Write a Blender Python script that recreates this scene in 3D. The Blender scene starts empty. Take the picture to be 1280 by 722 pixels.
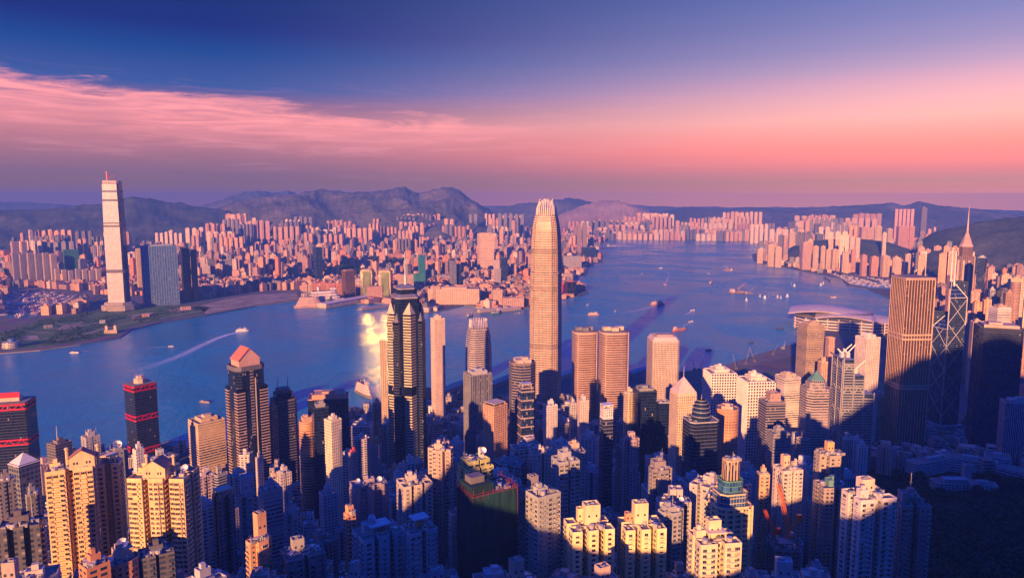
import bpy, math, random
import numpy as np
from mathutils import Vector, Matrix, noise

random.seed(7)
rad = math.radians
scene = bpy.context.scene
COL = scene.collection

# ------------------------------------------------------------------ camera
W0, H0, FPX = 1280.0, 722.0, 888.9          # photograph size and focal length in its pixels
PITCH, CAMZ, HEAD = 0.1192, 401.0, rad(54.075)
cam_d = bpy.data.cameras.new('camera')
cam = bpy.data.objects.new('camera', cam_d)
COL.objects.link(cam)
cam_d.sensor_width = 36.0
cam_d.lens = 36.0 * FPX / W0
cam_d.clip_start = 1.0
cam_d.clip_end = 80000.0
cam.location = (0, 0, CAMZ)
cam.rotation_euler = (rad(90) - PITCH, 0, 0)
scene.camera = cam

# ------------------------------------------------------------------ light and exposure
SUN_AZ, SUN_EL = 201.0, 12.8                 # clockwise from the view direction, above the horizon (degrees)
scene.view_settings.view_transform = 'Standard'
scene.view_settings.look = 'None'
scene.view_settings.exposure = 1.42
scene.view_settings.gamma = 1.0
scene.view_settings.use_curve_mapping = False
cy = scene.cycles
cy.use_denoising = True
cy.max_bounces = 5
cy.diffuse_bounces = 2
cy.glossy_bounces = 3
cy.transmission_bounces = 2
cy.volume_bounces = 0
cy.transparent_max_bounces = 6
cy.sample_clamp_indirect = 30.0
cy.caustics_reflective = True

sd = bpy.data.lights.new('sun', 'SUN')
so = bpy.data.objects.new('sun', sd)
COL.objects.link(so)
sd.energy = 5.0
sd.angle = rad(0.5)
sd.color = (1.0, 0.46, 0.18)
_a, _e = rad(SUN_AZ), rad(SUN_EL)
SUNV = Vector((math.sin(_a) * math.cos(_e), math.cos(_a) * math.cos(_e), math.sin(_e)))
so.rotation_euler = SUNV.to_track_quat('Z', 'Y').to_euler()

world = bpy.data.worlds.new('World')
scene.world = world
world.use_nodes = True


class NT:
    """small helper round a node tree"""
    def __init__(s, tree):
        s.t = tree; s.n = tree.nodes; s.l = tree.links

    def new(s, typ, **kw):
        n = s.n.new(typ)
        for k, v in kw.items():
            setattr(n, k, v)
        return n

    def put(s, sock, v):
        if isinstance(v, bpy.types.NodeSocket):
            s.l.new(v, sock)
        elif v is not None:
            if hasattr(sock, 'default_value'):
                try:
                    sock.default_value = v
                except (TypeError, ValueError):
                    sock.default_value = (v[0], v[1], v[2], 1.0) if len(v) == 3 else v

    def math(s, op, a, b=None, c=None, clamp=False):
        n = s.new('ShaderNodeMath', operation=op); n.use_clamp = clamp
        s.put(n.inputs[0], a)
        if b is not None: s.put(n.inputs[1], b)
        if c is not None: s.put(n.inputs[2], c)
        return n.outputs[0]

    def mix(s, f, a, b, mode='MIX'):
        n = s.new('ShaderNodeMix', data_type='RGBA', blend_type=mode)
        s.put(n.inputs[0], f); s.put(n.inputs[6], a); s.put(n.inputs[7], b)
        return n.outputs[2]

    def fmix(s, f, a, b):
        n = s.new('ShaderNodeMix', data_type='FLOAT')
        s.put(n.inputs[0], f); s.put(n.inputs[2], a); s.put(n.inputs[3], b)
        return n.outputs[0]

    def ramp(s, fac, stops, interp='LINEAR'):
        n = s.new('ShaderNodeValToRGB'); r = n.color_ramp; r.interpolation = interp
        while len(r.elements) < len(stops):
            r.elements.new(0.5)
        for e, (p, c) in zip(r.elements, stops):
            e.position = p
            e.color = (c[0], c[1], c[2], 1.0) if hasattr(c, '__len__') else (c, c, c, 1.0)
        s.put(n.inputs[0], fac)
        return n.outputs[0]

    def maprange(s, v, a, b, c=0.0, d=1.0, smooth=False):
        n = s.new('ShaderNodeMapRange')
        n.interpolation_type = 'SMOOTHSTEP' if smooth else 'LINEAR'
        s.put(n.inputs[0], v)
        for i, x in enumerate((a, b, c, d)):
            s.put(n.inputs[1 + i], x)
        return n.outputs[0]

    def noise(s, vec, scale, detail=4.0, rough=0.5, dist=0.0):
        n = s.new('ShaderNodeTexNoise')
        s.put(n.inputs['Vector'], vec); n.inputs['Scale'].default_value = scale
        n.inputs['Detail'].default_value = detail; n.inputs['Roughness'].default_value = rough
        n.inputs['Distortion'].default_value = dist
        return n.outputs[0]

    def sep(s, v):
        n = s.new('ShaderNodeSeparateXYZ'); s.put(n.inputs[0], v); return n.outputs

    def comb(s, x, y, z):
        n = s.new('ShaderNodeCombineXYZ')
        for i, v in enumerate((x, y, z)): s.put(n.inputs[i], v)
        return n.outputs[0]


def build_world():
    w = NT(world.node_tree); w.n.clear()
    out = w.new('ShaderNodeOutputWorld'); bg = w.new('ShaderNodeBackground')
    sky = w.new('ShaderNodeTexSky'); sky.sky_type = 'NISHITA'; sky.sun_disc = False
    sky.sun_elevation = rad(SUN_EL); sky.sun_rotation = rad(SUN_AZ)
    sky.air_density = 2.0; sky.dust_density = 3.0; sky.ozone_density = 4.0
    tc = w.new('ShaderNodeTexCoord')
    x, y, z = w.sep(tc.outputs['Generated'])
    zz = w.maprange(z, 0.0, 0.5)
    az = w.math('ARCTAN2', x, y)                                   # 0 straight ahead, + to the right
    # dusk gradient away from the sun: lilac haze, rose band, violet, deep blue
    S = lambda d: math.sin(rad(d)) / 0.5
    left = w.ramp(zz, [(S(0.25), (0.335, 0.094, 0.003)), (S(0.75), (0.292, 0.091, 0.003)), (S(1.10), (0.255, 0.097, 0.003)), (S(1.60), (0.212, 0.093, 0.046)), (S(2.20), (0.199, 0.093, 0.092)), (S(3.00), (0.245, 0.104, 0.115)), (S(4.00), (0.303, 0.115, 0.132)), (S(5.00), (0.344, 0.123, 0.144)), (S(6.00), (0.369, 0.131, 0.161)), (S(7.20), (0.157, 0.080, 0.166)), (S(8.40), (0.027, 0.061, 0.218)), (S(9.50), (0.019, 0.050, 0.196)), (S(10.80), (0.004, 0.036, 0.177)), (S(12.50), (0.003, 0.013, 0.125)),
                       (S(14.5), (.002, .013, .105)), (S(16.5), (.002, .014, .10)), (S(22), (.003, .052, .42)), (S(29.5), (.001, .056, .60))])
    right = w.ramp(zz, [(S(0.25), (1.600, 0.470, 0.010)), (S(0.75), (1.560, 0.450, 0.010)), (S(1.10), (0.980, 0.300, 0.030)), (S(1.60), (0.681, 0.252, 0.100)), (S(2.20), (0.734, 0.215, 0.132)), (S(3.00), (0.916, 0.226, 0.146)), (S(4.00), (1.021, 0.253, 0.162)), (S(5.00), (0.940, 0.305, 0.223)), (S(6.00), (0.832, 0.371, 0.297)), (S(7.20), (0.724, 0.345, 0.334)), (S(8.40), (0.574, 0.293, 0.352)), (S(9.50), (0.385, 0.246, 0.360)), (S(10.80), (0.254, 0.198, 0.345)), (S(12.50), (0.169, 0.159, 0.333)),
                        (S(14.5), (0.110, 0.125, 0.310)), (S(16.5), (0.070, 0.095, 0.290)), (S(22), (0.004, 0.052, 0.420)), (S(29.5), (0.001, 0.056, 0.600))])
    g = w.mix(w.maprange(az, -0.42, 0.68, smooth=True), left, right)
    # sheet of cirrus low on the left, its upper edge falling away to the right
    v = w.comb(w.math('MULTIPLY', az, 1.1), w.math('MULTIPLY', z, 9.0), 0.3)
    n1 = w.noise(v, 4.6, 10.0, 0.66, 0.7)
    n2 = w.noise(w.comb(w.math('MULTIPLY', az, 2.0), w.math('MULTIPLY', z, 26.0), 1.7), 4.2, 6.0, 0.6, 0.8)
    edge = w.maprange(az, -0.66, 0.10, 0.156, 0.100)
    d = w.math('SUBTRACT', w.math('ADD', edge, w.math('MULTIPLY', w.math('SUBTRACT', n1, 0.5), 0.10)), z)
    m = w.maprange(d, -0.004, 0.016, smooth=True)
    m = w.math('MULTIPLY', m, w.maprange(d, 0.075, 0.012, 0.35, 1.0))
    m = w.math('MULTIPLY', m, w.maprange(z, 0.045, 0.115, smooth=True))
    m = w.math('MULTIPLY', m, w.maprange(az, 0.16, -0.20, smooth=True))
    m = w.math('MULTIPLY', m, w.maprange(n2, 0.30, 0.62, 0.30, 1.0))
    g = w.mix(w.math('MULTIPLY', m, 0.85), g, (.920, .290, .265))
    # faint streaks elsewhere in the rose band
    st = w.math('MULTIPLY', w.maprange(n2, 0.50, 0.72, smooth=True), w.maprange(z, 0.17, 0.05))
    st = w.math('MULTIPLY', st, w.maprange(z, 0.02, 0.07))
    g = w.mix(w.math('MULTIPLY', st, 0.22), g, (.80, .30, .33))
    # the half of the sky behind the camera: deep blue with a dim violet foot
    back = w.ramp(zz, [(0, (.012, .034, .15)), (S(6), (.007, .038, .22)), (S(14), (.003, .042, .33)), (S(24), (.001, .050, .50)), (S(29.5), (.001, .056, .60))])
    g = w.mix(w.maprange(y, 0.15, -0.25, smooth=True), g, back)
    g = w.mix(0.02, w.mix(1.0, g, (10, 10, 10), 'MULTIPLY'), sky.outputs[0])
    w.put(bg.inputs[0], g); bg.inputs[1].default_value = 0.064
    w.l.new(bg.outputs[0], out.inputs[0])


build_world()

# ------------------------------------------------------------------ geometry helpers
CP, SP = math.cos(PITCH), math.sin(PITCH)


def ray(px, py):
    a = (px - W0 / 2) / FPX; b = -(py - H0 / 2) / FPX
    return Vector((a, CP + b * SP, -SP + b * CP))


def at(px, py, R):
    """point at horizontal range R (metres) along the sight line of a photograph pixel"""
    d = ray(px, py); k = R / math.hypot(d.x, d.y)
    return Vector((d.x * k, d.y * k, CAMZ + d.z * k))


def ground(px, py, z=3.0):
    d = ray(px, py); k = (z - CAMZ) / d.z
    return Vector((d.x * k, d.y * k, z))


def project(p):
    dz = p[2] - CAMZ
    fw = p[1] * CP - dz * SP; up = p[1] * SP + dz * CP
    if fw < 1: return (-9999, -9999)
    return (W0 / 2 + FPX * p[0] / fw, H0 / 2 - FPX * up / fw)


def geo(lat, lon):
    e = (lon - 114.15) * 103000 + 241.0; n = (lat - 22.28) * 111000 + 188.0
    c, s = math.cos(HEAD), math.sin(HEAD)
    return (e * c - n * s, e * s + n * c)


def en(e, n):
    c, s = math.cos(HEAD), math.sin(HEAD)
    return (e * c - n * s, e * s + n * c)


class MB:
    """collects faces with UVs in metres, a base colour and a material slot, and links them as one mesh object"""
    def __init__(s):
        s.v = []; s.f = []; s.m = []; s.uv = []; s.c = []
        s.col = (.5, .5, .5)

    def face(s, pts, mat=0, uv=None, col=None):
        b = len(s.v)
        s.v.extend(pts); s.f.append(tuple(range(b, b + len(pts)))); s.m.append(mat)
        s.uv.append(uv or [(p[0], p[1]) for p in pts]); s.c.append(col or s.col)

    def wall(s, p, q, z0, z1, mat=0, u0=0.0, col=None, p2=None, q2=None, vb=0.0):
        """vertical (or leaning) quad from p to q; outward side is on the right of p->q"""
        p2 = p2 or p; q2 = q2 or q
        L = math.hypot(q[0] - p[0], q[1] - p[1])
        s.face([(p[0], p[1], z0), (q[0], q[1], z0), (q2[0], q2[1], z1), (p2[0], p2[1], z1)], mat,
               [(u0, z0 - vb), (u0 + L, z0 - vb), (u0 + L, z1 - vb), (u0, z1 - vb)], col)
        return u0 + L

    def prism(s, poly, z0, z1, mat=0, cap=None, col=None, capcol=None, top=None, bottom=False, vb=0.0):
        """poly counter-clockwise seen from above"""
        top = top or poly; u = 0.0; n = len(poly)
        for i in range(n):
            j = (i + 1) % n
            # centre whole bays on each wall
            L = math.hypot(poly[j][0] - poly[i][0], poly[j][1] - poly[i][1])
            s.wall(poly[i], poly[j], z0, z1, mat, -L / 2, col, top[i], top[j], vb)
        s.face([(x, y, z1) for x, y in top], mat if cap is None else cap, None, capcol or col)
        if bottom:
            s.face([(x, y, z0) for x, y in reversed(poly)], mat if cap is None else cap, None, col)

    def ring(s, poly, t, z0, z1, mat=0, col=None):
        """a projecting band round a plan"""
        o = offset(poly, t); n = len(poly)
        for i in range(n):
            j = (i + 1) % n
            s.wall(o[i], o[j], z0, z1, mat, 0, col)
            s.face([(o[i][0], o[i][1], z1), (o[j][0], o[j][1], z1), (poly[j][0], poly[j][1], z1), (poly[i][0], poly[i][1], z1)], mat, None, col)
            s.face([(poly[i][0], poly[i][1], z0), (poly[j][0], poly[j][1], z0), (o[j][0], o[j][1], z0), (o[i][0], o[i][1], z0)], mat, None, col)

    def parapet(s, poly, t, z0, z1, mat=0, col=None):
        """a thin upstand on the edge of a roof"""
        n = len(poly); i2 = offset(poly, -t)
        for i in range(n):
            j = (i + 1) % n
            s.wall(poly[i], poly[j], z0, z1, mat, 0, col)
            s.wall(i2[j], i2[i], z0, z1, mat, 0, col)
            s.face([(poly[i][0], poly[i][1], z1), (poly[j][0], poly[j][1], z1), (i2[j][0], i2[j][1], z1), (i2[i][0], i2[i][1], z1)], mat, None, col)

    def box(s, cx, cy, z0, w, d, h, rot=0.0, mat=0, cap=None, col=None, bottom=False):
        s.prism(rect(w, d, cx, cy, rot), z0, z0 + h, mat, cap, col, None, None, bottom)

    def cyl(s, cx, cy, z0, r0, h, r1=None, n=12, mat=0, col=None, cap=None):
        r1 = r0 if r1 is None else r1
        a = [(cx + r0 * math.cos(2 * math.pi * k / n), cy + r0 * math.sin(2 * math.pi * k / n)) for k in range(n)]
        b = [(cx + r1 * math.cos(2 * math.pi * k / n), cy + r1 * math.sin(2 * math.pi * k / n)) for k in range(n)]
        s.prism(a, z0, z0 + h, mat, cap, col, None, b)

    def bar(s, p, q, r, mat=0, col=None, n=4):
        p = Vector(p); q = Vector(q); d = (q - p)
        if d.length < 1e-6: return
        d.normalize(); u = d.cross(Vector((0, 0, 1)))
        if u.length < 1e-3: u = Vector((1, 0, 0))
        u.normalize(); w = d.cross(u)
        o = [u * math.cos(2 * math.pi * (k + .5) / n) * r + w * math.sin(2 * math.pi * (k + .5) / n) * r for k in range(n)]
        for k in range(n):
            j = (k + 1) % n
            s.face([tuple(p + o[j]), tuple(p + o[k]), tuple(q + o[k]), tuple(q + o[j])], mat, [(0, 0), (r, 0), (r, 1), (0, 1)], col)
        s.face([tuple(p + x) for x in o], mat, None, col); s.face([tuple(q + x) for x in reversed(o)], mat, None, col)

    def hip(s, poly, z0, h, mat=0, col=None, k=0.0):
        """pyramid or hipped roof: the plan drawn in to a fraction k"""
        cx = sum(p[0] for p in poly) / len(poly); cy = sum(p[1] for p in poly) / len(poly)
        t = [(cx + (x - cx) * k, cy + (y - cy) * k) for x, y in poly]
        n = len(poly)
        for i in range(n):
            j = (i + 1) % n
            if k > 0:
                s.face([(*poly[i], z0), (*poly[j], z0), (*t[j], z0 + h), (*t[i], z0 + h)], mat, None, col)
            else:
                s.face([(*poly[i], z0), (*poly[j], z0), (cx, cy, z0 + h)], mat, None, col)
        if k > 0: s.face([(*p, z0 + h) for p in t], mat, None, col)

    def loft(s, rings, mat=0, col=None, cap=True):
        """rings: list of (poly, z) with equal counts"""
        for (a, z0), (b, z1) in zip(rings, rings[1:]):
            n = len(a)
            for i in range(n):
                j = (i + 1) % n
                L = math.hypot(a[j][0] - a[i][0], a[j][1] - a[i][1])
                s.wall(a[i], a[j], z0, z1, mat, -L / 2, col, b[i], b[j])
        if cap: s.face([(x, y, rings[-1][1]) for x, y in rings[-1][0]], mat, None, col)

    def build(s, name, mats, parent=None, loc=None, smooth=False):
        me = bpy.data.meshes.new(name)
        me.from_pydata(s.v, [], s.f)
        uvl = me.uv_layers.new(name='UVMap')
        flat = [c for f in s.uv for p in f for c in p]
        uvl.data.foreach_set('uv', flat)
        ca = me.color_attributes.new('Col', 'FLOAT_COLOR', 'CORNER')
        cf = [c for f, col in zip(s.f, s.c) for _ in f for c in (col[0], col[1], col[2], 1.0)]
        ca.data.foreach_set('color', cf)
        for m in (mats if isinstance(mats, (list, tuple)) else [mats]):
            me.materials.append(m)
        me.polygons.foreach_set('material_index', s.m)
        if smooth: me.polygons.foreach_set('use_smooth', [True] * len(s.f))
        me.update()
        o = bpy.data.objects.new(name, me); COL.objects.link(o)
        if parent: o.parent = parent
        if loc: o.location = loc
        return o


def rect(w, d, cx=0.0, cy=0.0, rot=0.0):
    c, s = math.cos(rot), math.sin(rot)
    return [(cx + x * c - y * s, cy + x * s + y * c) for x, y in ((-w / 2, -d / 2), (w / 2, -d / 2), (w / 2, d / 2), (-w / 2, d / 2))]


def chamfer(w, d, c):
    a, b = w / 2, d / 2
    return [(-a + c, -b), (a - c, -b), (a, -b + c), (a, b - c), (a - c, b), (-a + c, b), (-a, b - c), (-a, -b + c)]


def cross(w, d, k=.27):
    """square with its corners cut back: a cross-shaped tower"""
    a, b = w / 2, d / 2; x, y = w * k, d * k
    return [(-a + x, -b), (a - x, -b), (a - x, -b + y), (a, -b + y), (a, b - y), (a - x, b - y), (a - x, b), (-a + x, b), (-a + x, b - y), (-a, b - y), (-a, -b + y), (-a + x, -b + y)]


def slotted(w, d, nx=2, ny=1, sw=3.0, sd=5.0):
    """rectangle with light wells cut into its sides"""
    a, b = w / 2, d / 2; pts = []

    def side(L, n, f):
        out = []; bw = (L - sw * (n - 1)) / n
        for k in range(n):
            s0 = -L / 2 + k * (bw + sw)
            if k: out.append(f(s0, sd)); out.append(f(s0, 0))
            elif True: out.append(f(s0, 0))
            if k < n - 1: out.append(f(s0 + bw, 0)); out.append(f(s0 + bw, sd))
        return out
    pts += side(w, nx, lambda t, e: (t, -b + e))
    pts += side(d, ny, lambda t, e: (a - e, t))
    pts += side(w, nx, lambda t, e: (-t, b - e))
    pts += side(d, ny, lambda t, e: (-a + e, -t))
    return pts


def ellipse(w, d, n=20):
    return [(w / 2 * math.cos(2 * math.pi * k / n), d / 2 * math.sin(2 * math.pi * k / n)) for k in range(n)]


def stadium(w, d, n=9):
    """rectangle with rounded ends"""
    r = d / 2; a = w / 2 - r; pts = []
    for k in range(n + 1):
        t = -math.pi / 2 + math.pi * k / n; pts.append((a + r * math.cos(t), r * math.sin(t)))
    for k in range(n + 1):
        t = math.pi / 2 + math.pi * k / n; pts.append((-a + r * math.cos(t), r * math.sin(t)))
    return pts


def offset(poly, t):
    n = len(poly); out = []
    for i in range(n):
        p0 = poly[i - 1]; p = poly[i]; p1 = poly[(i + 1) % n]
        ax, ay = p[0] - p0[0], p[1] - p0[1]; bx, by = p1[0] - p[0], p1[1] - p[1]
        la = math.hypot(ax, ay) or 1e-6; lb = math.hypot(bx, by) or 1e-6
        na = (ay / la, -ax / la); nb = (by / lb, -bx / lb)
        k = 1 + na[0] * nb[0] + na[1] * nb[1]
        k = max(k, 0.35)
        out.append((p[0] + (na[0] + nb[0]) * t / k, p[1] + (na[1] + nb[1]) * t / k))
    return out


def tag(o, label=None, cat=None, group=None, kind=None):
    if label: o['label'] = label
    if cat: o['category'] = cat
    if group: o['group'] = group
    if kind: o['kind'] = kind
    return o


def empty(name, loc, rz=0.0):
    o = bpy.data.objects.new(name, None); COL.objects.link(o)
    o.location = loc; o.rotation_euler = (0, 0, rz)
    o.empty_display_size = 5
    return o


# ------------------------------------------------------------------ materials
def material(name):
    m = bpy.data.materials.new(name); m.use_nodes = True
    t = NT(m.node_tree); t.n.clear()
    out = t.new('ShaderNodeOutputMaterial'); b = t.new('ShaderNodeBsdfPrincipled')
    t.l.new(b.outputs[0], out.inputs[0])
    return m, t, b


def coldirt(t, col, amt=.35, scale=.06):
    """weathering: broad stains and vertical run-off streaks in object space"""
    tc = t.new('ShaderNodeTexCoord'); o = tc.outputs['Object']
    mp = t.new('ShaderNodeMapping'); t.put(mp.inputs[0], o); mp.inputs['Scale'].default_value = (1, 1, .12)
    a = t.noise(o, scale, 5, .6); b = t.noise(mp.outputs[0], .55, 3, .6)
    f = t.math('ADD', t.math('MULTIPLY', a, .6), t.math('MULTIPLY', b, .4))
    f = t.maprange(f, .33, .68, 1.0 - amt, 1.08)
    return t.mix(1.0, col, t.comb(f, f, f), 'MULTIPLY')


def plain(name, col=None, rough=.7, metal=0.0, amt=.3, scale=.06, spec=.4):
    m, t, b = material(name)
    if col is None:
        a = t.new('ShaderNodeAttribute'); a.attribute_name = 'Col'; c = a.outputs['Color']
    else:
        c = t.new('ShaderNodeRGB'); c.outputs[0].default_value = (*col, 1); c = c.outputs[0]
    t.put(b.inputs['Base Color'], coldirt(t, c, amt, scale))
    b.inputs['Roughness'].default_value = rough; b.inputs['Metallic'].default_value = metal
    b.inputs['Specular IOR Level'].default_value = spec
    return m


def facade(name, pu, pv, fu, fv, glass=(.03, .045, .09), gr=.18, gm=0.0, curtain=.12, amt=.3, circle=False, bump=.5, var=.5):
    """wall of the face colour with a grid of glazing; UVs are metres along the wall and metres of height"""
    m, t, b = material(name)
    a = t.new('ShaderNodeAttribute'); a.attribute_name = 'Col'
    uv = t.new('ShaderNodeUVMap'); uv.uv_map = 'UVMap'
    u, v, _ = t.sep(uv.outputs[0])
    du = t.math('DIVIDE', u, pu); dv = t.math('DIVIDE', v, pv)
    au = t.math('ABSOLUTE', t.math('SUBTRACT', t.math('FRACT', du), .5))
    av = t.math('ABSOLUTE', t.math('SUBTRACT', t.math('FRACT', dv), .5))
    if circle:
        rr = t.math('SQRT', t.math('ADD', t.math('MULTIPLY', au, au), t.math('MULTIPLY', av, av)))
        mask = t.math('LESS_THAN', rr, fu / 2)
    else:
        mu = t.math('LESS_THAN', au, fu / 2); mv = t.math('LESS_THAN', av, fv / 2)
        mask = mv if fu >= 1 else mu if fv >= 1 else t.math('MULTIPLY', mu, mv)
    wn = t.new('ShaderNodeTexWhiteNoise'); wn.noise_dimensions = '3D'
    oi = t.new('ShaderNodeObjectInfo')
    t.put(wn.inputs[0], t.comb(t.math('FLOOR', du), t.math('FLOOR', dv), t.math('MULTIPLY', oi.outputs['Random'], 91)))
    r = wn.outputs['Value']
    k = t.maprange(r, 0, 1, 1 - var * 1.1, 1 + var * .9)
    g = t.mix(1.0, glass, t.comb(k, k, k), 'MULTIPLY')
    g = t.mix(t.math('MULTIPLY', t.math('GREATER_THAN', r, 1 - curtain), .75), g, (.30, .27, .25))
    base = t.mix(mask, coldirt(t, a.outputs['Color'], amt), g)
    t.put(b.inputs['Base Color'], base)
    t.put(b.inputs['Roughness'], t.fmix(mask, .72, gr))
    if gm: t.put(b.inputs['Metallic'], t.math('MULTIPLY', mask, gm))
    t.put(b.inputs['Specular IOR Level'], t.fmix(mask, .25, .6))
    if bump:
        bp = t.new('ShaderNodeBump'); bp.inputs['Strength'].default_value = bump; bp.inputs['Distance'].default_value = .25
        t.put(bp.inputs['Height'], t.math('SUBTRACT', 1.0, mask)); t.put(b.inputs['Normal'], bp.outputs[0])
    return m


M = {}
M['wall'] = plain('painted_wall')
M['roof'] = plain('roof_concrete', None, .85, 0, .5, .12)
M['metal'] = plain('painted_metal', None, .45, .3, .15)
M['flat'] = facade('flats_windows', 3.2, 3.0, .52, .46)
M['flat2'] = facade('flats_wide_windows', 4.6, 3.0, .66, .50, (.035, .05, .09))
M['flat3'] = facade('flats_narrow_windows', 2.4, 3.0, .40, .52)
M['office'] = facade('office_windows', 3.0, 3.7, .68, .52, (.025, .045, .10))
M['strip'] = facade('ribbon_windows', 1.6, 3.6, 1.0, .52, (.022, .04, .09))
M['vert'] = facade('vertical_windows', 2.2, 3.6, .55, 1.0, (.02, .04, .10))
M['curtain'] = facade('curtain_wall', 1.5, 3.9, .90, .80, (.018, .040, .115), .12, 0, .02, .1, False, .15)
M['curtaindark'] = facade('dark_curtain_wall', 1.5, 3.8, .93, .84, (.006, .014, .050), .10, 0, .01, .1, False, .1)
M['curtaingold'] = facade('bronze_curtain_wall', 1.6, 3.8, .88, .80, (.060, .045, .055), .20, .2, .02, .1, False, .15)
M['port'] = facade('round_windows', 2.6, 3.5, .62, .62, (.05, .05, .08), circle=True)
M['glass'] = facade('tinted_glass', 1.5, 3.8, 1.0, .96, (.014, .030, .085), .12, 0, .03, .1, False, .1)
M['glassdark'] = facade('dark_tinted_glass', 1.5, 3.8, 1.0, .96, (.006, .010, .030), .12, 0, .02, .1, False, .1)
M['glassblue'] = facade('blue_tinted_glass', 2.0, 3.4, .92, .88, (.035, .105, .26), .16, 0, .04, .1, False, .1)
M['bronze'] = facade('bronze_glass', 2.0, 3.6, 1.0, .96, (.13, .075, .065), .2, .2, .02, .1, False, .1)
M['palepanel'] = facade('pale_glass_panels', 3.0, 8.4, .93, .80, (.60, .52, .47), .22, 0, 0, .15, False, .15, .16)
M['netting'] = plain('scaffold_netting', None, .9, 0, .6, .09)
M['mirror'] = facade('glint_mirror_glass', 3.0, 3.6, 1.0, .96, (.24, .28, .11), .11, 1.0, 0, .1, False, 0)
FAR = ['farflat', 'farflat2', 'farstrip']
M['farflat'] = facade('far_windows', 5.2, 4.2, .55, .50, (.05, .06, .10), .3, bump=0)
M['farflat2'] = facade('far_wide_windows', 7.5, 4.2, .5, .5, (.05, .06, .10), .3, bump=0)
M['farstrip'] = facade('far_ribbon_windows', 4.0, 4.5, 1.0, .45, (.045, .06, .10), .3, bump=0)

# ------------------------------------------------------------------ terrain
CTRL = [  # east, north of the camera, height
    (0, 0, 298), (45, 45, 274), (95, 80, 255), (160, 120, 225), (60, 110, 255), (110, 40, 238), (220, 170, 165), (130, 220, 185), (240, 40, 205),
    (0, 140, 268), (-60, 90, 282), (-20, 260, 240), (60, 350, 165), (250, 330, 115), (150, 480, 95), (0, 520, 120), (-200, 420, 250), (-120, 800, 70), (-500, 700, 150),
    (330, 180, 120), (420, 300, 85), (520, 160, 95), (470, 430, 55), (330, 600, 45), (200, 800, 14), (0, 1000, 4),
    (420, 20, 150), (600, -60, 120), (800, 0, 72), (760, 180, 45), (640, 330, 32), (900, 120, 30), (1050, 20, 40), (1200, -60, 45), (980, -140, 85), (1100, -260, 110),
    (400, 800, 4), (560, 620, 6), (760, 480, 5), (960, 330, 5), (1150, 180, 6), (1330, 60, 10), (1450, -60, 18), (1500, -220, 60), (1700, -150, 12), (2000, -300, 25), (2100, -100, 2),
    (1500, 150, 2), (1700, 200, 1), (1200, 500, 1), (900, 800, 1), (500, 1150, 1), (100, 1350, 0), (2500, 100, 1), (2600, -300, 18), (2600, -700, 120), (3300, 50, 1), (3500, -500, 40), (3900, 300, 2), (4300, 0, 30),
    (4200, -700, 140), (5000, 500, 20), (5300, 1000, 4), (5000, -400, 170), (5800, 600, 60), (6500, 600, 40), (5600, -600, 260), (6500, -300, 330),
    (-227, -266, 505), (-140, -370, 540), (-190, -190, 435), (-100, -70, 318), (-30, -25, 305), (-215, -125, 378), (-150, 40, 302), (-168, 186, 370), (-150, 122, 328), (-200, 240, 222), (-330, -330, 510), (-420, -150, 362), (-500, 0, 300), (-600, 200, 270), (-450, 330, 210), (-900, 100, 240), (-1250, -830, 494), (-700, -600, 420), (-1000, -300, 330), (-1500, 300, 80),  # unseen ridge behind the camera, heights shaped to cast shade on the towers
    (200, -300, 400), (100, -160, 370), (350, -160, 330), (600, -330, 290), (900, -600, 330), (1300, -800, 340), (1800, -800, 300), (2300, -1500, 420), (3000, -1700, 430), (4100, -1300, 410), (5000, -1400, 430), (0, -900, 350), (-500, -1500, 200), (1000, -1800, 420)]
_cp = np.array([en(e, n) for e, n, z in CTRL]); _cz = np.array([c[2] for c in CTRL], float)


def _solve():
    d = np.linalg.norm(_cp[:, None] - _cp[None], axis=2)
    n = len(_cp); A = np.zeros((n + 1, n + 1)); A[:n, :n] = -d; A[:n, n] = 1; A[n, :n] = 1
    return np.linalg.solve(A, np.append(_cz, 0))


_cw = _solve()


def terr(x, y):
    d = np.hypot(_cp[:, 0] - x, _cp[:, 1] - y)
    return float(-(d * _cw[:-1]).sum() + _cw[-1])


def base_z(x, y):
    return max(3.0, terr(x, y))


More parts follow.
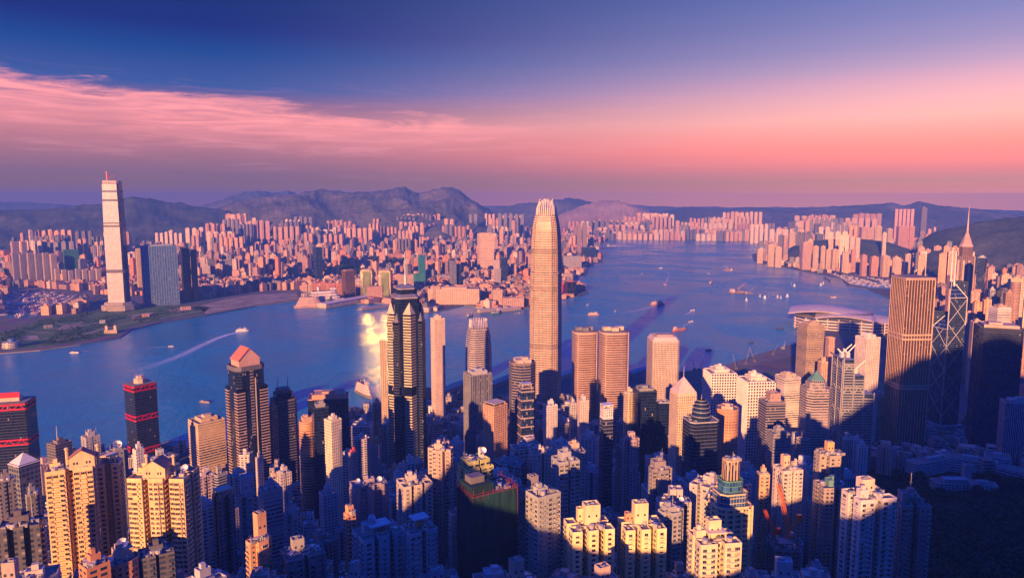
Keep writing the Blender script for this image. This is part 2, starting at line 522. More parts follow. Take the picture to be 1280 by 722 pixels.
def ground_mats():
    m, t, b = material('wooded_slope')
    o = t.new('ShaderNodeTexCoord').outputs['Object']
    n1 = t.noise(o, .012, 6, .6); n2 = t.noise(o, .09, 4, .7)
    c = t.ramp(n1, [(.3, (.012, .022, .012)), (.5, (.022, .038, .018)), (.7, (.045, .055, .028))])
    c = t.mix(t.maprange(n2, .35, .7), c, (.010, .018, .010))
    t.put(b.inputs['Base Color'], c); b.inputs['Roughness'].default_value = .95; b.inputs['Specular IOR Level'].default_value = .1
    bp = t.new('ShaderNodeBump'); bp.inputs['Strength'].default_value = 1; bp.inputs['Distance'].default_value = 6
    t.put(bp.inputs['Height'], n2); t.put(b.inputs['Normal'], bp.outputs[0])
    M['slope'] = m
    m, t, b = material('city_ground')
    o = t.new('ShaderNodeTexCoord').outputs['Object']
    n1 = t.noise(o, .01, 5, .6); v = t.new('ShaderNodeTexVoronoi'); v.feature = 'F1'; v.inputs['Scale'].default_value = .02; t.put(v.inputs['Vector'], o)
    c = t.mix(n1, (.055, .055, .058), (.13, .115, .10)); c = t.mix(.45, c, t.mix(1.0, v.outputs['Color'], (.14, .13, .12), 'MULTIPLY'))
    t.put(b.inputs['Base Color'], c); b.inputs['Roughness'].default_value = .9
    M['city'] = m
    m, t, b = material('sand_fill')
    o = t.new('ShaderNodeTexCoord').outputs['Object']
    n1 = t.noise(o, .02, 6, .65)
    t.put(b.inputs['Base Color'], t.ramp(n1, [(.3, (.09, .08, .06)), (.5, (.24, .19, .13)), (.7, (.36, .29, .21))])); b.inputs['Roughness'].default_value = .95
    M['sand'] = m
    m, t, b = material('park_grass')
    o = t.new('ShaderNodeTexCoord').outputs['Object']
    n1 = t.noise(o, .016, 6, .6); n2 = t.noise(o, .12, 3, .6)
    c = t.ramp(n1, [(.3, (.018, .050, .016)), (.46, (.030, .115, .020)), (.58, (.07, .14, .035)), (.70, (.26, .20, .13))])
    t.put(b.inputs['Base Color'], t.mix(t.maprange(n2, .4, .7, 0, .6), c, (.02, .04, .018))); b.inputs['Roughness'].default_value = .95
    M['grass'] = m
    M['asphalt'] = plain('asphalt', (.05, .05, .052), .85, 0, .3, .05)
    M['paint'] = plain('road_paint', (.72, .72, .70), .7, 0, .2)
    M['quay'] = plain('quay_stone', (.26, .23, .20), .9, 0, .5, .02)
    m, t, b = material('harbour_water')
    o = t.new('ShaderNodeTexCoord').outputs['Object']
    mp = t.new('ShaderNodeMapping'); t.put(mp.inputs[0], o); mp.inputs['Scale'].default_value = (1, .45, 1); mp.inputs['Rotation'].default_value = (0, 0, .5)
    a = t.noise(mp.outputs[0], .10, 5, .68, .3); c2 = t.noise(mp.outputs[0], .010, 4, .55, 1.0); c3 = t.noise(o, .0022, 4, .6, 1.2)
    b.inputs['Roughness'].default_value = .16; b.inputs['IOR'].default_value = 1.33; b.inputs['Specular IOR Level'].default_value = .24
    t.put(b.inputs['Base Color'], t.mix(t.maprange(c3, .35, .65), (.010, .185, .27), (.018, .240, .34)))
    t.put(b.inputs['Roughness'], t.maprange(c3, .38, .62, .14, .30))
    h = t.math('ADD', t.math('MULTIPLY', a, 1.0), t.math('MULTIPLY', c2, 1.1))
    bp = t.new('ShaderNodeBump'); bp.inputs['Strength'].default_value = .75; bp.inputs['Distance'].default_value = 3.0
    t.put(bp.inputs['Height'], h); t.put(b.inputs['Normal'], bp.outputs[0])
    M['water'] = m


ground_mats()


def sheet(name, pts, z, mat, kind='structure', skirt=0.0, matskirt=None):
    """flat sheet with given outline (counter-clockwise or not), an optional quay wall down to the water"""
    a = sum(p[0] * q[1] - q[0] * p[1] for p, q in zip(pts, pts[1:] + pts[:1]))
    if a < 0: pts = pts[::-1]
    b = MB(); b.face([(p[0], p[1], z) for p in pts])
    if skirt:
        for p, q in zip(pts, pts[1:] + pts[:1]):
            b.wall(p, q, z - skirt, z, 1)
    o = b.build(name, [mat, matskirt or mat]); tag(o, kind=kind)
    return o


def G(pts, z=3.0):
    return [tuple(ground(x, y, z)[:2]) for x, y in pts]


# water
tag(MB().build('tmp', M['water']) if False else sheet('harbour_water', [(-40000, -40000), (40000, -40000), (40000, 40000), (-40000, 40000)], 0.0, M['water']), kind='structure')

# the island: level waterfront and the slope above it
cshore = G([(0, 590), (110, 566), (225, 560), (330, 540), (400, 528), (455, 508), (540, 492), (610, 484), (700, 474), (800, 468), (855, 464), (905, 458), (960, 440), (1002, 428),
            (1015, 412), (1030, 409), (1075, 414), (1112, 416), (1128, 402), (1112, 372), (1085, 361), (1060, 357), (1052, 348), (1010, 340), (975, 333), (943, 327), (940, 318), (958, 312), (985, 306), (1010, 300), (1060, 294)])
far_e = [en(7500, 900), en(9000, 0), en(9000, -3000), en(-3000, -3000), en(-3000, 1300), en(-400, 1450)]
sheet('waterfront_ground', cshore + far_e, 3.0, M['city'], 'structure', 9.0, M['quay'])


def slope_mesh():
    gx = sorted(set([round(v) for v in np.concatenate([np.arange(-900, 1700, 22), np.arange(1700, 7500, 75), np.arange(-3600, -900, 120)])]))
    gy = sorted(set([round(v) for v in np.concatenate([np.arange(-700, 1250, 22), np.arange(1250, 4700, 75), np.arange(-3200, -700, 120)])]))
    b = bpy.data.meshes.new('hillside_ground'); vs = []; fs = []
    zz = np.zeros((len(gx), len(gy)))
    for i, x in enumerate(gx):
        d = np.hypot(_cp[None, :, 0] - x, _cp[None, :, 1] - np.array(gy)[:, None])
        zz[i] = -(d * _cw[:-1]).sum(1) + _cw[-1]
    for i, x in enumerate(gx):
        for j, y in enumerate(gy):
            z = zz[i, j]
            r = math.hypot(x, y)
            if z > 25:
                z += 9 * noise.fractal(Vector((x * .012, y * .012, 0)), 1.0, 2.0, 4) * min(1, (z - 25) / 40)
            # keep the camera's ground clear of the lens
            if y > -40: z = min(z, CAMZ - 6 - .62 * max(0, r - 6)) if r < 260 else z
            vs.append((x, y, min(z, 900) if z > 2.2 else z - 2.0))
    n = len(gy)
    for i in range(len(gx) - 1):
        for j in range(n - 1):
            a = i * n + j
            q = (a, a + n, a + n + 1, a + 1)
            if max(vs[k][2] for k in q) > 1.0: fs.append(q)
    b.from_pydata(vs, [], fs); b.polygons.foreach_set('use_smooth', [True] * len(fs)); b.materials.append(M['slope'])
    o = bpy.data.objects.new('hillside_ground', b); COL.objects.link(o); tag(o, kind='structure')


slope_mesh()

# the peninsula across the water
kshore = [(0, 441), (50, 437), (100, 430), (150, 421), (165, 411), (200, 403), (260, 393), (320, 382), (374, 375), (380, 382), (432, 379), (470, 378), (500, 381), (535, 391), (560, 386), (580, 381),
          (605, 384), (630, 388), (662, 384), (700, 374), (722, 370), (736, 365), (730, 361), (712, 358), (716, 349), (730, 342), (738, 331), (752, 325), (748, 318), (742, 306), (760, 300), (800, 299),
          (870, 297.5), (940, 296), (985, 291)]
kfar = [(10500, 9000), (12500, 15500), (-12500, 15500), (-12500, 3800), (-4200, 3600)]
sheet('peninsula_ground', G(kshore) + kfar, 3.0, M['city'], 'structure', 9.0, M['quay'])

park = [(4, 437), (50, 433), (100, 426), (146, 417), (160, 408), (198, 400), (255, 390), (262, 384), (225, 380), (180, 384), (135, 387), (105, 391), (60, 398), (20, 410), (0, 418)]
sheet('park_lawn', G(park, 3.3), 3.3, M['grass'])
sheet('sand_lot', G([(258, 392), (320, 381), (373, 374), (371, 364), (322, 367), (280, 374), (246, 383)], 3.3), 3.3, M['sand'])
sheet('basin_water', G([(0, 396), (30, 398), (62, 392), (98, 384), (96, 372), (60, 366), (0, 366)], 3.4), 3.4, M['water'])
sheet('shelter_water', G([(1036, 341.5), (1060, 343.5), (1112, 351), (1115, 361), (1088, 360), (1064, 356), (1052, 348)], 3.4), 3.4, M['water'])
sheet('reclaimed_ground', G([(862, 463), (905, 456.5), (960, 438.5), (1000, 427), (1010, 440), (960, 452), (915, 466)], 3.3), 3.3, plain('rubble_fill', (.16, .15, .14), .95, 0, .5, .03))


# far hills, each a ridge line at its own distance
def hill_mat(name, a, b_, c, s=.0016):
    m, t, b = material(name)
    o = t.new('ShaderNodeTexCoord').outputs['Object']
    n = t.noise(o, s, 8, .62); n2 = t.noise(o, s * 9, 5, .65)
    f = t.math('ADD', t.math('MULTIPLY', n, .6), t.math('MULTIPLY', n2, .4))
    t.put(b.inputs['Base Color'], t.ramp(f, [(.36, a), (.5, b_), (.66, c)])); b.inputs['Roughness'].default_value = .95; b.inputs['Specular IOR Level'].default_value = .1
    bp = t.new('ShaderNodeBump'); bp.inputs['Strength'].default_value = 1.0; bp.inputs['Distance'].default_value = .09 / s
    t.put(bp.inputs['Height'], f); t.put(b.inputs['Normal'], bp.outputs[0])
    return m


M['hill'] = hill_mat('scrub_hill', (.050, .060, .040), (.105, .105, .070), (.24, .20, .15))
M['wood'] = hill_mat('wooded_hill', (.030, .046, .034), (.075, .090, .058), (.150, .145, .095), .006)
M['quarry'] = hill_mat('quarry_rock', (.24, .16, .12), (.36, .24, .17), (.46, .32, .23), .004)


def hill(name, pts, R, front, back, mat, rough=.22, n=150, rows=26, base=-3.0, terr_step=0.0, seed=0.0):
    xs = [p[0] for p in pts]; ys = [p[1] for p in pts]; vs = []; fs = []
    for i in range(n):
        px = xs[0] + (xs[-1] - xs[0]) * i / (n - 1)
        py = float(np.interp(px, xs, ys))
        c = at(px, py, R)
        ux, uy = c.x / R, c.y / R
        edge = min(1.0, min(i, n - 1 - i) / (n * .05))
        for j in range(rows):
            t = -1 + 2 * j / (rows - 1)
            r = R + (t * front if t < 0 else t * back)
            x, y = ux * r, uy * r
            k = 1 - abs(t)
            prof = k ** 1.25 * .55 + (k * k * (3 - 2 * k)) * .45
            q = Vector((x * .0011 + seed, y * .0011, seed))
            nz = noise.ridged_multi_fractal(q, .9, 2.1, 6, 1.0, 2.0) - 1.1
            z = base + (c.z - base) * edge * (prof + rough * nz * (k * (1 - k)) * 1.6)
            z += (c.z - base) * .05 * noise.fractal(Vector((x * .0035, y * .0035, 3)), .8, 2.1, 5) * edge * min(1, k * 3)
            z += (c.z - base) * .022 * noise.fractal(Vector((x * .011, y * .011, 7)), .7, 2.1, 4) * edge * k
            if terr_step: z = z * .35 + (round(z / terr_step) * terr_step) * .65
            vs.append((x, y, z))
    for i in range(n - 1):
        for j in range(rows - 1):
            a = i * rows + j
            fs.append((a, a + rows, a + rows + 1, a + 1))
    me = bpy.data.meshes.new(name); me.from_pydata(vs, [], fs); me.polygons.foreach_set('use_smooth', [True] * len(fs)); me.materials.append(mat)
    o = bpy.data.objects.new(name, me); COL.objects.link(o); tag(o, kind='structure'); return o


hill('far_hills', [(-120, 252), (0, 250), (30, 250), (60, 253), (110, 257), (180, 258), (300, 257), (640, 256), (760, 254), (860, 257), (960, 258), (1100, 257), (1280, 262), (1420, 262)], 14200, 1200, 900, M['hill'], n=200, rows=14)
hill('north_hills', [(225, 262), (262, 255), (282, 246), (300, 241), (322, 237), (342, 241), (352, 238), (360, 236), (372, 243), (400, 250), (450, 256)], 12000, 2200, 1500, M['hill'], seed=2)
hill('west_hills', [(-160, 264), (-60, 263), (0, 262), (40, 262), (90, 257), (130, 255), (165, 244), (185, 247), (215, 252), (245, 257), (262, 258), (300, 266), (340, 276)], 7800, 2000, 1500, M['wood'], .4, 220, 34, seed=4)
hill('lion_ridge', [(235, 272), (265, 262), (290, 252), (310, 249), (350, 242), (385, 239.5), (402, 238), (425, 239.5), (452, 240), (468, 239), (480, 237), (492, 236), (505, 235), (516, 238), (524, 240.5), (536, 237.5), (544, 236), (552, 233), (558, 232.5), (566, 234), (574, 237), (584, 244), (596, 250), (606, 258), (616, 262), (632, 270)], 8300, 2300, 1500, M['hill'], .48, 300, 44, seed=6)
hill('east_hills', [(590, 268), (612, 262), (640, 256), (668, 252), (690, 249), (710, 246.5), (728, 249), (745, 252), (770, 256), (800, 262), (850, 268)], 10900, 2000, 1500, M['hill'], seed=8)
hill('quarry_hill', [(690, 274), (704, 265), (722, 258), (740, 252), (757, 249.5), (772, 250), (786, 254), (800, 259), (812, 263), (826, 272)], 9700, 1100, 900, M['quarry'], .1, 140, 34, terr_step=22, seed=9)
hill('channel_hills', [(800, 272), (836, 262), (862, 259), (890, 259), (910, 262), (935, 258), (960, 260), (985, 263), (1010, 259), (1040, 257), (1062, 257), (1080, 256), (1098, 254), (1112, 252), (1130, 256.5), (1142, 254), (1150, 250.5), (1160, 253), (1180, 257), (1200, 258), (1225, 261), (1255, 265), (1300, 272), (1380, 280)], 11000, 1900, 1600, M['hill'], n=220, seed=11)
hill('island_hills', [(1135, 312), (1150, 300), (1165, 291), (1185, 284), (1203, 280), (1218, 276), (1236, 274), (1252, 271), (1285, 270), (1340, 264), (1420, 266)], 5000, 1500, 900, M['wood'], .42, 130, 34, seed=13)
hill('headland', [(845, 300), (865, 291), (885, 286), (905, 283), (925, 282), (945, 282), (965, 285), (985, 291), (1000, 294)], 8700, 600, 600, M['wood'], .2, 60, 12, seed=15)
hill('terrace_hill', [(975, 318), (990, 308), (1012, 301), (1040, 298), (1075, 298), (1110, 302), (1135, 310), (1160, 322)], 5500, 700, 900, M['wood'], .25, 80, 22, seed=17)

# ------------------------------------------------------------------ towers
RECTS = []          # screen rectangles of placed buildings: x0, x1, ytop, ybottom seen, range
PLACED = []         # plan positions, so that nothing is built inside anything else
CREAM, BEIGE, PINK, WHITE, GREY, PALE, BROWN, TAN, MAUVE, ORANGE = (.50, .42, .33), (.40, .33, .26), (.46, .33, .28), (.68, .64, .60), (.26, .26, .27), (.42, .42, .44), (.20, .14, .11), (.42, .30, .20), (.30, .24, .25), (.55, .26, .13)
DARK = (.020, .030, .060)
DISHMESH = {}


def mats(*k):
    return [M[x] for x in k]


def rnd(a, b):
    return random.uniform(a, b)


def site(px, yt, R, wpx, r, ratio):
    """position, size, heading and height from where the top of a building stands in the photograph and how far away it is"""
    p = at(px, yt, R)
    th = math.atan2(p.x, p.y)
    fw = p.y * CP - (p.z - CAMZ) * SP
    app = wpx * fw / FPX * math.cos(th)
    c, s = abs(math.cos(rad(r))), abs(math.sin(rad(r)))
    w = app / (c + ratio * s)
    return p, w, w * ratio, rad(r) - th


def roof_parts(root, poly, w, d, h, roof, col, detail=1.0):
    """rooftop: slab with upstand, then what stands on it"""
    rc = (.20, .19, .18)
    b = MB(); b.prism(offset(poly, -.05), h, h + .25, 0, 0, rc); b.parapet(poly, .35, h, h + 1.3, 1, col)
    root = b.build('roof', mats('roof', 'wall'), root)
    z = h + .25
    for item in roof:
        k, *a = item if isinstance(item, tuple) else (item,)
        if k == 'plant':          # plant room with louvred storey and a lift tower on it
            s = a[0] if a else .5; hh = a[1] if len(a) > 1 else 6
            ox, oy = (a[2], a[3]) if len(a) > 3 else (0, 0)
            cc = a[4] if len(a) > 4 else col
            b = MB(); b.box(ox * w, oy * d, z, w * s, d * s, hh, 0, 0, 1, cc); b.parapet(rect(w * s, d * s, ox * w, oy * d), .3, z + hh, z + hh + .8, 0, cc)
            b.build('plant_room', mats('wall', 'roof'), root)
            if detail > .4:
                b = MB(); b.box(ox * w + rnd(-.1, .1) * w, oy * d, z + hh, w * s * .4, d * s * .45, 3.2, 0, 0, 1, cc); b.build('lift_housing', mats('wall', 'roof'), root)
        elif k == 'tanks':
            for q in range(a[0] if a else 2):
                b = MB(); b.cyl(0, 0, 0, 1.7, 2.6, n=10, col=PALE); b.build('water_tank', mats('metal'), root, (rnd(-.36, .36) * w, rnd(-.36, .1) * d, z))
        elif k == 'units':
            for q in range(a[0] if a else 4):
                b = MB(); b.box(0, 0, 0, rnd(1.6, 3.4), rnd(1.6, 2.8), rnd(1.1, 2.2), 0, 0, None, (.34, .34, .35)); b.box(0, 0, 2.2, .9, .9, .3, 0, 0, None, DARK)
                b.build('cooling_unit', mats('metal'), root, (rnd(-.40, .40) * w, rnd(-.40, .3) * d, z))
        elif k == 'ducts':        # pipe run and a vent stack, kept as one connected line each
            b = MB(); x0, y0 = rnd(-.35, .1) * w, rnd(-.35, -.1) * d; L1, L2 = w * rnd(.2, .45), d * rnd(.15, .35)
            b.bar((x0, y0, z + .7), (x0 + L1, y0, z + .7), .32, 0, (.42, .42, .43)); b.bar((x0 + L1, y0 - .3, z + .7), (x0 + L1, y0 + L2, z + .7), .32, 0, (.42, .42, .43)); b.build('duct', mats('metal'), root)
            for q in range(2):
                b = MB(); b.cyl(0, 0, 0, .45, 2.6, n=8, col=PALE); b.cyl(0, 0, 2.6, .8, .4, n=8, col=PALE); b.build('vent', mats('metal'), root, (rnd(-.38, .38) * w, rnd(-.38, .38) * d, z))
            b = MB(); x0, y0 = rnd(-.4, .4) * w, rnd(-.2, .4) * d; b.bar((x0, y0, z), (x0, y0, z + 5), .10, 0, PALE)
            for e in range(4): b.bar((x0 - .9 + e * .15, y0, z + 3.2 + e * .5), (x0 + .9 - e * .15, y0, z + 3.2 + e * .5), .05, 0, PALE)
            b.build('aerial', mats('metal'), root)
        elif k == 'mast':
            L = a[0]; ox, oy = (a[1], a[2]) if len(a) > 2 else (0, 0); rr = a[3] if len(a) > 3 else .35; z0 = z + (a[4] if len(a) > 4 else 0)
            b = MB(); b.cyl(ox * w, oy * d, z0, rr, L, rr * .4, 6, col=a[5] if len(a) > 5 else PALE)
            b.bar((ox * w - 1, oy * d, z0 + L * .6), (ox * w + 1, oy * d, z0 + L * .6), .1); b.build('mast', mats('metal'), root)
        elif k == 'dish':
            ox, oy = a[0], a[1]; rr = a[2] if len(a) > 2 else 2.0; z0 = z + (a[3] if len(a) > 3 else 0)
            b = MB(); b.bar((0, 0, 0), (0, 0, 2.2), .2, col=GREY)
            n = 14
            prof = [(.12, -.5), (.55, -.28), (1.0, .25)]
            T = Matrix.Rotation(rad(48), 3, 'X') @ Matrix.Identity(3)
            pr = [[tuple(T @ Vector((q * rr * math.cos(2 * math.pi * i / n), q * rr * math.sin(2 * math.pi * i / n), e * rr)) + Vector((0, 0, 2.9))) for i in range(n)] for q, e in prof]
            for ra, rb in zip(pr, pr[1:]):
                for i in range(n):
                    b.face([ra[i], ra[(i + 1) % n], rb[(i + 1) % n], rb[i]], 0, None, (.75, .75, .75))
            b.face(pr[0][::-1], 0, None, (.75, .75, .75))
            b.build('dish_antenna', mats('metal'), root, (ox * w, oy * d, z0))
        elif k == 'cube':         # tall blank lift tower
            ox, oy, s, hh = a[:4]; cc = a[4] if len(a) > 4 else col
            b = MB(); b.box(ox * w, oy * d, z, w * s, d * s, hh, 0, 0, 1, cc); b.parapet(rect(w * s, d * s, ox * w, oy * d), .35, z + hh, z + hh + 1.2, 0, cc)
            for q in (-.25, .25): b.box(ox * w + q * w * s, oy * d - d * s / 2 - .02, z + hh * .45, 1.1, .12, 1.4, 0, 0, None, DARK)
            b.build('lift_tower', mats('wall', 'roof'), root)
            for q in range(2):
                b = MB(); b.box(0, 0, 0, 1.8, 1.6, 1.6, 0, 0, None, (.34, .34, .35)); b.build('cooling_unit', mats('metal'), root, (ox * w + rnd(-.25, .25) * w * s, oy * d + rnd(-.25, .25) * d * s, z + hh))
        elif k == 'pyr':
            hh = a[0]; s = a[1] if len(a) > 1 else .9; cc = a[2] if len(a) > 2 else col; z0 = a[3] if len(a) > 3 else 0
            b = MB()
            if z0: b.prism([(x * s, y * s) for x, y in poly], z, z + z0, 0, 0, col)
            b.hip(offset([(x * s, y * s) for x, y in poly], .5), z + z0, hh, 0, cc); b.build('pyramid_roof', mats('wall'), root)
        elif k == 'step':         # set-back storeys
            s, hh = a[0], a[1]; mk = a[2] if len(a) > 2 else 'flat'; cc = a[3] if len(a) > 3 else col
            pl = [(x * s, y * s) for x, y in poly]
            b = MB(); b.prism(pl, z, z + hh, 0, 1, cc); b.parapet(pl, .3, z + hh, z + hh + 1, 2, cc); b.build('upper_storeys', mats(mk, 'roof', 'wall'), root)
            z += hh; w *= s; d *= s; poly = pl
        elif k == 'dome':
            rr, hh = a[0], a[1]; cc = a[2] if len(a) > 2 else col; n = 20
            b = MB(); b.loft([([(rr * math.cos(t) * math.cos(2 * math.pi * i / n), rr * math.cos(t) * math.sin(2 * math.pi * i / n)) for i in range(n)], z + hh * math.sin(t)) for t in (0, .3, .6, .9, 1.2, 1.45)], 0, cc)
            b.build('dome', mats('metal'), root)
        elif k == 'pediment':     # gabled roof house with ball finials
            a0, e0 = w * a[0], d * .25; ox = a[1] * w; z1, z2 = z + 7, z + 11.5; cc = a[2] if len(a) > 2 else col
            b = MB(); b.prism(rect(2 * a0, 2 * e0, ox, -d * .18), z, z1, 0, None, cc); y0, y1 = -d * .18 - e0, -d * .18 + e0
            for q in (-.5, .5):
                for q2 in (-.12, .12): b.box(ox + q * a0 + q2 * a0, y0 - .05, z + 3, .9, .14, 1.5, 0, 0, None, DARK)
            b.face([(ox - a0 - .6, y0 - .3, z1), (ox + a0 + .6, y0 - .3, z1), (ox, y0 - .3, z2)], 0, None, cc)
            b.face([(ox + a0 + .6, y1, z1), (ox - a0 - .6, y1, z1), (ox, y1, z2)], 0, None, cc)
            b.build('roof_house', mats('wall'), root)
            b = MB()
            b.face([(ox + a0 + 1, y0 - .8, z1 - .3), (ox + a0 + 1, y1 + .5, z1 - .3), (ox, y1 + .5, z2 + .3), (ox, y0 - .8, z2 + .3)], 0, None, (.36, .16, .12))
            b.face([(ox - a0 - 1, y1 + .5, z1 - .3), (ox - a0 - 1, y0 - .8, z1 - .3), (ox, y0 - .8, z2 + .3), (ox, y1 + .5, z2 + .3)], 0, None, (.36, .16, .12)); b.build('gable_roof', mats('wall'), root)
            for q in (-1, 1):
                b = MB(); b.cyl(0, 0, 0, .9, 11, n=8, col=cc); b.cyl(0, 0, 11, .8, .7, 1.5, 8, col=cc); b.cyl(0, 0, 11.7, 1.5, 1.2, .7, 8, col=cc); b.build('chimney', mats('wall'), root, (ox + q * (a0 + 1.5), -d * .05, z))
        elif k == 'drum':         # tiered glass rotunda
            rr = a[0] * w; b = MB(); zz = z
            for s0, hh in ((1.0, 5), (.96, 5), (.88, 4.5), (.74, 4), (.5, 3)):
                b.cyl(0, 0, zz, rr * s0, hh, rr * s0 * .97, 20, 0, DARK); b.cyl(0, 0, zz + hh - .6, rr * s0 * 1.05, .6, None, 20, 1, PALE); zz += hh
            b.cyl(0, 0, zz, .5, 6, .1, 6, 1, PALE); b.build('rotunda', mats('glass', 'metal'), root)
        elif k == 'deck':         # open roof frame on posts
            s, hh = a[0], a[1]; cc = a[2] if len(a) > 2 else col
            b = MB()
            for x, y in rect(w * s, d * s): b.box(x, y, z, .7, .7, hh, 0, 0, None, cc)
            b.box(0, 0, z + hh, w * s + 1.5, d * s + 1.5, .8, 0, 0, None, cc, True); b.build('roof_canopy', mats('wall'), root)
    return z


def facing(root_rot, p, q, X, Y):
    """does a wall (plan edge p->q in local axes) look towards the camera?"""
    c, s = math.cos(root_rot), math.sin(root_rot)
    nx, ny = (q[1] - p[1]), -(q[0] - p[0])
    wx, wy = nx * c - ny * s, nx * s + ny * c
    return wx * -X + wy * -Y > 0


def walls(b, poly, h, style, pu, pv, trim, t, fv, base=0.0):
    """facade relief over a plain glazed prism: bands, fins, both, balconies"""
    n = len(poly); nf = max(1, int((h - base) / pv))
    if style in ('band', 'grid'):
        for k in range(nf + 1):
            z0 = base + k * pv; z1 = min(z0 + pv * fv, h)
            if z1 - z0 > .1: b.ring(poly, t, z0, z1, 1, trim)
    if style in ('fins', 'grid'):
        o = offset(poly, t * (1.0 if style == 'fins' else 1.35) * .5)
        for i in range(n):
            p, q = o[i], o[(i + 1) % n]; L = math.hypot(q[0] - p[0], q[1] - p[1])
            if L < pu * .8: continue
            m = max(1, round(L / pu)); an = math.atan2(q[1] - p[1], q[0] - p[0]); tw = t * (1.0 if style == 'fins' else 1.35)
            for k in range(m + 1):
                f = k / m
                b.box(p[0] + (q[0] - p[0]) * f, p[1] + (q[1] - p[1]) * f, base, .16 * pu if style == 'fins' else .30 * pu, tw, h - base + .05, an, 1, None, trim)
    if style == 'balc':
        for i in range(n):
            p, q = poly[i], poly[(i + 1) % n]; L = math.hypot(q[0] - p[0], q[1] - p[1])
            if L < 5: continue
            an = math.atan2(q[1] - p[1], q[0] - p[0]); ux, uy = (q[0] - p[0]) / L, (q[1] - p[1]) / L; nx, ny = uy, -ux
            m = max(1, int(L / 7.5)); bw = min(4.2, L / m * .55)
            for c in range(m):
                f = (c + .5) / m * L; x, y = p[0] + ux * f, p[1] + uy * f
                for k in range(nf):
                    z0 = base + k * pv
                    b.box(x + nx * t / 2, y + ny * t / 2, z0, bw, t, .25, an, 1, None, trim, True)
                    b.box(x + nx * (t - .1), y + ny * (t - .1), z0 + .25, bw, .18, .85, an, 1, None, trim)
        for k in range(0, nf + 1):
            pass


def window_unit(k, ww, wh, frame):
    """one window: flush with an air conditioner, projecting bay, small kitchen pair with a drying rack, wide pair"""
    b = MB()

    def pane(x0, x1, y, z0, z1):
        b.face([(x0, y, z0), (x1, y, z0), (x1, y, z1), (x0, y, z1)], 1, [(0, 0), (.1, 0), (.1, .1), (0, .1)])
    if k == 1:
        b.box(0, -.32, -.12, ww + .3, .64, .14, 0, 0, None, frame, True); b.box(0, -.32, wh, ww + .3, .64, .14, 0, 0, None, frame, True); b.box(0, -.26, 0, ww, .52, wh, 0, 0, None, frame)
        pane(-ww / 2 + .1, -.05, -.54, .1, wh - .08); pane(.05, ww / 2 - .1, -.54, .1, wh - .08)
    elif k == 2:
        w2 = ww * .62; b.box(0, -.06, .25, w2, .14, wh * .75, 0, 0, None, frame); pane(-w2 / 2 + .1, w2 / 2 - .1, -.14, .35, wh * .75 + .15)
        b.box(0, -.5, .05, w2 + .6, .05, .05, 0, 0, None, (.55, .55, .56), True); b.box(-w2 / 2 - .25, -.28, .05, .05, .5, .05, 0, 0, None, (.55, .55, .56), True); b.box(w2 / 2 + .25, -.28, .05, .05, .5, .05, 0, 0, None, (.55, .55, .56), True)
        b.box(w2 * .1, -.46, -.5, w2 * .5, .03, .55, 0, 0, None, random.choice([(.6, .6, .62), (.2, .3, .5), (.5, .2, .2), (.62, .55, .4)]), True)
    elif k == 3:
        w2 = ww * 1.25; b.box(0, -.06, 0, w2, .14, wh * 1.08, 0, 0, None, frame)
        for q in (-1, 0, 1): pane(q * w2 / 3 - w2 / 6 + .06, q * w2 / 3 + w2 / 6 - .06, -.14, .08, wh * 1.08 - .08)
        b.box(0, -.2, -.16, w2 + .3, .4, .14, 0, 0, None, frame, True)
    else:
        b.box(0, -.06, 0, ww, .14, wh, 0, 0, None, frame); pane(-ww / 2 + .1, -.04, -.14, .1, wh - .1); pane(.04, ww / 2 - .1, -.14, .1, wh - .1)
        b.box(0, -.25, -.18, ww + .4, .5, .14, 0, 0, None, frame, True); b.box(ww * .18, -.38, -.82, .9, .62, .6, 0, 0, None, (.5, .5, .5), True)
    return b


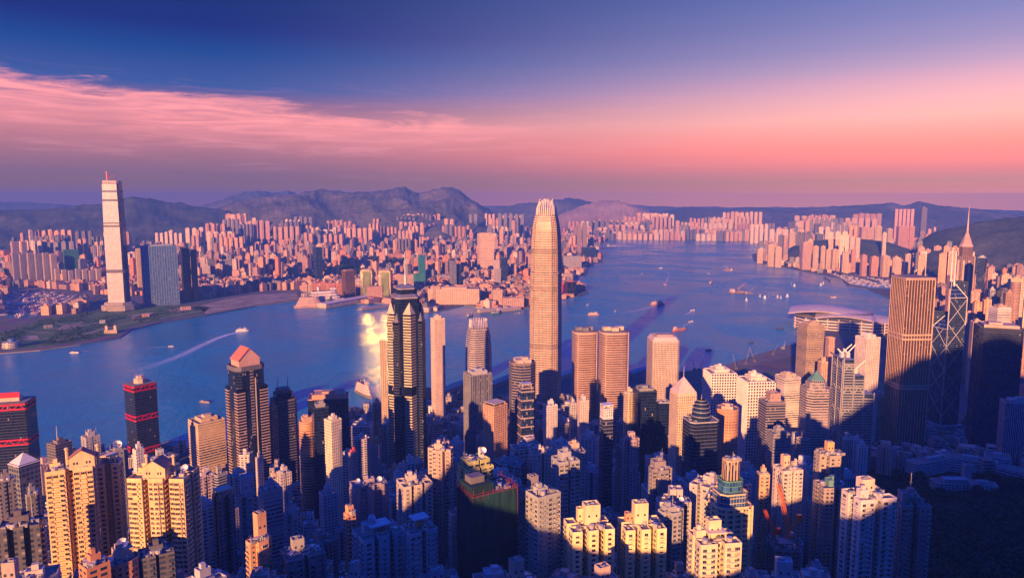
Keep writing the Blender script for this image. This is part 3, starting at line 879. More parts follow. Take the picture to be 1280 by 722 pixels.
def windows(root, poly, h, rz, X, Y, pu, pv, ww, wh, base=6.0, frame=PALE, limit=92):
    """window units set on the plain walls that look towards the camera, the same kind up each stack; the topmost, nearest the camera, are parts of their own"""
    spots = []; n = len(poly); nf = int((h - base - 1) / pv); pipes = []
    for i in range(n):
        p, q = poly[i], poly[(i + 1) % n]; L = math.hypot(q[0] - p[0], q[1] - p[1])
        if L < pu * .8 or not facing(rz, p, q, X, Y): continue
        m = max(1, int((L - .6) / pu)); an = math.atan2(q[1] - p[1], q[0] - p[0])
        ks = [random.choice([0, 1, 1, 2, 3, 0]) for _ in range(m)]
        for c in range(m):
            f = (c + .5) / m
            for k in range(nf):
                if random.random() < .015: continue
                spots.append((h - 2.6 - k * pv - wh * .2, p[0] + (q[0] - p[0]) * f, p[1] + (q[1] - p[1]) * f, an, ks[c]))
            if c and random.random() < .4:
                f = c / m; pipes.append((p[0] + (q[0] - p[0]) * f + math.sin(an) * .2, p[1] + (q[1] - p[1]) * f - math.cos(an) * .2))
    spots.sort(key=lambda s: -s[0])
    units = [window_unit(k, ww, wh, frame) for k in range(4)]; me = [None] * 4; rest = MB()
    for idx, (z, x, y, an, k) in enumerate(spots):
        if idx < limit:
            if me[k] is None:
                o = units[k].build('window', [M['wall'], M['pane']], root); me[k] = o.data
            else:
                o = bpy.data.objects.new('window', me[k]); COL.objects.link(o); o.parent = root
            o.location = (x, y, z); o.rotation_euler = (0, 0, an)
        else:
            c, s = math.cos(an), math.sin(an); U = units[k]
            for f, mt, uv, cc in zip(U.f, U.m, U.uv, U.c):
                rv = random.random()
                rest.face([(x + a * c - e * s, y + a * s + e * c, z + g) for a, e, g in (U.v[j] for j in f)], mt, uv, (rv, rv, rv) if mt == 1 else cc)
    if rest.f:
        o = rest.build('windows', [M['wall'], M['pane']], root); o['kind'] = 'stuff'
    for x, y in pipes[:8]:
        b = MB(); b.bar((0, 0, 1), (0, 0, h - 1), .16, 0, (.30, .29, .28)); b.build('drain_pipe', mats('metal'), root, (x, y, 0))


def pane_mat():
    """glass that varies from one window to the next: dark rooms, drawn curtains, pale blinds"""
    m, t, b = material('window_pane')
    a = t.new('ShaderNodeAttribute'); a.attribute_name = 'Col'; r0 = t.sep(a.outputs['Color'])[0]
    r = t.math('FRACT', t.math('ADD', t.math('MULTIPLY', r0, 7.31), t.math('MULTIPLY', t.new('ShaderNodeObjectInfo').outputs['Random'], 1.0)))
    c = t.ramp(r, [(0, (.010, .014, .026)), (.45, (.030, .040, .060)), (.62, (.055, .060, .070)), (.70, (.16, .13, .10)), (.84, (.07, .10, .10)), (.92, (.34, .28, .21)), (1, (.02, .03, .05))], 'CONSTANT')
    t.put(b.inputs['Base Color'], c); t.put(b.inputs['Roughness'], t.fmix(t.math('GREATER_THAN', r, .68), .08, .4)); b.inputs['Specular IOR Level'].default_value = .6
    return m


M['pane'] = pane_mat()


def plan_of(plan, w, d):
    if isinstance(plan, tuple):
        k, *a = plan
    else:
        k, a = plan, []
    if k == 'rect': return rect(w, d)
    if k == 'cham': return chamfer(w, d, (a[0] if a else .18) * min(w, d))
    if k == 'cross': return cross(w, d, *(a or (.27,)))
    if k == 'slot': return slotted(w, d, *(a or (2, 2, max(1.5, w * .10), min(6, d * .2))))
    if k == 'round': return ellipse(w, d)
    if k == 'stad': return stadium(w, d)
    return rect(w, d)


def tower(label, px, yt, R, wpx, r=22, ratio=.9, plan='rect', mat='flat', style=None, col=BEIGE, trim=None, t=.5, pu=3.2, pv=3.2, fv=.4,
          roof=(('plant', .45, 5), 'units', ('tanks', 2)), name='apartment_tower', cat='tower', group=None, yb=None, win=None, podium=None, detail=1.0, base=None):
    p, w, d, rz = site(px, yt, R, wpx, r, ratio)
    zb = (base_z(p.x, p.y) if base is None else base) - 1.0
    h = max(8.0, p.z - zb)
    root = empty(name, (p.x, p.y, zb), rz)
    tag(root, label, cat, group)
    poly = plan_of(plan, w, d)
    b = MB(); b.prism(poly, 0, h, 0, 2, col)
    if style: walls(b, poly, h, style, pu, pv, trim or col, t, fv)
    elif R < 1150 and mat.startswith('flat'): walls(b, poly, h, 'band', pu, 3.0, tuple(c * .92 for c in (trim or col)), .2, .12)
    b.build('wall', [M['wall'] if win else M[mat], M['wall'], M['roof']], root)
    if win: windows(root, poly, h, rz, p.x, p.y, *win)
    if podium:
        b = MB(); b.prism([(x * podium[0], y * podium[0]) for x, y in rect(w, d)], 0, podium[1], 0, 1, col); b.build('podium', mats('office', 'roof'), root)
    if R < 650 and detail == 1.0: roof = tuple(roof) + (('units', 4), 'ducts', 'tanks')
    roof_parts(root, poly, w, d, h, roof, trim or col, detail)
    RECTS.append((px - wpx / 2, px + wpx / 2, yt, yb if yb else min(722, project((p.x, p.y, zb))[1]), R))
    PLACED.append((p.x, p.y, max(w, d) * .62))
    return root, poly, w, d, h, rz


def ico(root, **k):
    return root

# ------------------------------------------------------------------ landmark towers
def landmark(name, label, px, yt, R, wpx, r=0.0, ratio=1.0, cat='tower', yb=None, base=None):
    p, w, d, rz = site(px, yt, R, wpx, r, ratio)
    zb = (base_z(p.x, p.y) if base is None else base) - 1.0
    root = empty(name, (p.x, p.y, zb), rz); tag(root, label, cat)
    RECTS.append((px - wpx / 2, px + wpx / 2, yt, yb or 722, R)); PLACED.append((p.x, p.y, max(w, d) * .65))
    return root, w, d, p.z - zb


def supertall_claw():
    root, w, d, h = landmark('skyscraper', 'tallest central skyscraper, pale ribbed shaft tapering to a claw-like open crown', 683, 268, 1411, 42, -13, 1.0, 'skyscraper', 500)
    cream = (.60, .47, .38)
    S = lambda k: [(x * k, y * k) for x, y in chamfer(w, w, w * .17)]
    lv = [(0, 1.0), (.50, 1.0), (.505, .985), (.70, .975), (.705, .955), (.80, .94), (.87, .905), (.92, .86), (.96, .79), (.985, .72), (1.0, .66)]
    b = MB()
    for (f0, k0), (f1, k1) in zip(lv, lv[1:]):
        b.prism(S(k0), h * f0, h * f1, 0, 2, cream, None, S(k1))
    pv = 4.6; n = int(h / pv)
    kk = lambda f: float(np.interp(f, [a for a, _ in lv], [c for _, c in lv]))
    for i in range(n):
        z0 = i * pv; k = kk(z0 / h)
        b.ring(S(k), .75, z0, z0 + pv * .38, 1, cream)
    # upright ribs on the faces
    for f0, f1 in ((0, .5), (.505, .70), (.705, .80), (.80, .87), (.87, .92), (.92, .96), (.96, 1.0)):
        k0, k1 = kk(f0 + .001), kk(f1 - .001)
        P0, P1 = offset(S(k0), .7), offset(S(k1), .7)
        for e in range(8):
            p, q, p1, q1 = P0[e], P0[(e + 1) % 8], P1[e], P1[(e + 1) % 8]
            m = 13 if e % 2 == 0 else 3
            for c in range(m + 1):
                t = c / m
                b.bar((p[0] + (q[0] - p[0]) * t, p[1] + (q[1] - p[1]) * t, h * f0), (p1[0] + (q1[0] - p1[0]) * t, p1[1] + (q1[1] - p1[1]) * t, h * f1), .40, 1, cream)
    b.build('wall', mats('bronze', 'wall', 'roof'), root)
    for f in (.30, .61, .80):
        b = MB(); b.ring(S(kk(f) + .004), .9, h * f, h * f + 8, 0, (.26, .20, .17)); b.build('plant_storey', mats('wall'), root)
    # crown of inward-leaning blades
    b = MB(); b.prism(S(.52), h, h + 9, 0, 1, (.25, .2, .17)); b.build('crown_base', mats('wall', 'roof'), root)
    for e in range(8):
        P = S(.66); T = S(.44); p, q, p1, q1 = P[e], P[(e + 1) % 8], T[e], T[(e + 1) % 8]
        m = 6 if e % 2 == 0 else 2
        for c in range(m):
            t = (c + .5) / m
            a = Vector((p[0] + (q[0] - p[0]) * t, p[1] + (q[1] - p[1]) * t, h - 2))
            z = Vector((p1[0] + (q1[0] - p1[0]) * t, p1[1] + (q1[1] - p1[1]) * t, h + (31 - 9 * abs(t - .5)) * (1.0 if e % 2 == 0 else .86)))
            mid = (a + z) / 2 + Vector((a.x, a.y, 0)).normalized() * 2.2
            bb = MB(); bb.bar(a, mid, 1.1, 0, (.66, .60, .54)); bb.bar(mid, z, .8, 0, (.66, .60, .54)); bb.build('crown_blade', mats('wall'), root)


def supertall_west():
    root, w, d, h = landmark('skyscraper', 'pale slab-sided skyscraper alone on the far shore with dark machine-floor bands', 140, 229, 3056, 28, -17, .95, 'skyscraper', 386)
    c = (.50, .44, .41)
    S = lambda k: [(x * k, y * k) for x, y in chamfer(w, d, w * .10)]
    lv = [(0, 1.14), (.04, 1.09), (.12, 1.06), (.25, 1.06), (.62, 1.05), (.85, .99), (1.0, .93)]
    b = MB()
    for (f0, k0), (f1, k1) in zip(lv, lv[1:]): b.prism(S(k0), h * f0, h * f1, 0, 1, c, None, S(k1))
    kk = lambda f: float(np.interp(f, [a for a, _ in lv], [c for _, c in lv]))
    for i in range(int(h / 8)):                 # west sides painted pale for the sunlight on them, shaded sides left dark
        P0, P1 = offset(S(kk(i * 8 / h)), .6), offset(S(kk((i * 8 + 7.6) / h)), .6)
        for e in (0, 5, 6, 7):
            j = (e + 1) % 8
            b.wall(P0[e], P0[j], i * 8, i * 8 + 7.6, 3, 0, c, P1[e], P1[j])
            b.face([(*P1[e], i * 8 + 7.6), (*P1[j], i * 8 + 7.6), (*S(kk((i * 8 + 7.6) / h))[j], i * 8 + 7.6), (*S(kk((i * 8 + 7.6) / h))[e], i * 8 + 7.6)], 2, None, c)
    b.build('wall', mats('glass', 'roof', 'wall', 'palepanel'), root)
    for f, hh in ((.045, 9), (.30, 13), (.66, 7), (.685, 5), (.86, 7), (.93, 6)):
        b = MB(); b.ring(S(kk(f)), .7, h * f, h * f + hh, 0, (.14, .13, .14)); b.build('machine_floor', mats('wall'), root)
    b = MB(); b.parapet(S(.90), 1.0, h, h + 9, 0, (.45, .36, .32)); b.build('parapet', mats('wall'), root)
    b = MB()
    b.bar((-w * .22, -d * .2, h), (-w * .22, -d * .2, h + 42), 2.2, 0, (.55, .10, .09)); b.bar((-w * .22, -d * .2, h + 18), (w * .2, 0, h + 30), 1.2, 0, (.55, .10, .09)); b.bar((-w * .22, -d * .2, h + 40), (w * .05, 0, h + 26), .6, 0, (.55, .10, .09))
    b.build('roof_crane', mats('metal'), root)
    b = MB(); b.prism(chamfer(w * 1.9, d * 1.9, w * .4), 0, 22, 0, 1, CREAM); b.prism(chamfer(w * 1.6, d * 1.6, w * .4), 22, 31, 0, 1, CREAM); b.build('podium', mats('office', 'roof'), root)


def star_tower():
    root, w, d, h = landmark('skyscraper', 'dark glass tower with bright striped corner bays and a stepped top', 507, 378, 1007, 45, 14, 1.0, 'skyscraper', 600)
    g = (.016, .032, .075); w *= .92
    body = chamfer(w, w, w * .13)
    b = MB(); b.prism(body, 0, h, 0, 1, g)
    b.build('wall', mats('curtaindark', 'roof'), root)
    # triangular bays: one on each side, banded, with pointed caps
    for k in range(4):
        a = k * math.pi / 2 - math.pi / 2
        for off, ww, hh in ((0, w * .30, h - 14),):
            ca, sa = math.cos(a), math.sin(a); tx, ty = -sa, ca
            cx, cy = ca * w / 2, sa * w / 2
            tri = [(cx - tx * ww * .75, cy - ty * ww * .75), (cx + ca * ww * .62, cy + sa * ww * .62), (cx + tx * ww * .75, cy + ty * ww * .75)]
            if (tri[1][0] - tri[0][0]) * (tri[2][1] - tri[0][1]) - (tri[1][1] - tri[0][1]) * (tri[2][0] - tri[0][0]) < 0: tri = tri[::-1]
            b = MB(); b.prism(tri, 0, hh, 0, 1, g)
            n = int(hh / 3.9)
            for q in range(n):
                if abs(q - n * .55) < 1.6: continue
                b.ring(tri, .30, q * 3.9, q * 3.9 + 1.9, 1, (.60, .50, .34))
            b.build('corner_bay', mats('glassdark', 'wall'), root)
            b = MB(); b.hip(offset(tri, .4), hh, 17, 0, (.50, .42, .34)); b.build('pointed_cap', mats('wall'), root)
    for k in range(4):
        a = k * math.pi / 2 - math.pi / 4; cx, cy = math.cos(a) * w * .62, math.sin(a) * w * .62
        b = MB(); pl = rect(w * .24, w * .24, cx, cy, a); b.prism(pl, 0, h - 24, 0, 1, g)
        for q in range(int((h - 24) / 3.9)): b.ring(pl, .2, q * 3.9, q * 3.9 + 1.2, 1, (.06, .07, .10))
        b.hip(offset(pl, .3), h - 24, 12, 1, (.14, .14, .17)); b.build('corner_bay', mats('glassdark', 'wall'), root)
    z = h
    for s, hh in ((.88, 9), (.66, 8)):
        pl = [(x * s, y * s) for x, y in body]; b = MB(); b.prism(pl, z, z + hh, 0, 1, g); b.ring(pl, .5, z + hh - 1.4, z + hh, 1, (.34, .30, .28)); b.build('top_tier', mats('curtaindark', 'wall'), root)
        b = MB(); b.hip(offset(pl, .5), z + hh, 4.5, 0, (.16, .17, .22), s - .12); b.build('sloped_roof', mats('metal'), root); z += hh + 4.4
    b = MB(); b.cyl(0, 0, z, 2.2, 14, 1.4, 8, col=PALE); b.cyl(0, 0, z + 14, 1.0, 32, .4, 8, col=PALE); b.build('mast', mats('metal'), root)


def knife_tower():
    root, w, d, h = landmark('skyscraper', 'angular blue glass tower with white diagonal bracing and twin white masts', 1190, 350, 1420, 41, 42, 1.0, 'skyscraper', 545)
    g = (.045, .055, .08); a = w / 2
    C = [(-a, -a), (a, -a), (a, a), (-a, a)]; O = (0, 0)
    H = [.62, .83, 1.0, .42]           # heights of the four quarter shafts, front left right back
    H = [h * 1.0, h * .60, h * .40, h * .80]
    rise = h * .105
    white = (.74, .72, .72)
    b = MB()
    for k in range(4):
        p, q = C[k], C[(k + 1) % 4]; z = H[k]
        b.wall(p, q, 0, z - rise, 0, -a); b.wall(q, O, 0, z, 0, 0); b.wall(O, p, 0, z, 0, 0)
        b.face([(*p, z - rise), (*q, z - rise), (0, 0, z)], 0, [(0, 0), (2 * a, 0), (a, a)])
        b.face([(*q, z - rise), (*q, z - rise + .01), (0, 0, z)], 0, None)
    b.build('wall', mats('glassblue' if False else 'glass'), root)
    mod = h / 6.6
    for k in range(4):
        p, q = C[k], C[(k + 1) % 4]; z = H[k] - rise
        bb = MB(); o = 1.008
        p = (p[0] * o, p[1] * o); q = (q[0] * o, q[1] * o)
        zz = 34.0; up = False
        mid = ((p[0] + q[0]) / 2, (p[1] + q[1]) / 2)
        while zz < z - 4:
            z1 = min(zz + mod, z)
            f = (z1 - zz) / mod
            bb.bar((*p, zz), (p[0] + (q[0] - p[0]) * f, p[1] + (q[1] - p[1]) * f, z1), .45, 0, white); bb.bar((*q, zz), (q[0] + (p[0] - q[0]) * f, q[1] + (p[1] - q[1]) * f, z1), .45, 0, white)
            zz = z1
        bb.bar((*p, 16), (*p, z), .8, 0, white); bb.bar((*q, 16), (*q, z), .8, 0, white)
        bb.bar((*p, z), (*q, z), .6, 0, white); bb.bar((*p, z), (0, 0, H[k]), .6, 0, white); bb.bar((*q, z), (0, 0, H[k]), .6, 0, white)
        bb.build('bracing', mats('metal'), root)
    for s in (-1, 1):
        b = MB(); b.cyl(-a * .25 + s * 4.6, -a * .35 + s * 1.2, h - 14, 1.5, 44, 1.2, 8, col=white); b.cyl(-a * .25 + s * 4.6, -a * .35 + s * 1.2, h + 30, 1.0, 26, .6, 8, col=white)
        b.box(-a * .25 + s * 4.6, -a * .35, h + 50, 4.5, 3, 6, 0, 0, None, (.6, .42, .35)); b.build('mast', mats('metal'), root)
    b = MB(); b.box(0, 0, 0, w * 1.35, w * 1.35, 20, 0, 0, 1, PALE); b.build('podium', mats('office', 'roof'), root)


def spire_tower():
    root, w, d, h = landmark('skyscraper', 'bronze tower with a pyramid crown and a tall needle spire', 1207, 320, 2667, 26, -8, .9, 'skyscraper', 370)
    c = (.34, .22, .20)
    tri = chamfer(w, d, w * .28)
    b = MB(); b.prism(tri, 0, h, 0, 1, c); walls(b, tri, h, 'fins', 5.0, 4, (.44, .30, .26), .8, .4); b.build('wall', mats('curtaingold', 'wall'), root)
    P = lambda s: [(x * s, y * s) for x, y in tri]
    b = MB(); b.prism(P(.72), h, h + 30, 0, 1, (.38, .24, .20), None, P(.72)); b.build('upper_storeys', mats('curtaingold', 'wall'), root)
    b = MB(); b.hip(P(.76), h + 30, 10, 0, (.50, .34, .30), .8); b.hip(P(.60), h + 40, 40, 0, (.46, .30, .27), .12); b.build('pyramid_roof', mats('wall'), root)
    b = MB(); b.cyl(0, 0, h + 78, 3.2, 38, 1.8, 8, col=(.5, .36, .32)); b.cyl(0, 0, h + 116, 1.6, 42, .5, 8, col=(.5, .36, .32)); b.build('spire', mats('metal'), root)
    for s in (-.3, 0, .3):
        b = MB(); b.box(s * w, -d * .5 - 1, h * .55, w * .10, 1.4, h * .40, 0, 0, None, (.62, .40, .30)); b.build('arched_panel', mats('wall'), root)


def ribbed_tower():
    root, w, d, h = landmark('skyscraper', 'tall bronze box tower with close upright ribs and a double belt', 1142, 346, 1320, 58, 33, .95, 'skyscraper', 556)
    poly = chamfer(w, d, w * .06)
    b = MB(); b.prism(poly, 0, h, 0, 2, (.12, .08, .07)); walls(b, poly, h, 'fins', 4.6, 4, (.66, .44, .31), .45, .4)
    b.build('wall', mats('curtaingold', 'wall', 'roof'), root)
    for z in (h * .645, h * .67, h * .355, h * .372):
        b = MB(); b.ring(offset(poly, .5), .7, z, z + 2.6, 0, (.56, .38, .28)); b.build('belt', mats('wall'), root)
    b = MB(); b.ring(poly, .8, h - 3, h + 1, 0, (.42, .30, .26)); b.prism(offset(poly, -2), h, h + 1, 0, 0, (.2, .16, .15)); b.build('roof', mats('wall'), root)


def hooped_pair():
    for px, yt, wpx, lb in ((731, 413, 36, 'left of the twin round-shouldered banded towers, dark plant on its roof'), (767.5, 413, 43, 'right of the twin round-shouldered banded towers, cream boxes on its roof')):
        root, w, d, h = landmark('office_tower', lb, px, yt, 1204 if px < 750 else 1190, wpx, 18, .95, 'tower', 520)
        poly = chamfer(w, d, w * .30)
        poly = []
        for sx, sy in ((1, -1), (1, 1), (-1, 1), (-1, -1)):
            for k in range(5):
                a0 = {(1, -1): -90, (1, 1): 0, (-1, 1): 90, (-1, -1): 180}[(sx, sy)] + k * 22.5
                rr = w * .30; poly.append((sx * (w / 2 - rr) + rr * math.cos(rad(a0)), sy * (d / 2 - rr) + rr * math.sin(rad(a0))))
        b = MB(); b.prism(poly, 0, h, 0, 2, (.2, .15, .13)); walls(b, poly, h, 'band', 3, 3.9, (.47, .33, .27), .45, .46)
        for k in (2, 7, 12, 17):
            b.bar((poly[k][0] * 1.02, poly[k][1] * 1.02, 0), (poly[k][0] * 1.02, poly[k][1] * 1.02, h), .9, 1, (.5, .36, .3))
        b.build('wall', mats('bronze', 'wall', 'roof'), root)
        b = MB(); b.ring(poly, .6, h - 4, h, 0, (.46, .33, .28)); b.prism(offset(poly, -3), h - .5, h + .6, 0, 0, (.2, .18, .17)); b.build('roof', mats('wall'), root)
        for q in range(3):
            b = MB(); b.box(0, 0, 0, w * .26, d * .26, 6, 0, 0, None, CREAM if px > 750 else (.16, .17, .22)); b.build('plant_room', mats('wall'), root, ((-.26 + q * .25) * w, (.1, -.1, .12)[q] * d, h + .6))


def porthole_tower():
    root, w, d, h = landmark('office_tower', 'cream block of round porthole windows with a sloping roof edge, on the waterfront', 829, 424, 1275, 42, 14, 1.05, 'tower', 492)
    poly = chamfer(w, d, w * .07)
    b = MB(); b.prism(poly, 0, h, 0, 1, (.56, .45, .37)); b.build('wall', mats('port', 'roof'), root)
    b = MB(); b.hip(poly, h, 8, 0, (.56, .45, .38), .80); b.build('bevelled_roof', mats('wall'), root)
    b = MB(); b.box(0, 0, h + 8, w * .6, d * .5, 2.5, 0, 0, None, (.40, .33, .28)); b.build('plant_room', mats('wall'), root)


def fin_tower_small():
    root, w, d, h = landmark('office_tower', 'shaded banded tower crowned by upright white blades, left of the tallest tower', 598, 408, 1350, 37, 20, .9, 'tower', 470)
    P = lambda k: [(x * k, y * k) for x, y in chamfer(w, d, w * .2)]
    b = MB(); lv = [(0, 1.0), (.62, 1.0), (.80, .95), (.92, .86), (1.0, .74)]
    for (f0, k0), (f1, k1) in zip(lv, lv[1:]): b.prism(P(k0), h * f0, h * f1, 0, 2, GREY, None, P(k1))
    kk = lambda f: float(np.interp(f, [a for a, _ in lv], [c for _, c in lv]))
    for i in range(int(h / 4.2)): b.ring(P(kk(i * 4.2 / h)), .55, i * 4.2, i * 4.2 + 2.0, 1, (.52, .44, .40))
    b.build('wall', mats('glass', 'wall', 'roof'), root)
    for e in range(8):
        A = P(.76)[e]; Bq = P(.76)[(e + 1) % 8]; m = 6 if e % 2 == 0 else 2
        for c in range(m):
            f = (c + .5) / m; x, y = A[0] + (Bq[0] - A[0]) * f, A[1] + (Bq[1] - A[1]) * f
            bb = MB(); bb.bar((x, y, h - 8), (x * .9, y * .9, h + 15), .62, 0, (.66, .58, .54)); bb.build('crown_blade', mats('wall'), root)


def truss_bank():
    root, w, d, h = landmark('office_tower', 'stepped grey tower hung on exterior trusses, white cranes on top', 1068, 446, 1150, 54, 24, .8, 'tower', 590)
    st = (.34, .35, .38)
    bays = [(-.33, 1.0), (0, .86), (.33, .70)]
    b = MB()
    for x, f in bays:
        pl = rect(w * .325, d, x * w, 0); b.prism(pl, 0, h * f, 0, 2, st)
        for q in range(int(h * f / 4)): b.ring(pl, .25, q * 4, q * 4 + 1.5, 1, st)
    b.build('wall', mats('glass', 'wall', 'roof'), root)
    for i, (x, f) in enumerate(bays):
        bb = MB(); y = -d / 2 - 1.2
        x0, x1 = (x - .16) * w, (x + .16) * w
        for xx in (x0, x1): bb.bar((xx, y, 0), (xx, y, h * f + 3), .8, 0, PALE)
        z = h * .14
        while z < h * f - 10:
            bb.bar((x0, y, z), ((x0 + x1) / 2, y, z + 9), .6, 0, PALE); bb.bar((x1, y, z), ((x0 + x1) / 2, y, z + 9), .6, 0, PALE); bb.bar((x0, y, z + 9), (x1, y, z + 9), .5, 0, PALE); z += h * .19
        xl = -w / 2 - 1.2
        bb.build('truss', mats('metal'), root)
    xl = -w / 2 - 1.2; bb = MB()
    for yy in (-d / 2, 0, d / 2): bb.bar((xl, yy, 0), (xl, yy, h), .8, 0, PALE)
    z = h * .14
    while z < h - 12:
        for y0 in (-d / 2, 0):
            bb.bar((xl, y0, z), (xl, y0 + d / 4, z + 9), .55, 0, PALE); bb.bar((xl, y0 + d / 2, z), (xl, y0 + d / 4, z + 9), .55, 0, PALE)
        z += h * .19
    bb.build('truss', mats('metal'), root)
    for x, f, s in ((-.40, 1.0, 1), (-.22, 1.0, .8), (.05, .86, 1)):
        bb = MB(); bb.box(x * w, 0, h * f, 5, 6, 7, 0, 0, None, WHITE); bb.bar((x * w, 0, h * f + 6), (x * w + 12 * s, -4, h * f + 20), .9, 0, WHITE); bb.bar((x * w, 0, h * f + 6), (x * w - 5, 3, h * f + 12), 1.3, 0, WHITE); bb.build('service_crane', mats('metal'), root)


def red_belt(px, yt, R, wpx, lb, extra):
    root, w, d, h = landmark('office_tower', lb, px, yt, R, wpx, 24 if px > 100 else -20, .9, 'tower', 560)
    red = (.62, .02, .06); poly = chamfer(w, d, w * .04)
    b = MB(); b.prism(poly, 0, h, 0, 1, DARK); walls(b, poly, h, 'band', 3, 3.8, (.035, .035, .05), .12, .25); b.build('wall', mats('curtaindark', 'wall'), root)
    for z in (h - 9, h * .60, h * .22):
        b = MB()
        b.ring(poly, .7, z, z + 1.8, 0, red); b.ring(poly, .7, z + 6.4, z + 8.2, 0, red)
        for i in range(len(poly)):
            p, q = offset(poly, .5)[i], offset(poly, .5)[(i + 1) % len(poly)]; L = math.hypot(q[0] - p[0], q[1] - p[1])
            if L < 8: continue
            m = 5
            for c in range(m):
                a0, a1 = c / m, (c + 1) / m
                b.bar((p[0] + (q[0] - p[0]) * a0, p[1] + (q[1] - p[1]) * a0, z + (1 if c % 2 else 7)), (p[0] + (q[0] - p[0]) * a1, p[1] + (q[1] - p[1]) * a1, z + (7 if c % 2 else 1)), .5, 0, red)
        b.build('red_truss_belt', mats('metal'), root)
    for i in (0, 2, 4, 6):
        pass
    b = MB(); b.prism(offset(poly, -.6), h, h + .5, 0, 0, (.22, .2, .19)); b.build('roof', mats('roof'), root)
    if extra == 'plant':
        b = MB(); b.cyl(0, 0, h + .5, w * .26, 7, n=8, col=CREAM); b.cyl(0, 0, h + 7.5, w * .16, 4, n=8, col=CREAM); b.build('plant_room', mats('wall'), root)
        for q in range(6):
            b = MB(); b.cyl(0, 0, 0, .25, 6 + q % 3 * 2, .1, 6, col=PALE); b.build('antenna', mats('metal'), root, (rnd(-.22, .22) * w, rnd(-.2, .2) * d, h + 8))
    else:
        b = MB(); b.box(-w * .1, 0, h + .5, w * .62, d * .4, 5, 0, 0, None, CREAM); b.build('plant_room', mats('wall'), root)
        b = MB(); b.box(-w * .1, -d * .2, h + 5.5, w * .66, 1.2, 7, 0, 0, None, red); b.build('red_roof_sign', mats('metal'), root)


def gabled_tower():
    root, w, d, h = landmark('skyscraper', 'dark blue tower with banded corners and a red gabled roof house', 307, 455, 965, 50, 24, .85, 'skyscraper', 590)
    body = chamfer(w, d, w * .16)
    b = MB(); b.prism(body, 0, h, 0, 2, DARK)
    b.build('wall', mats('curtaindark', 'wall', 'roof'), root)
    for sx, sy in ((-1, -1), (1, -1), (1, 1), (-1, 1)):
        pl = rect(w * .26, d * .26, sx * w * .40, sy * d * .40); b = MB(); b.prism(pl, 0, h * .86, 0, 1, DARK)
        for q in range(int(h * .86 / 3.8)): b.ring(pl, .45, q * 3.8, q * 3.8 + 1.3, 1, (.46, .34, .27))
        b.build('corner_bay', mats('glassdark', 'wall'), root)
    b = MB()
    for q in range(int(h * .55 / 3.8), int(h / 3.8)):
        b.box(0, -d / 2 - .3, q * 3.8, w * .12, .8, 1.5, 0, 0, None, (.3, .24, .22))
    b.box(w * .12, -d / 2 - .4, h * .2, 1.2, .8, h * .72, 0, 0, None, (.5, .42, .36)); b.build('pilaster', mats('wall'), root)
    b = MB(); b.ring(body, .8, h - 5, h + 1, 0, (.12, .12, .16)); b.build('parapet', mats('wall'), root)
    # roof house with pediment
    a, e = w * .36, d * .36; z = h; z1 = h + 9; z2 = h + 23
    b = MB(); b.prism(rect(2 * a, 2 * e), z, z1, 0, None, (.52, .32, .27))
    b.face([(-a, -e, z1), (a, -e, z1), (0, -e, z2)], 0, None, (.52, .34, .30)); b.face([(a, e, z1), (-a, e, z1), (0, e, z2)], 0, None, (.52, .34, .30)); b.build('roof_house', mats('wall'), root)
    b = MB()
    for s in (-1, 1):
        x0 = s * (a + 1.2); pts = [(x0, -e - 1, z1 - .8), (x0, e + 1, z1 - .8), (0, e + 1, z2 + .3), (0, -e - 1, z2 + .3)]
        b.face(pts if s > 0 else pts[::-1], 0, None, (.52, .16, .10))
        b.face([(x, y, zz - .5) for x, y, zz in (pts[::-1] if s > 0 else pts)], 0, None, (.52, .16, .10))
        for q in range(5): b.bar((x0 * (1 - q * .24), -e - 1.1, z1 - .6 + (z2 - z1) * q * .24), (x0 * (1 - q * .24), e + 1, z1 - .6 + (z2 - z1) * q * .24), .35, 0, (.62, .30, .24))
    b.build('gable_roof', mats('wall'), root)


def far_slab_tower(label, px, yt, R, wpx, r, ratio, col, mat, style=None, trim=None, roof=(), yb=None, name='apartment_tower', plan='rect', **k):
    return tower(label, px, yt, R, wpx, r, ratio, plan, mat, style, col, trim, roof=roof, name=name, yb=yb, detail=.3, **k)


supertall_claw(); supertall_west(); star_tower(); knife_tower(); spire_tower(); ribbed_tower(); hooped_pair(); porthole_tower(); fin_tower_small(); truss_bank(); gabled_tower()
red_belt(175, 478, 1180, 42, 'black tower with red truss belts and a cream plant house on its roof', 'plant')
red_belt(18, 500, 1130, 56, 'black tower with red truss belts and a red sign on its roof', 'sign')

# ------------------------------------------------------------------ towers of the near shore and the slope
NW = (3.3, 3.1, 2.3, 1.65)           # bay, storey, window width and height
T = tower
OFF = dict(name='office_tower')

# far left
T('dark glass tower with a white pyramid roof, lower left', 30, 578, 640, 40, 28, .9, 'rect', 'office', None, (.16, .17, .20), roof=(('pyr', 8, 1.0, (.66, .62, .58)),), **OFF)
T('dim slab of small windows at the left edge, below the red-belted tower', 7, 600, 610, 24, 10, .8, 'slot', 'flat', None, (.22, .21, .22))
T('dark tower with dim balconies at the lower left corner', 26, 655, 455, 62, -12, .7, ('slot', 3, 1, 3, 4), 'flat2', 'balc', (.10, .10, .12), (.12, .11, .13), 1.1)
T('slim grey tower just left of the cream pedimented blocks', 40, 618, 560, 20, 18, .9, 'cross', 'flat3', None, GREY)
T('block with a tall white mast and one orange-lit side, at the harbour edge', 74, 553, 930, 32, 30, .9, 'rect', 'office', 'band', (.12, .12, .14), (.20, .17, .16), .3, fv=.35, roof=(('plant', .5, 3), ('mast', 20, -.1, 0, .6), 'units'), **OFF)
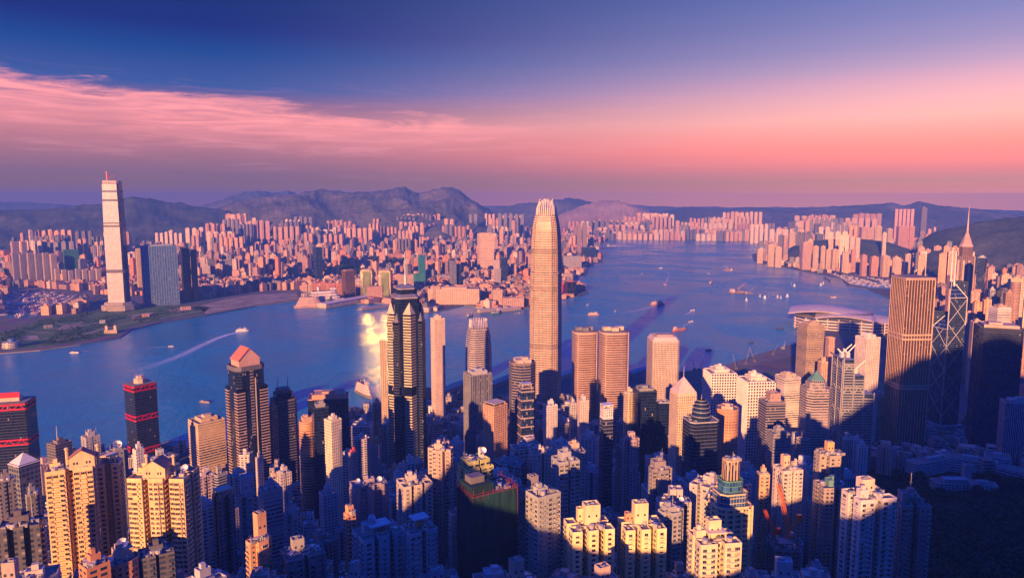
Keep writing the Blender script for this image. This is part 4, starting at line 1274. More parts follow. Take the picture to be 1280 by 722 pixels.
T('white block bristling with antennas beside green scaffolding, at the harbour edge', 113, 545, 900, 24, 20, .9, 'slot', 'flat', None, PALE, roof=(('plant', .5, 5), ('mast', 9, -.3, 0), ('mast', 8, .1, .1), ('mast', 10, .35, -.2), 'units'))
T('grey block with a big white roof dish behind the pedimented blocks', 147, 563, 760, 28, 15, .9, 'cross', 'flat', None, GREY, roof=(('plant', .4, 3), ('dish', 0, 0, 4.0, 3), 'units'))
T('narrow white tower below the black tower with red belts', 173, 562, 740, 15, 25, .9, 'rect', 'flat3', None, WHITE)
# pedimented estate
PEDM = dict(plan=('slot', 2, 1, 4, 6), mat='flat', col=(.80, .52, .25), style='balc', trim=(.80, .54, .28), t=.9, pv=3.1, win=(2.7, 3.1, 2.1, 1.5, 6.0, (.50, .38, .25)))
T('cream apartment tower with a pedimented roof house, leftmost of the sunlit estate', 88, 584, 500, 64, -8, .55, roof=(('pediment', .27, .28, (.60, .46, .28)), ('plant', .22, 3, -.32, .1), ('units', 4)), **PEDM)
T('narrower cream apartment tower with open roof frame, between the two pedimented ones', 137, 578, 520, 34, -14, .8, roof=(('deck', .6, 5), ('units', 3), ('dish', .2, .2, 1.8)), **PEDM)
T('cream apartment tower with a pedimented roof house and a deep dark right side', 205, 592, 478, 92, -28, .62, roof=(('pediment', .20, -.04, (.60, .46, .28)), ('plant', .2, 3, -.36, .1), ('units', 5), ('dish', .35, .1, 2.2), ('deck', .25, 4)), **{**PEDM, 'plan': ('slot', 3, 2, 4, 6)})
T('low orange building with a curved arcaded front, below the pedimented towers', 150, 700, 395, 56, 10, .8, ('stad',), 'flat2', None, (.60, .28, .16), roof=(('plant', .5, 5, .1, .1, (.62, .45, .32)), ('dish', .1, .1, 2.6, 5), 'units'), name='apartment_block', cat='building')
T('orange block with arched openings under a parapet, at the bottom left', 118, 705, 385, 40, 20, .9, 'rect', 'flat2', None, (.58, .26, .14), name='apartment_block', cat='building')
T('dark flat-roofed block right of the low orange buildings', 195, 690, 400, 46, 5, .8, 'slot', 'flat2', 'balc', (.10, .10, .12), (.12, .12, .14), .8, roof=(('plant', .4, 4), ('units', 6)))
# waterfront left of centre
T('cream hotel striped with ribbon windows and domed roof plant, left of the gabled tower', 258, 524, 1000, 46, 22, .9, 'rect', 'strip', 'band', (.56, .42, .26), (.62, .47, .30), .35, fv=.45, pv=3.4, roof=(('plant', .62, 4), ('dome', 5, 5, CREAM), ('tanks', 3), 'units'), name='hotel')
T('dark stepped tower with two pale spires and a round emblem, right of the gabled tower', 354, 498, 1000, 36, 20, .9, ('cham', .15), 'curtaindark', 'band', DARK, (.16, .13, .13), .3, fv=.3, pv=3.8, roof=(('step', .75, 9, 'curtaindark', DARK), ('step', .75, 5, 'office', (.3, .22, .18)), ('mast', 16, -.42, 0, .8), ('mast', 17, .42, 0, .8)), name='office_tower')
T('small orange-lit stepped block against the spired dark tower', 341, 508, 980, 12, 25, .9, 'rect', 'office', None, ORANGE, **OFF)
T('broad dark block with an orange parapet and crowded roof plant, facing the water', 411, 495, 1150, 52, -4, .6, 'rect', 'curtaindark', None, DARK, (.55, .30, .18), roof=(('plant', .8, 6, 0, 0, (.5, .3, .2)), ('mast', 8), ('units', 6)), **OFF)
T('rounded tower of orange and dark stripes, left of the bright white slab', 384, 526, 850, 25, 15, 1.0, 'round', 'strip', 'band', (.45, .25, .15), (.62, .34, .19), .6, fv=.45, roof=(('plant', .6, 5, 0, 0, (.5, .33, .25)),), **OFF)
T('dark glass tower behind the bright white slab', 400, 508, 830, 22, 10, .9, 'rect', 'curtaindark', None, DARK, roof=(('plant', .6, 4, 0, 0, GREY), 'units'), **OFF)
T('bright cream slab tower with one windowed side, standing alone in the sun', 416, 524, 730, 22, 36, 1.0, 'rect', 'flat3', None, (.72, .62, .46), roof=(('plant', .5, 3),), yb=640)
T('thin cream slab at the left flank of the star-shaped dark tower', 479, 426, 1085, 9, 10, .8, 'rect', 'flat', None, (.60, .48, .34), roof=(), yb=500)
T('slender pink tower with a plain sunlit edge, right of the star-shaped dark tower', 547, 398, 1280, 18, 24, .9, 'rect', 'flat3', None, (.70, .54, .42), roof=(('plant', .5, 4),), yb=525)
T('small tower with stacked orange balconies, left of the star-shaped tower base', 471, 504, 930, 13, 20, .9, 'cross', 'flat', 'balc', (.40, .24, .17), (.5, .3, .2), .9)
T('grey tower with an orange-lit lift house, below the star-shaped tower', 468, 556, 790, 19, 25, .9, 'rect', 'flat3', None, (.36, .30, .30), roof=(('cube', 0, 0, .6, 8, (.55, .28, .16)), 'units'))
T('thin pinkish tower with a red-painted rooftop, left of the centre', 441, 566, 690, 12, 28, .9, 'rect', 'flat3', None, (.50, .36, .32), roof=(('plant', .6, 3, 0, 0, (.55, .10, .10)),))
T('blue-grey bank tower of close upright fins with a sunlit left edge', 597, 466, 1050, 35, 24, .8, 'rect', 'vert', 'fins', (.16, .17, .22), (.30, .30, .34), .5, roof=(('plant', .7, 4, 0, 0, PALE), ('units', 5)), pu=3.0, yb=590, **OFF)
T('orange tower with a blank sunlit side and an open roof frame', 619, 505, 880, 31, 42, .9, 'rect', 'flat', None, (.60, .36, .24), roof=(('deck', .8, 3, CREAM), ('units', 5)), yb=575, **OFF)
T('dark banded tower with round corners and a cream top storey', 653, 452, 1000, 38, 16, 1.0, ('cham', .3), 'glass', 'band', DARK, (.27, .21, .20), .4, fv=.36, pv=4, roof=(('plant', .6, 4, 0, 0, CREAM), ('tanks', 4), ('units', 4)), yb=520, **OFF)
T('slim dark tower with pink cross bars and a roof pergola', 657, 484, 850, 20, 20, .9, 'rect', 'glass', 'band', (.12, .12, .16), (.42, .32, .30), .4, fv=.14, pv=11, roof=(('deck', .7, 5, PALE), ('mast', 10, -.3, 0)), yb=545, **OFF)
T('plain white slab tower below the tallest tower', 688, 506, 900, 18, 30, .8, 'rect', 'flat3', None, (.66, .62, .60), yb=552)
T('narrow grey windowed tower left of the pale blank slab', 716, 504, 890, 9, 15, .9, 'rect', 'flat', None, PALE, yb=545)
T('pale blank slab with a parapet, below the twin banded towers', 729, 500, 875, 14, 20, .9, 'rect', 'flat3', None, (.62, .52, .46), yb=545)
T('slim dark tower with a white hooded top, below the right banded tower', 758, 522, 720, 17, 24, .9, 'rect', 'curtaindark', None, (.20, .20, .24), (.70, .66, .64), roof=(('step', .95, 10, 'flat3', (.72, .68, .66)), ('deck', .9, 4, WHITE)), yb=640, **OFF)
T('sunlit cream tower of small balconies, right of the twin banded towers', 787, 491, 900, 15, 22, .9, 'slot', 'flat', 'balc', (.66, .52, .38), (.68, .54, .40), .8, yb=528)
T('black glass tower with a crowded flat roof, below the porthole block', 806, 487, 880, 30, 18, .9, 'rect', 'curtaindark', None, DARK, roof=(('plant', .75, 3, 0, 0, GREY), ('units', 6)), yb=570, **OFF)
T('lower dark glass terrace attached right of the black glass tower', 829, 502, 870, 18, 18, .9, 'rect', 'curtaindark', None, DARK, (.4, .38, .4), roof=('units',), yb=560, **OFF)
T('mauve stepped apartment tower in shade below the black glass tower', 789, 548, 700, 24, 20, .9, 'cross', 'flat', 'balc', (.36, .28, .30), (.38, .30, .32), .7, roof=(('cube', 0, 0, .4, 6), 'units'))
T('cream tower with a pyramid roof and needle spire, left of the glass rotunda', 854, 492, 800, 34, 26, .9, 'rect', 'flat3', None, (.66, .52, .38), roof=(('pyr', 17, .96, (.58, .48, .40), 3), ('mast', 12, 0, 0, .5, 20)), yb=560, **OFF)
T('dark glass block carrying a tiered round glass tower on its roof', 876, 524, 760, 50, 26, .8, ('cham', .15), 'curtaindark', None, (.10, .11, .14), PALE, roof=(('drum', .30), ('units', 5)), yb=600, **OFF)
T('round orange drum tower with a bowl-shaped top, behind the glass rotunda', 909, 510, 850, 29, 0, 1.0, 'round', 'flat3', 'band', (.52, .28, .18), (.60, .33, .21), .4, fv=.35, pv=3.4, roof=(('plant', .5, 3, 0, 0, (.55, .36, .28)),), yb=545, **OFF)
WG = dict(plan='rect', mat='glassdark', style='grid', col=(.16, .15, .15), trim=(.76, .70, .66), t=.9, pu=3.4, pv=3.8, fv=.40, name='office_tower')
T('white gridded office block with deep square windows, left of the pair', 900, 464, 1000, 41, 20, .95, roof=(('plant', .62, 4, 0, .05, (.72, .62, .52)), ('plant', .25, 7, -.05, .1, (.72, .6, .5)), ('units', 6)), yb=505, **WG)
T('white gridded office block with deep square windows, right of the pair', 945, 474, 930, 46, 24, .95, roof=(('plant', .6, 4, 0, .05, (.72, .64, .55)), ('plant', .25, 8, -.1, .1, (.72, .62, .52)), ('units', 6)), yb=590, **WG)
T('white banded block half behind the right white gridded block', 985, 470, 1080, 32, 34, .9, 'rect', 'strip', 'band', (.5, .45, .42), (.68, .60, .54), .4, fv=.5, roof=(('plant', .6, 4, 0, 0, CREAM), ('units', 4)), yb=515, **OFF)
T('grey banded office block with a pinkish roof house, right of the white gridded block', 965, 501, 880, 34, 26, .9, 'rect', 'glass', 'band', (.14, .14, .17), (.30, .26, .27), .5, fv=.38, roof=(('cube', .1, .1, .55, 9, (.38, .26, .24)), ('units', 4)), yb=545, **OFF)
T('lower grey office block with a railed roof below the banded one', 973, 540, 800, 30, 26, .9, 'rect', 'office', 'band', (.2, .2, .22), (.28, .27, .3), .3, fv=.4, **OFF)
T('stepped banded tower with a green pyramid roof', 1020, 484, 1050, 44, 27, .9, ('cham', .2), 'strip', 'band', (.34, .30, .30), (.44, .37, .35), .5, fv=.42, pv=3.8, roof=(('step', .72, 7, 'office', (.4, .36, .36)), ('step', .8, 4, 'office', (.36, .34, .34)), ('pyr', 13, 1.0, (.10, .26, .22))), yb=545, **OFF)
T('brown office tower with a sunlit stone panel up its left side, near the water', 1014, 405, 1350, 34, 33, .9, 'rect', 'office', 'band', (.30, .24, .20), (.42, .32, .25), .4, fv=.4, roof=(('plant', .6, 4, 0, 0, (.4, .3, .26)),), yb=462, **OFF)
T('small cream stepped block right of the brown waterfront tower', 1029, 452, 1240, 14, 30, .9, 'rect', 'flat', None, (.62, .40, .27), yb=490, **OFF)
T('pink stone block beside the service cranes', 1038, 422, 1300, 12, 30, .9, 'rect', 'flat', None, (.60, .36, .28), roof=(), yb=450, **OFF)
T('white tower of small square windows, right of the trussed bank', 1085, 421, 1300, 32, 42, .9, 'rect', 'flat', None, (.74, .64, .58), roof=(('plant', .6, 4, 0, 0, WHITE), ('units', 4)), yb=488, **OFF)
T('low white banded block at the foot of the ribbed bronze tower', 1100, 494, 1340, 27, 34, .9, 'rect', 'strip', 'band', PALE, (.56, .52, .52), .3, fv=.5, yb=515, roof=(('plant', .5, 4), 'units'), name='office_block', cat='building')
T('massive dark blue glass tower with a pale roof rim, near the right edge', 1248, 408, 1350, 66, 14, .8, ('cham', .1), 'curtaindark', 'band', (.05, .055, .08), (.055, .06, .09), .2, fv=.3, roof=(('plant', .8, 4, 0, 0, (.5, .36, .3)), ('tanks', 5)), yb=560, **OFF)
T('white tower with horizontal stripes behind the massive dark glass tower', 1250, 384, 1700, 28, 38, .9, 'rect', 'strip', 'band', (.5, .44, .42), (.74, .66, .62), .6, fv=.5, roof=(('plant', .6, 4, 0, 0, (.45, .3, .25)), ('tanks', 3)), yb=404, **OFF)
T('pale slab with upright window strips at the right edge', 1271, 502, 1230, 44, 20, .7, 'rect', 'vert', None, (.46, .42, .44), roof=(('plant', .6, 4), 'units'), yb=572, **OFF)
T('pink stone tower right of the braced blue tower, half hidden', 1221, 402, 1760, 17, 20, .9, 'rect', 'flat3', None, (.56, .38, .32), roof=(('plant', .5, 4),), yb=480, **OFF)
T('round orange-topped tower on the hillside at the right edge', 1270, 352, 2450, 14, 0, 1.0, 'round', 'farstrip', None, (.58, .33, .22), roof=(('plant', .9, 10, 0, 0, (.66, .42, .24)),), yb=400)
T('slim pale blue tower left of the white striped one', 1240, 362, 2000, 9, 20, .9, 'rect', 'vert', None, PALE, yb=410, **OFF)
T('brown tower with tanks, right of the white striped one', 1261, 366, 1900, 14, 20, .9, 'rect', 'flat', None, (.36, .22, .17), yb=404)
T('blue mirrored slab on the hillside above the massive dark glass tower', 1228, 322, 2500, 12, -10, .9, 'rect', 'glass', None, PALE, roof=(('plant', .6, 4),), yb=350, **OFF)
# foreground, right half
T('white apartment tower with a blank windowed left wall and a cube lift house, lower right', 1086, 618, 480, 70, 38, .75, ('slot', 2, 2, 5, 5), 'flat', 'balc', (.62, .58, .56), (.60, .56, .56), 1.2, win=NW, roof=(('cube', -.05, .12, .34, 9, (.68, .56, .44)), ('plant', .22, 5, -.3, -.2), ('units', 6), ('tanks', 2)))
T('pinkish apartment tower with green roof slabs and a thin mast, lower right', 1139, 628, 515, 52, 24, .85, ('slot', 2, 2, 4, 6), 'flat', 'balc', (.34, .27, .27), (.36, .29, .30), 1.0, win=NW, roof=(('plant', .5, 6, -.1, .1, (.36, .27, .28)), ('step', .4, 4, 'flat', (.10, .26, .22)), ('mast', 16, -.1, .1), 'units'))
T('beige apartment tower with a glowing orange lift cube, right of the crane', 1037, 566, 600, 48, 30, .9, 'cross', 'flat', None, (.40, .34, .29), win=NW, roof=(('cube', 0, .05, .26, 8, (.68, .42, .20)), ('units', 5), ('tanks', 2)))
T('lower beige tower with a green roof terrace below the glowing lift cube', 1040, 606, 545, 48, 28, .8, 'slot', 'flat', 'balc', (.33, .28, .25), (.34, .29, .27), .9, roof=(('plant', .4, 4, 0, 0, (.14, .30, .28)), ('units', 5)))
T('tower with a sunlit white left wall behind the orange crane', 985, 585, 560, 38, 32, .9, 'slot', 'flat', 'balc', (.64, .55, .46), (.60, .52, .46), .8, win=NW, roof=(('cube', -.1, .1, .32, 9, (.66, .46, .30)), ('plant', .2, 4, .3, 0), 'units'))
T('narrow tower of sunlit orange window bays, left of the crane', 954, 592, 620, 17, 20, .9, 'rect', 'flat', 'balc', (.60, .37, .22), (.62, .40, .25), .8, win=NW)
r_ = T('stepped tower of yellow-framed green glass terraces, lower right of centre', 912, 628, 470, 62, 30, .85, ('cham', .2), 'office', 'grid', (.40, .34, .22), (.66, .54, .30), .8, pu=5.5, pv=3.4, fv=.35,
       roof=(('step', .82, 8, 'glassblue', (.62, .50, .30)), ('step', .72, 8, 'glassblue', (.10, .26, .18)), ('step', .70, 13, 'vert', (.62, .40, .24)), 'units'))
T('sunlit white tower with a square lift cube and tiled roof terrace, bottom right of centre', 893, 672, 388, 68, 24, .8, ('slot', 2, 2, 4, 5), 'flat2', 'balc', (.70, .58, .38), (.70, .58, .40), .9, win=NW, roof=(('cube', 0, .12, .30, 9, (.72, .60, .38)), ('deck', .4, 4), ('plant', .24, 4, -.34, .1), ('units', 5)))
TW = dict(plan=('slot', 3, 2, 4, 7), mat='flat2', style='balc', col=(.84, .68, .34), trim=(.82, .68, .38), t=.9, win=NW)
T('left of two matching yellow-cream towers with tall sunlit lift houses', 736, 656, 424, 64, 18, .75, roof=(('cube', .08, .12, .36, 12, (.74, .62, .36)), ('cube', -.12, .3, .2, 8, (.72, .58, .34)), ('mast', 11, .2, .1), ('units', 4)), **TW)
T('right of two matching yellow-cream towers with tall sunlit lift houses', 802, 655, 440, 62, 18, .75, roof=(('cube', -.02, .12, .34, 13, (.74, .62, .36)), ('cube', -.26, .25, .2, 5, (.62, .30, .18)), ('units', 4)), **TW)
# foreground, left half
def netted_tower():
    root, poly, w, d, h, rz = T('tower wrapped in dark green construction netting with red scaffold poles on top', 609, 610, 430, 74, 30, .62, 'rect', 'netting', None, (.004, .040, .046), (.10, .05, .06), roof=(('units', 5),), name='scaffolded_tower')
    rg = random.Random(6); net = []
    for i in range(4):                       # loose sheets hang in folds over the scaffold
        p, q = poly[i], poly[(i + 1) % 4]; L = math.hypot(q[0] - p[0], q[1] - p[1]); m = int(L / 1.9); nx, ny = (q[1] - p[1]) / L, -(q[0] - p[0]) / L
        for k in range(m):
            t = k / m; e = .5 + rg.uniform(-.28, .28); net.append((p[0] + (q[0] - p[0]) * t + nx * e, p[1] + (q[1] - p[1]) * t + ny * e))
    b = MB(); zz = [h * .02, h * .15, h * .29, h * .42, h * .56, h * .71, h * .86, h + .8]
    for z0, z1 in zip(zz, zz[1:]):
        k = rg.uniform(.75, 1.25); top = [(x * rg.uniform(.997, 1.003), y * rg.uniform(.995, 1.005)) for x, y in net]
        for i in range(len(net)):
            j = (i + 1) % len(net); c = k * rg.uniform(.85, 1.15); b.wall(net[i], net[j], z0 + .25, z1, 0, 0, (.004 * c, .040 * c, .046 * c), top[i], top[j])
    b.build('netting', mats('netting'), root)
    b = MB(); b.box(-w * .22, d * .05, h, w * .5, d * .8, 6, 0, 0, 1, (.004, .036, .044)); b.build('upper_storeys', mats('netting', 'roof'), root)
    b = MB(); b.box(-w * .25, d * .1, h + 6, w * .3, d * .4, 4, 0, 0, 1, (.16, .15, .17)); b.build('plant_room', mats('wall', 'roof'), root)
    rg = random.Random(2); red = (.42, .07, .08)
    for i in range(4):
        p, q = poly[i], poly[(i + 1) % 4]; L = math.hypot(q[0] - p[0], q[1] - p[1]); b = MB(); m = int(L / 3.2); nx, ny = (q[1] - p[1]) / L, -(q[0] - p[0]) / L
        for k in range(m + 1):
            t = k / m; x, y = p[0] + (q[0] - p[0]) * t + nx * .5, p[1] + (q[1] - p[1]) * t + ny * .5
            b.bar((x, y, h - 2), (x + rg.uniform(-.2, .2), y, h + rg.uniform(1.5, 5.5)), .11, 0, red)
        for z in (h + 1.2, h + 2.8): b.bar((p[0] + nx * .5, p[1] + ny * .5, z), (q[0] + nx * .5, q[1] + ny * .5, z), .10, 0, red)
        b.build('scaffold', mats('metal'), root)
    b = MB()
    for i in range(4):
        b.bar((poly[i][0] * 1.03, poly[i][1] * 1.03, 0), (poly[i][0] * 1.03, poly[i][1] * 1.03, h), .18, 0, (.22, .05, .07))
    b.build('edge_poles', mats('metal'), root)
    b = MB()
    for z in (h * .42, h * .72, h * .16): b.ring(poly, .9, z, z + .8, 0, (.03, .03, .04))
    b.build('catch_platform', mats('wall'), root)


netted_tower()
T('tower of yellow-green glazed balconies behind the netted tower', 594, 582, 480, 46, 30, .8, 'slot', 'flat2', 'balc', (.56, .54, .20), (.62, .58, .22), 1.0, roof=(('step', .8, 5, 'flat2', (.5, .5, .2)), ('cube', .3, 0, .2, 6, WHITE), ('dish', .3, -.2, 2.4, 3), ('units', 4)))
T('pale grey tower of stacked bay windows with a tilted roof frame, bottom centre left', 473, 664, 430, 66, 22, .7, ('slot', 3, 2, 3, 6), 'flat2', 'balc', (.42, .42, .46), (.44, .44, .48), 1.1, win=NW, roof=(('plant', .3, 6, -.2, .1), ('deck', .45, 5, (.46, .46, .48)), ('dish', -.1, .2, 2.4, 5), ('units', 5)))
T('pale grey tower of stacked bay windows with an orange cube on its roof', 524, 660, 424, 46, 24, .8, ('slot', 2, 2, 3, 5), 'flat2', 'balc', (.44, .43, .46), (.46, .45, .48), 1.1, win=NW, roof=(('deck', .5, 7, (.48, .48, .50)), ('cube', 0, -.1, .22, 4, (.62, .30, .14)), ('units', 4)))
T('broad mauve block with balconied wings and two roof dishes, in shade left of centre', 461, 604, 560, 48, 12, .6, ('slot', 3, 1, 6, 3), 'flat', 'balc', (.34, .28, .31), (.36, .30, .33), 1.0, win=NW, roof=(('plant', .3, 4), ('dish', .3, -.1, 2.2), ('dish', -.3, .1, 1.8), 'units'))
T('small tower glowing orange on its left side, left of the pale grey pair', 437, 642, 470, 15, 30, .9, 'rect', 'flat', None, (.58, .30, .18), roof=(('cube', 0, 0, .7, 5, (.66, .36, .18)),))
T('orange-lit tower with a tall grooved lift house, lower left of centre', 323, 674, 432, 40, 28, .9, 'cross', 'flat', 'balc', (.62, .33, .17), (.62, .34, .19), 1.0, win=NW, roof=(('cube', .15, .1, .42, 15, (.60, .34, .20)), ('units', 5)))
T('dark tower with a grid of balconies and a lit left edge, right of the estate', 279, 618, 520, 28, 24, .9, ('slot', 2, 2, 3, 4), 'flat2', 'balc', (.17, .16, .18), (.30, .23, .19), .8, roof=(('deck', .8, 4, (.5, .38, .28)), 'units'))
T('grey tower topped by a plain blue-grey penthouse and a thin mast', 309, 618, 545, 26, 20, .9, 'cross', 'flat', None, (.30, .31, .36), win=NW, roof=(('cube', 0, 0, .7, 14, (.36, .39, .46)), ('mast', 20, -.36, -.2), 'units'))
T('grey slab of window bands behind the blue-grey penthouse tower', 338, 610, 570, 30, 16, .9, 'rect', 'strip', 'band', (.26, .27, .31), (.32, .33, .37), .3, fv=.45)
T('pale tower with ribbed sides behind the grey window-band slab', 355, 590, 690, 19, 22, .9, 'slot', 'flat3', None, (.52, .47, .44))
T('little sunlit white tower behind the penthouse tower', 324, 572, 790, 10, 20, .9, 'rect', 'flat3', None, (.66, .58, .46))
T('cream house-topped tower catching sun left of the pale ribbed tower', 342, 598, 700, 14, 20, .9, 'cross', 'flat', None, (.62, .50, .36))
T('dark balconied block with a pale penthouse at the bottom left of centre', 378, 690, 425, 58, 14, .8, 'slot', 'flat2', 'balc', (.22, .20, .20), (.26, .24, .23), 1.0, roof=(('cube', -.1, .1, .3, 8, (.34, .32, .30)), ('units', 8), ('tanks', 2)))
T('grey tower of paired window columns above the dark balconied block', 365, 640, 520, 24, 25, .9, 'cross', 'flat', None, (.36, .35, .37), win=NW)

# ------------------------------------------------------------------ more towers filling the streets between them
def inside(pt, poly):
    x, y = pt; c = False; n = len(poly)
    for i in range(n):
        x0, y0 = poly[i]; x1, y1 = poly[(i + 1) % n]
        if (y0 > y) != (y1 > y) and x < (x1 - x0) * (y - y0) / (y1 - y0) + x0: c = not c
    return c


ISLAND = cshore + far_e
PEN = G(kshore) + kfar
def clear(x, y, r):
    for a, b_, c in PLACED:
        if abs(a - x) < r + c and abs(b_ - y) < r + c and math.hypot(a - x, b_ - y) < r + c: return False
    return True


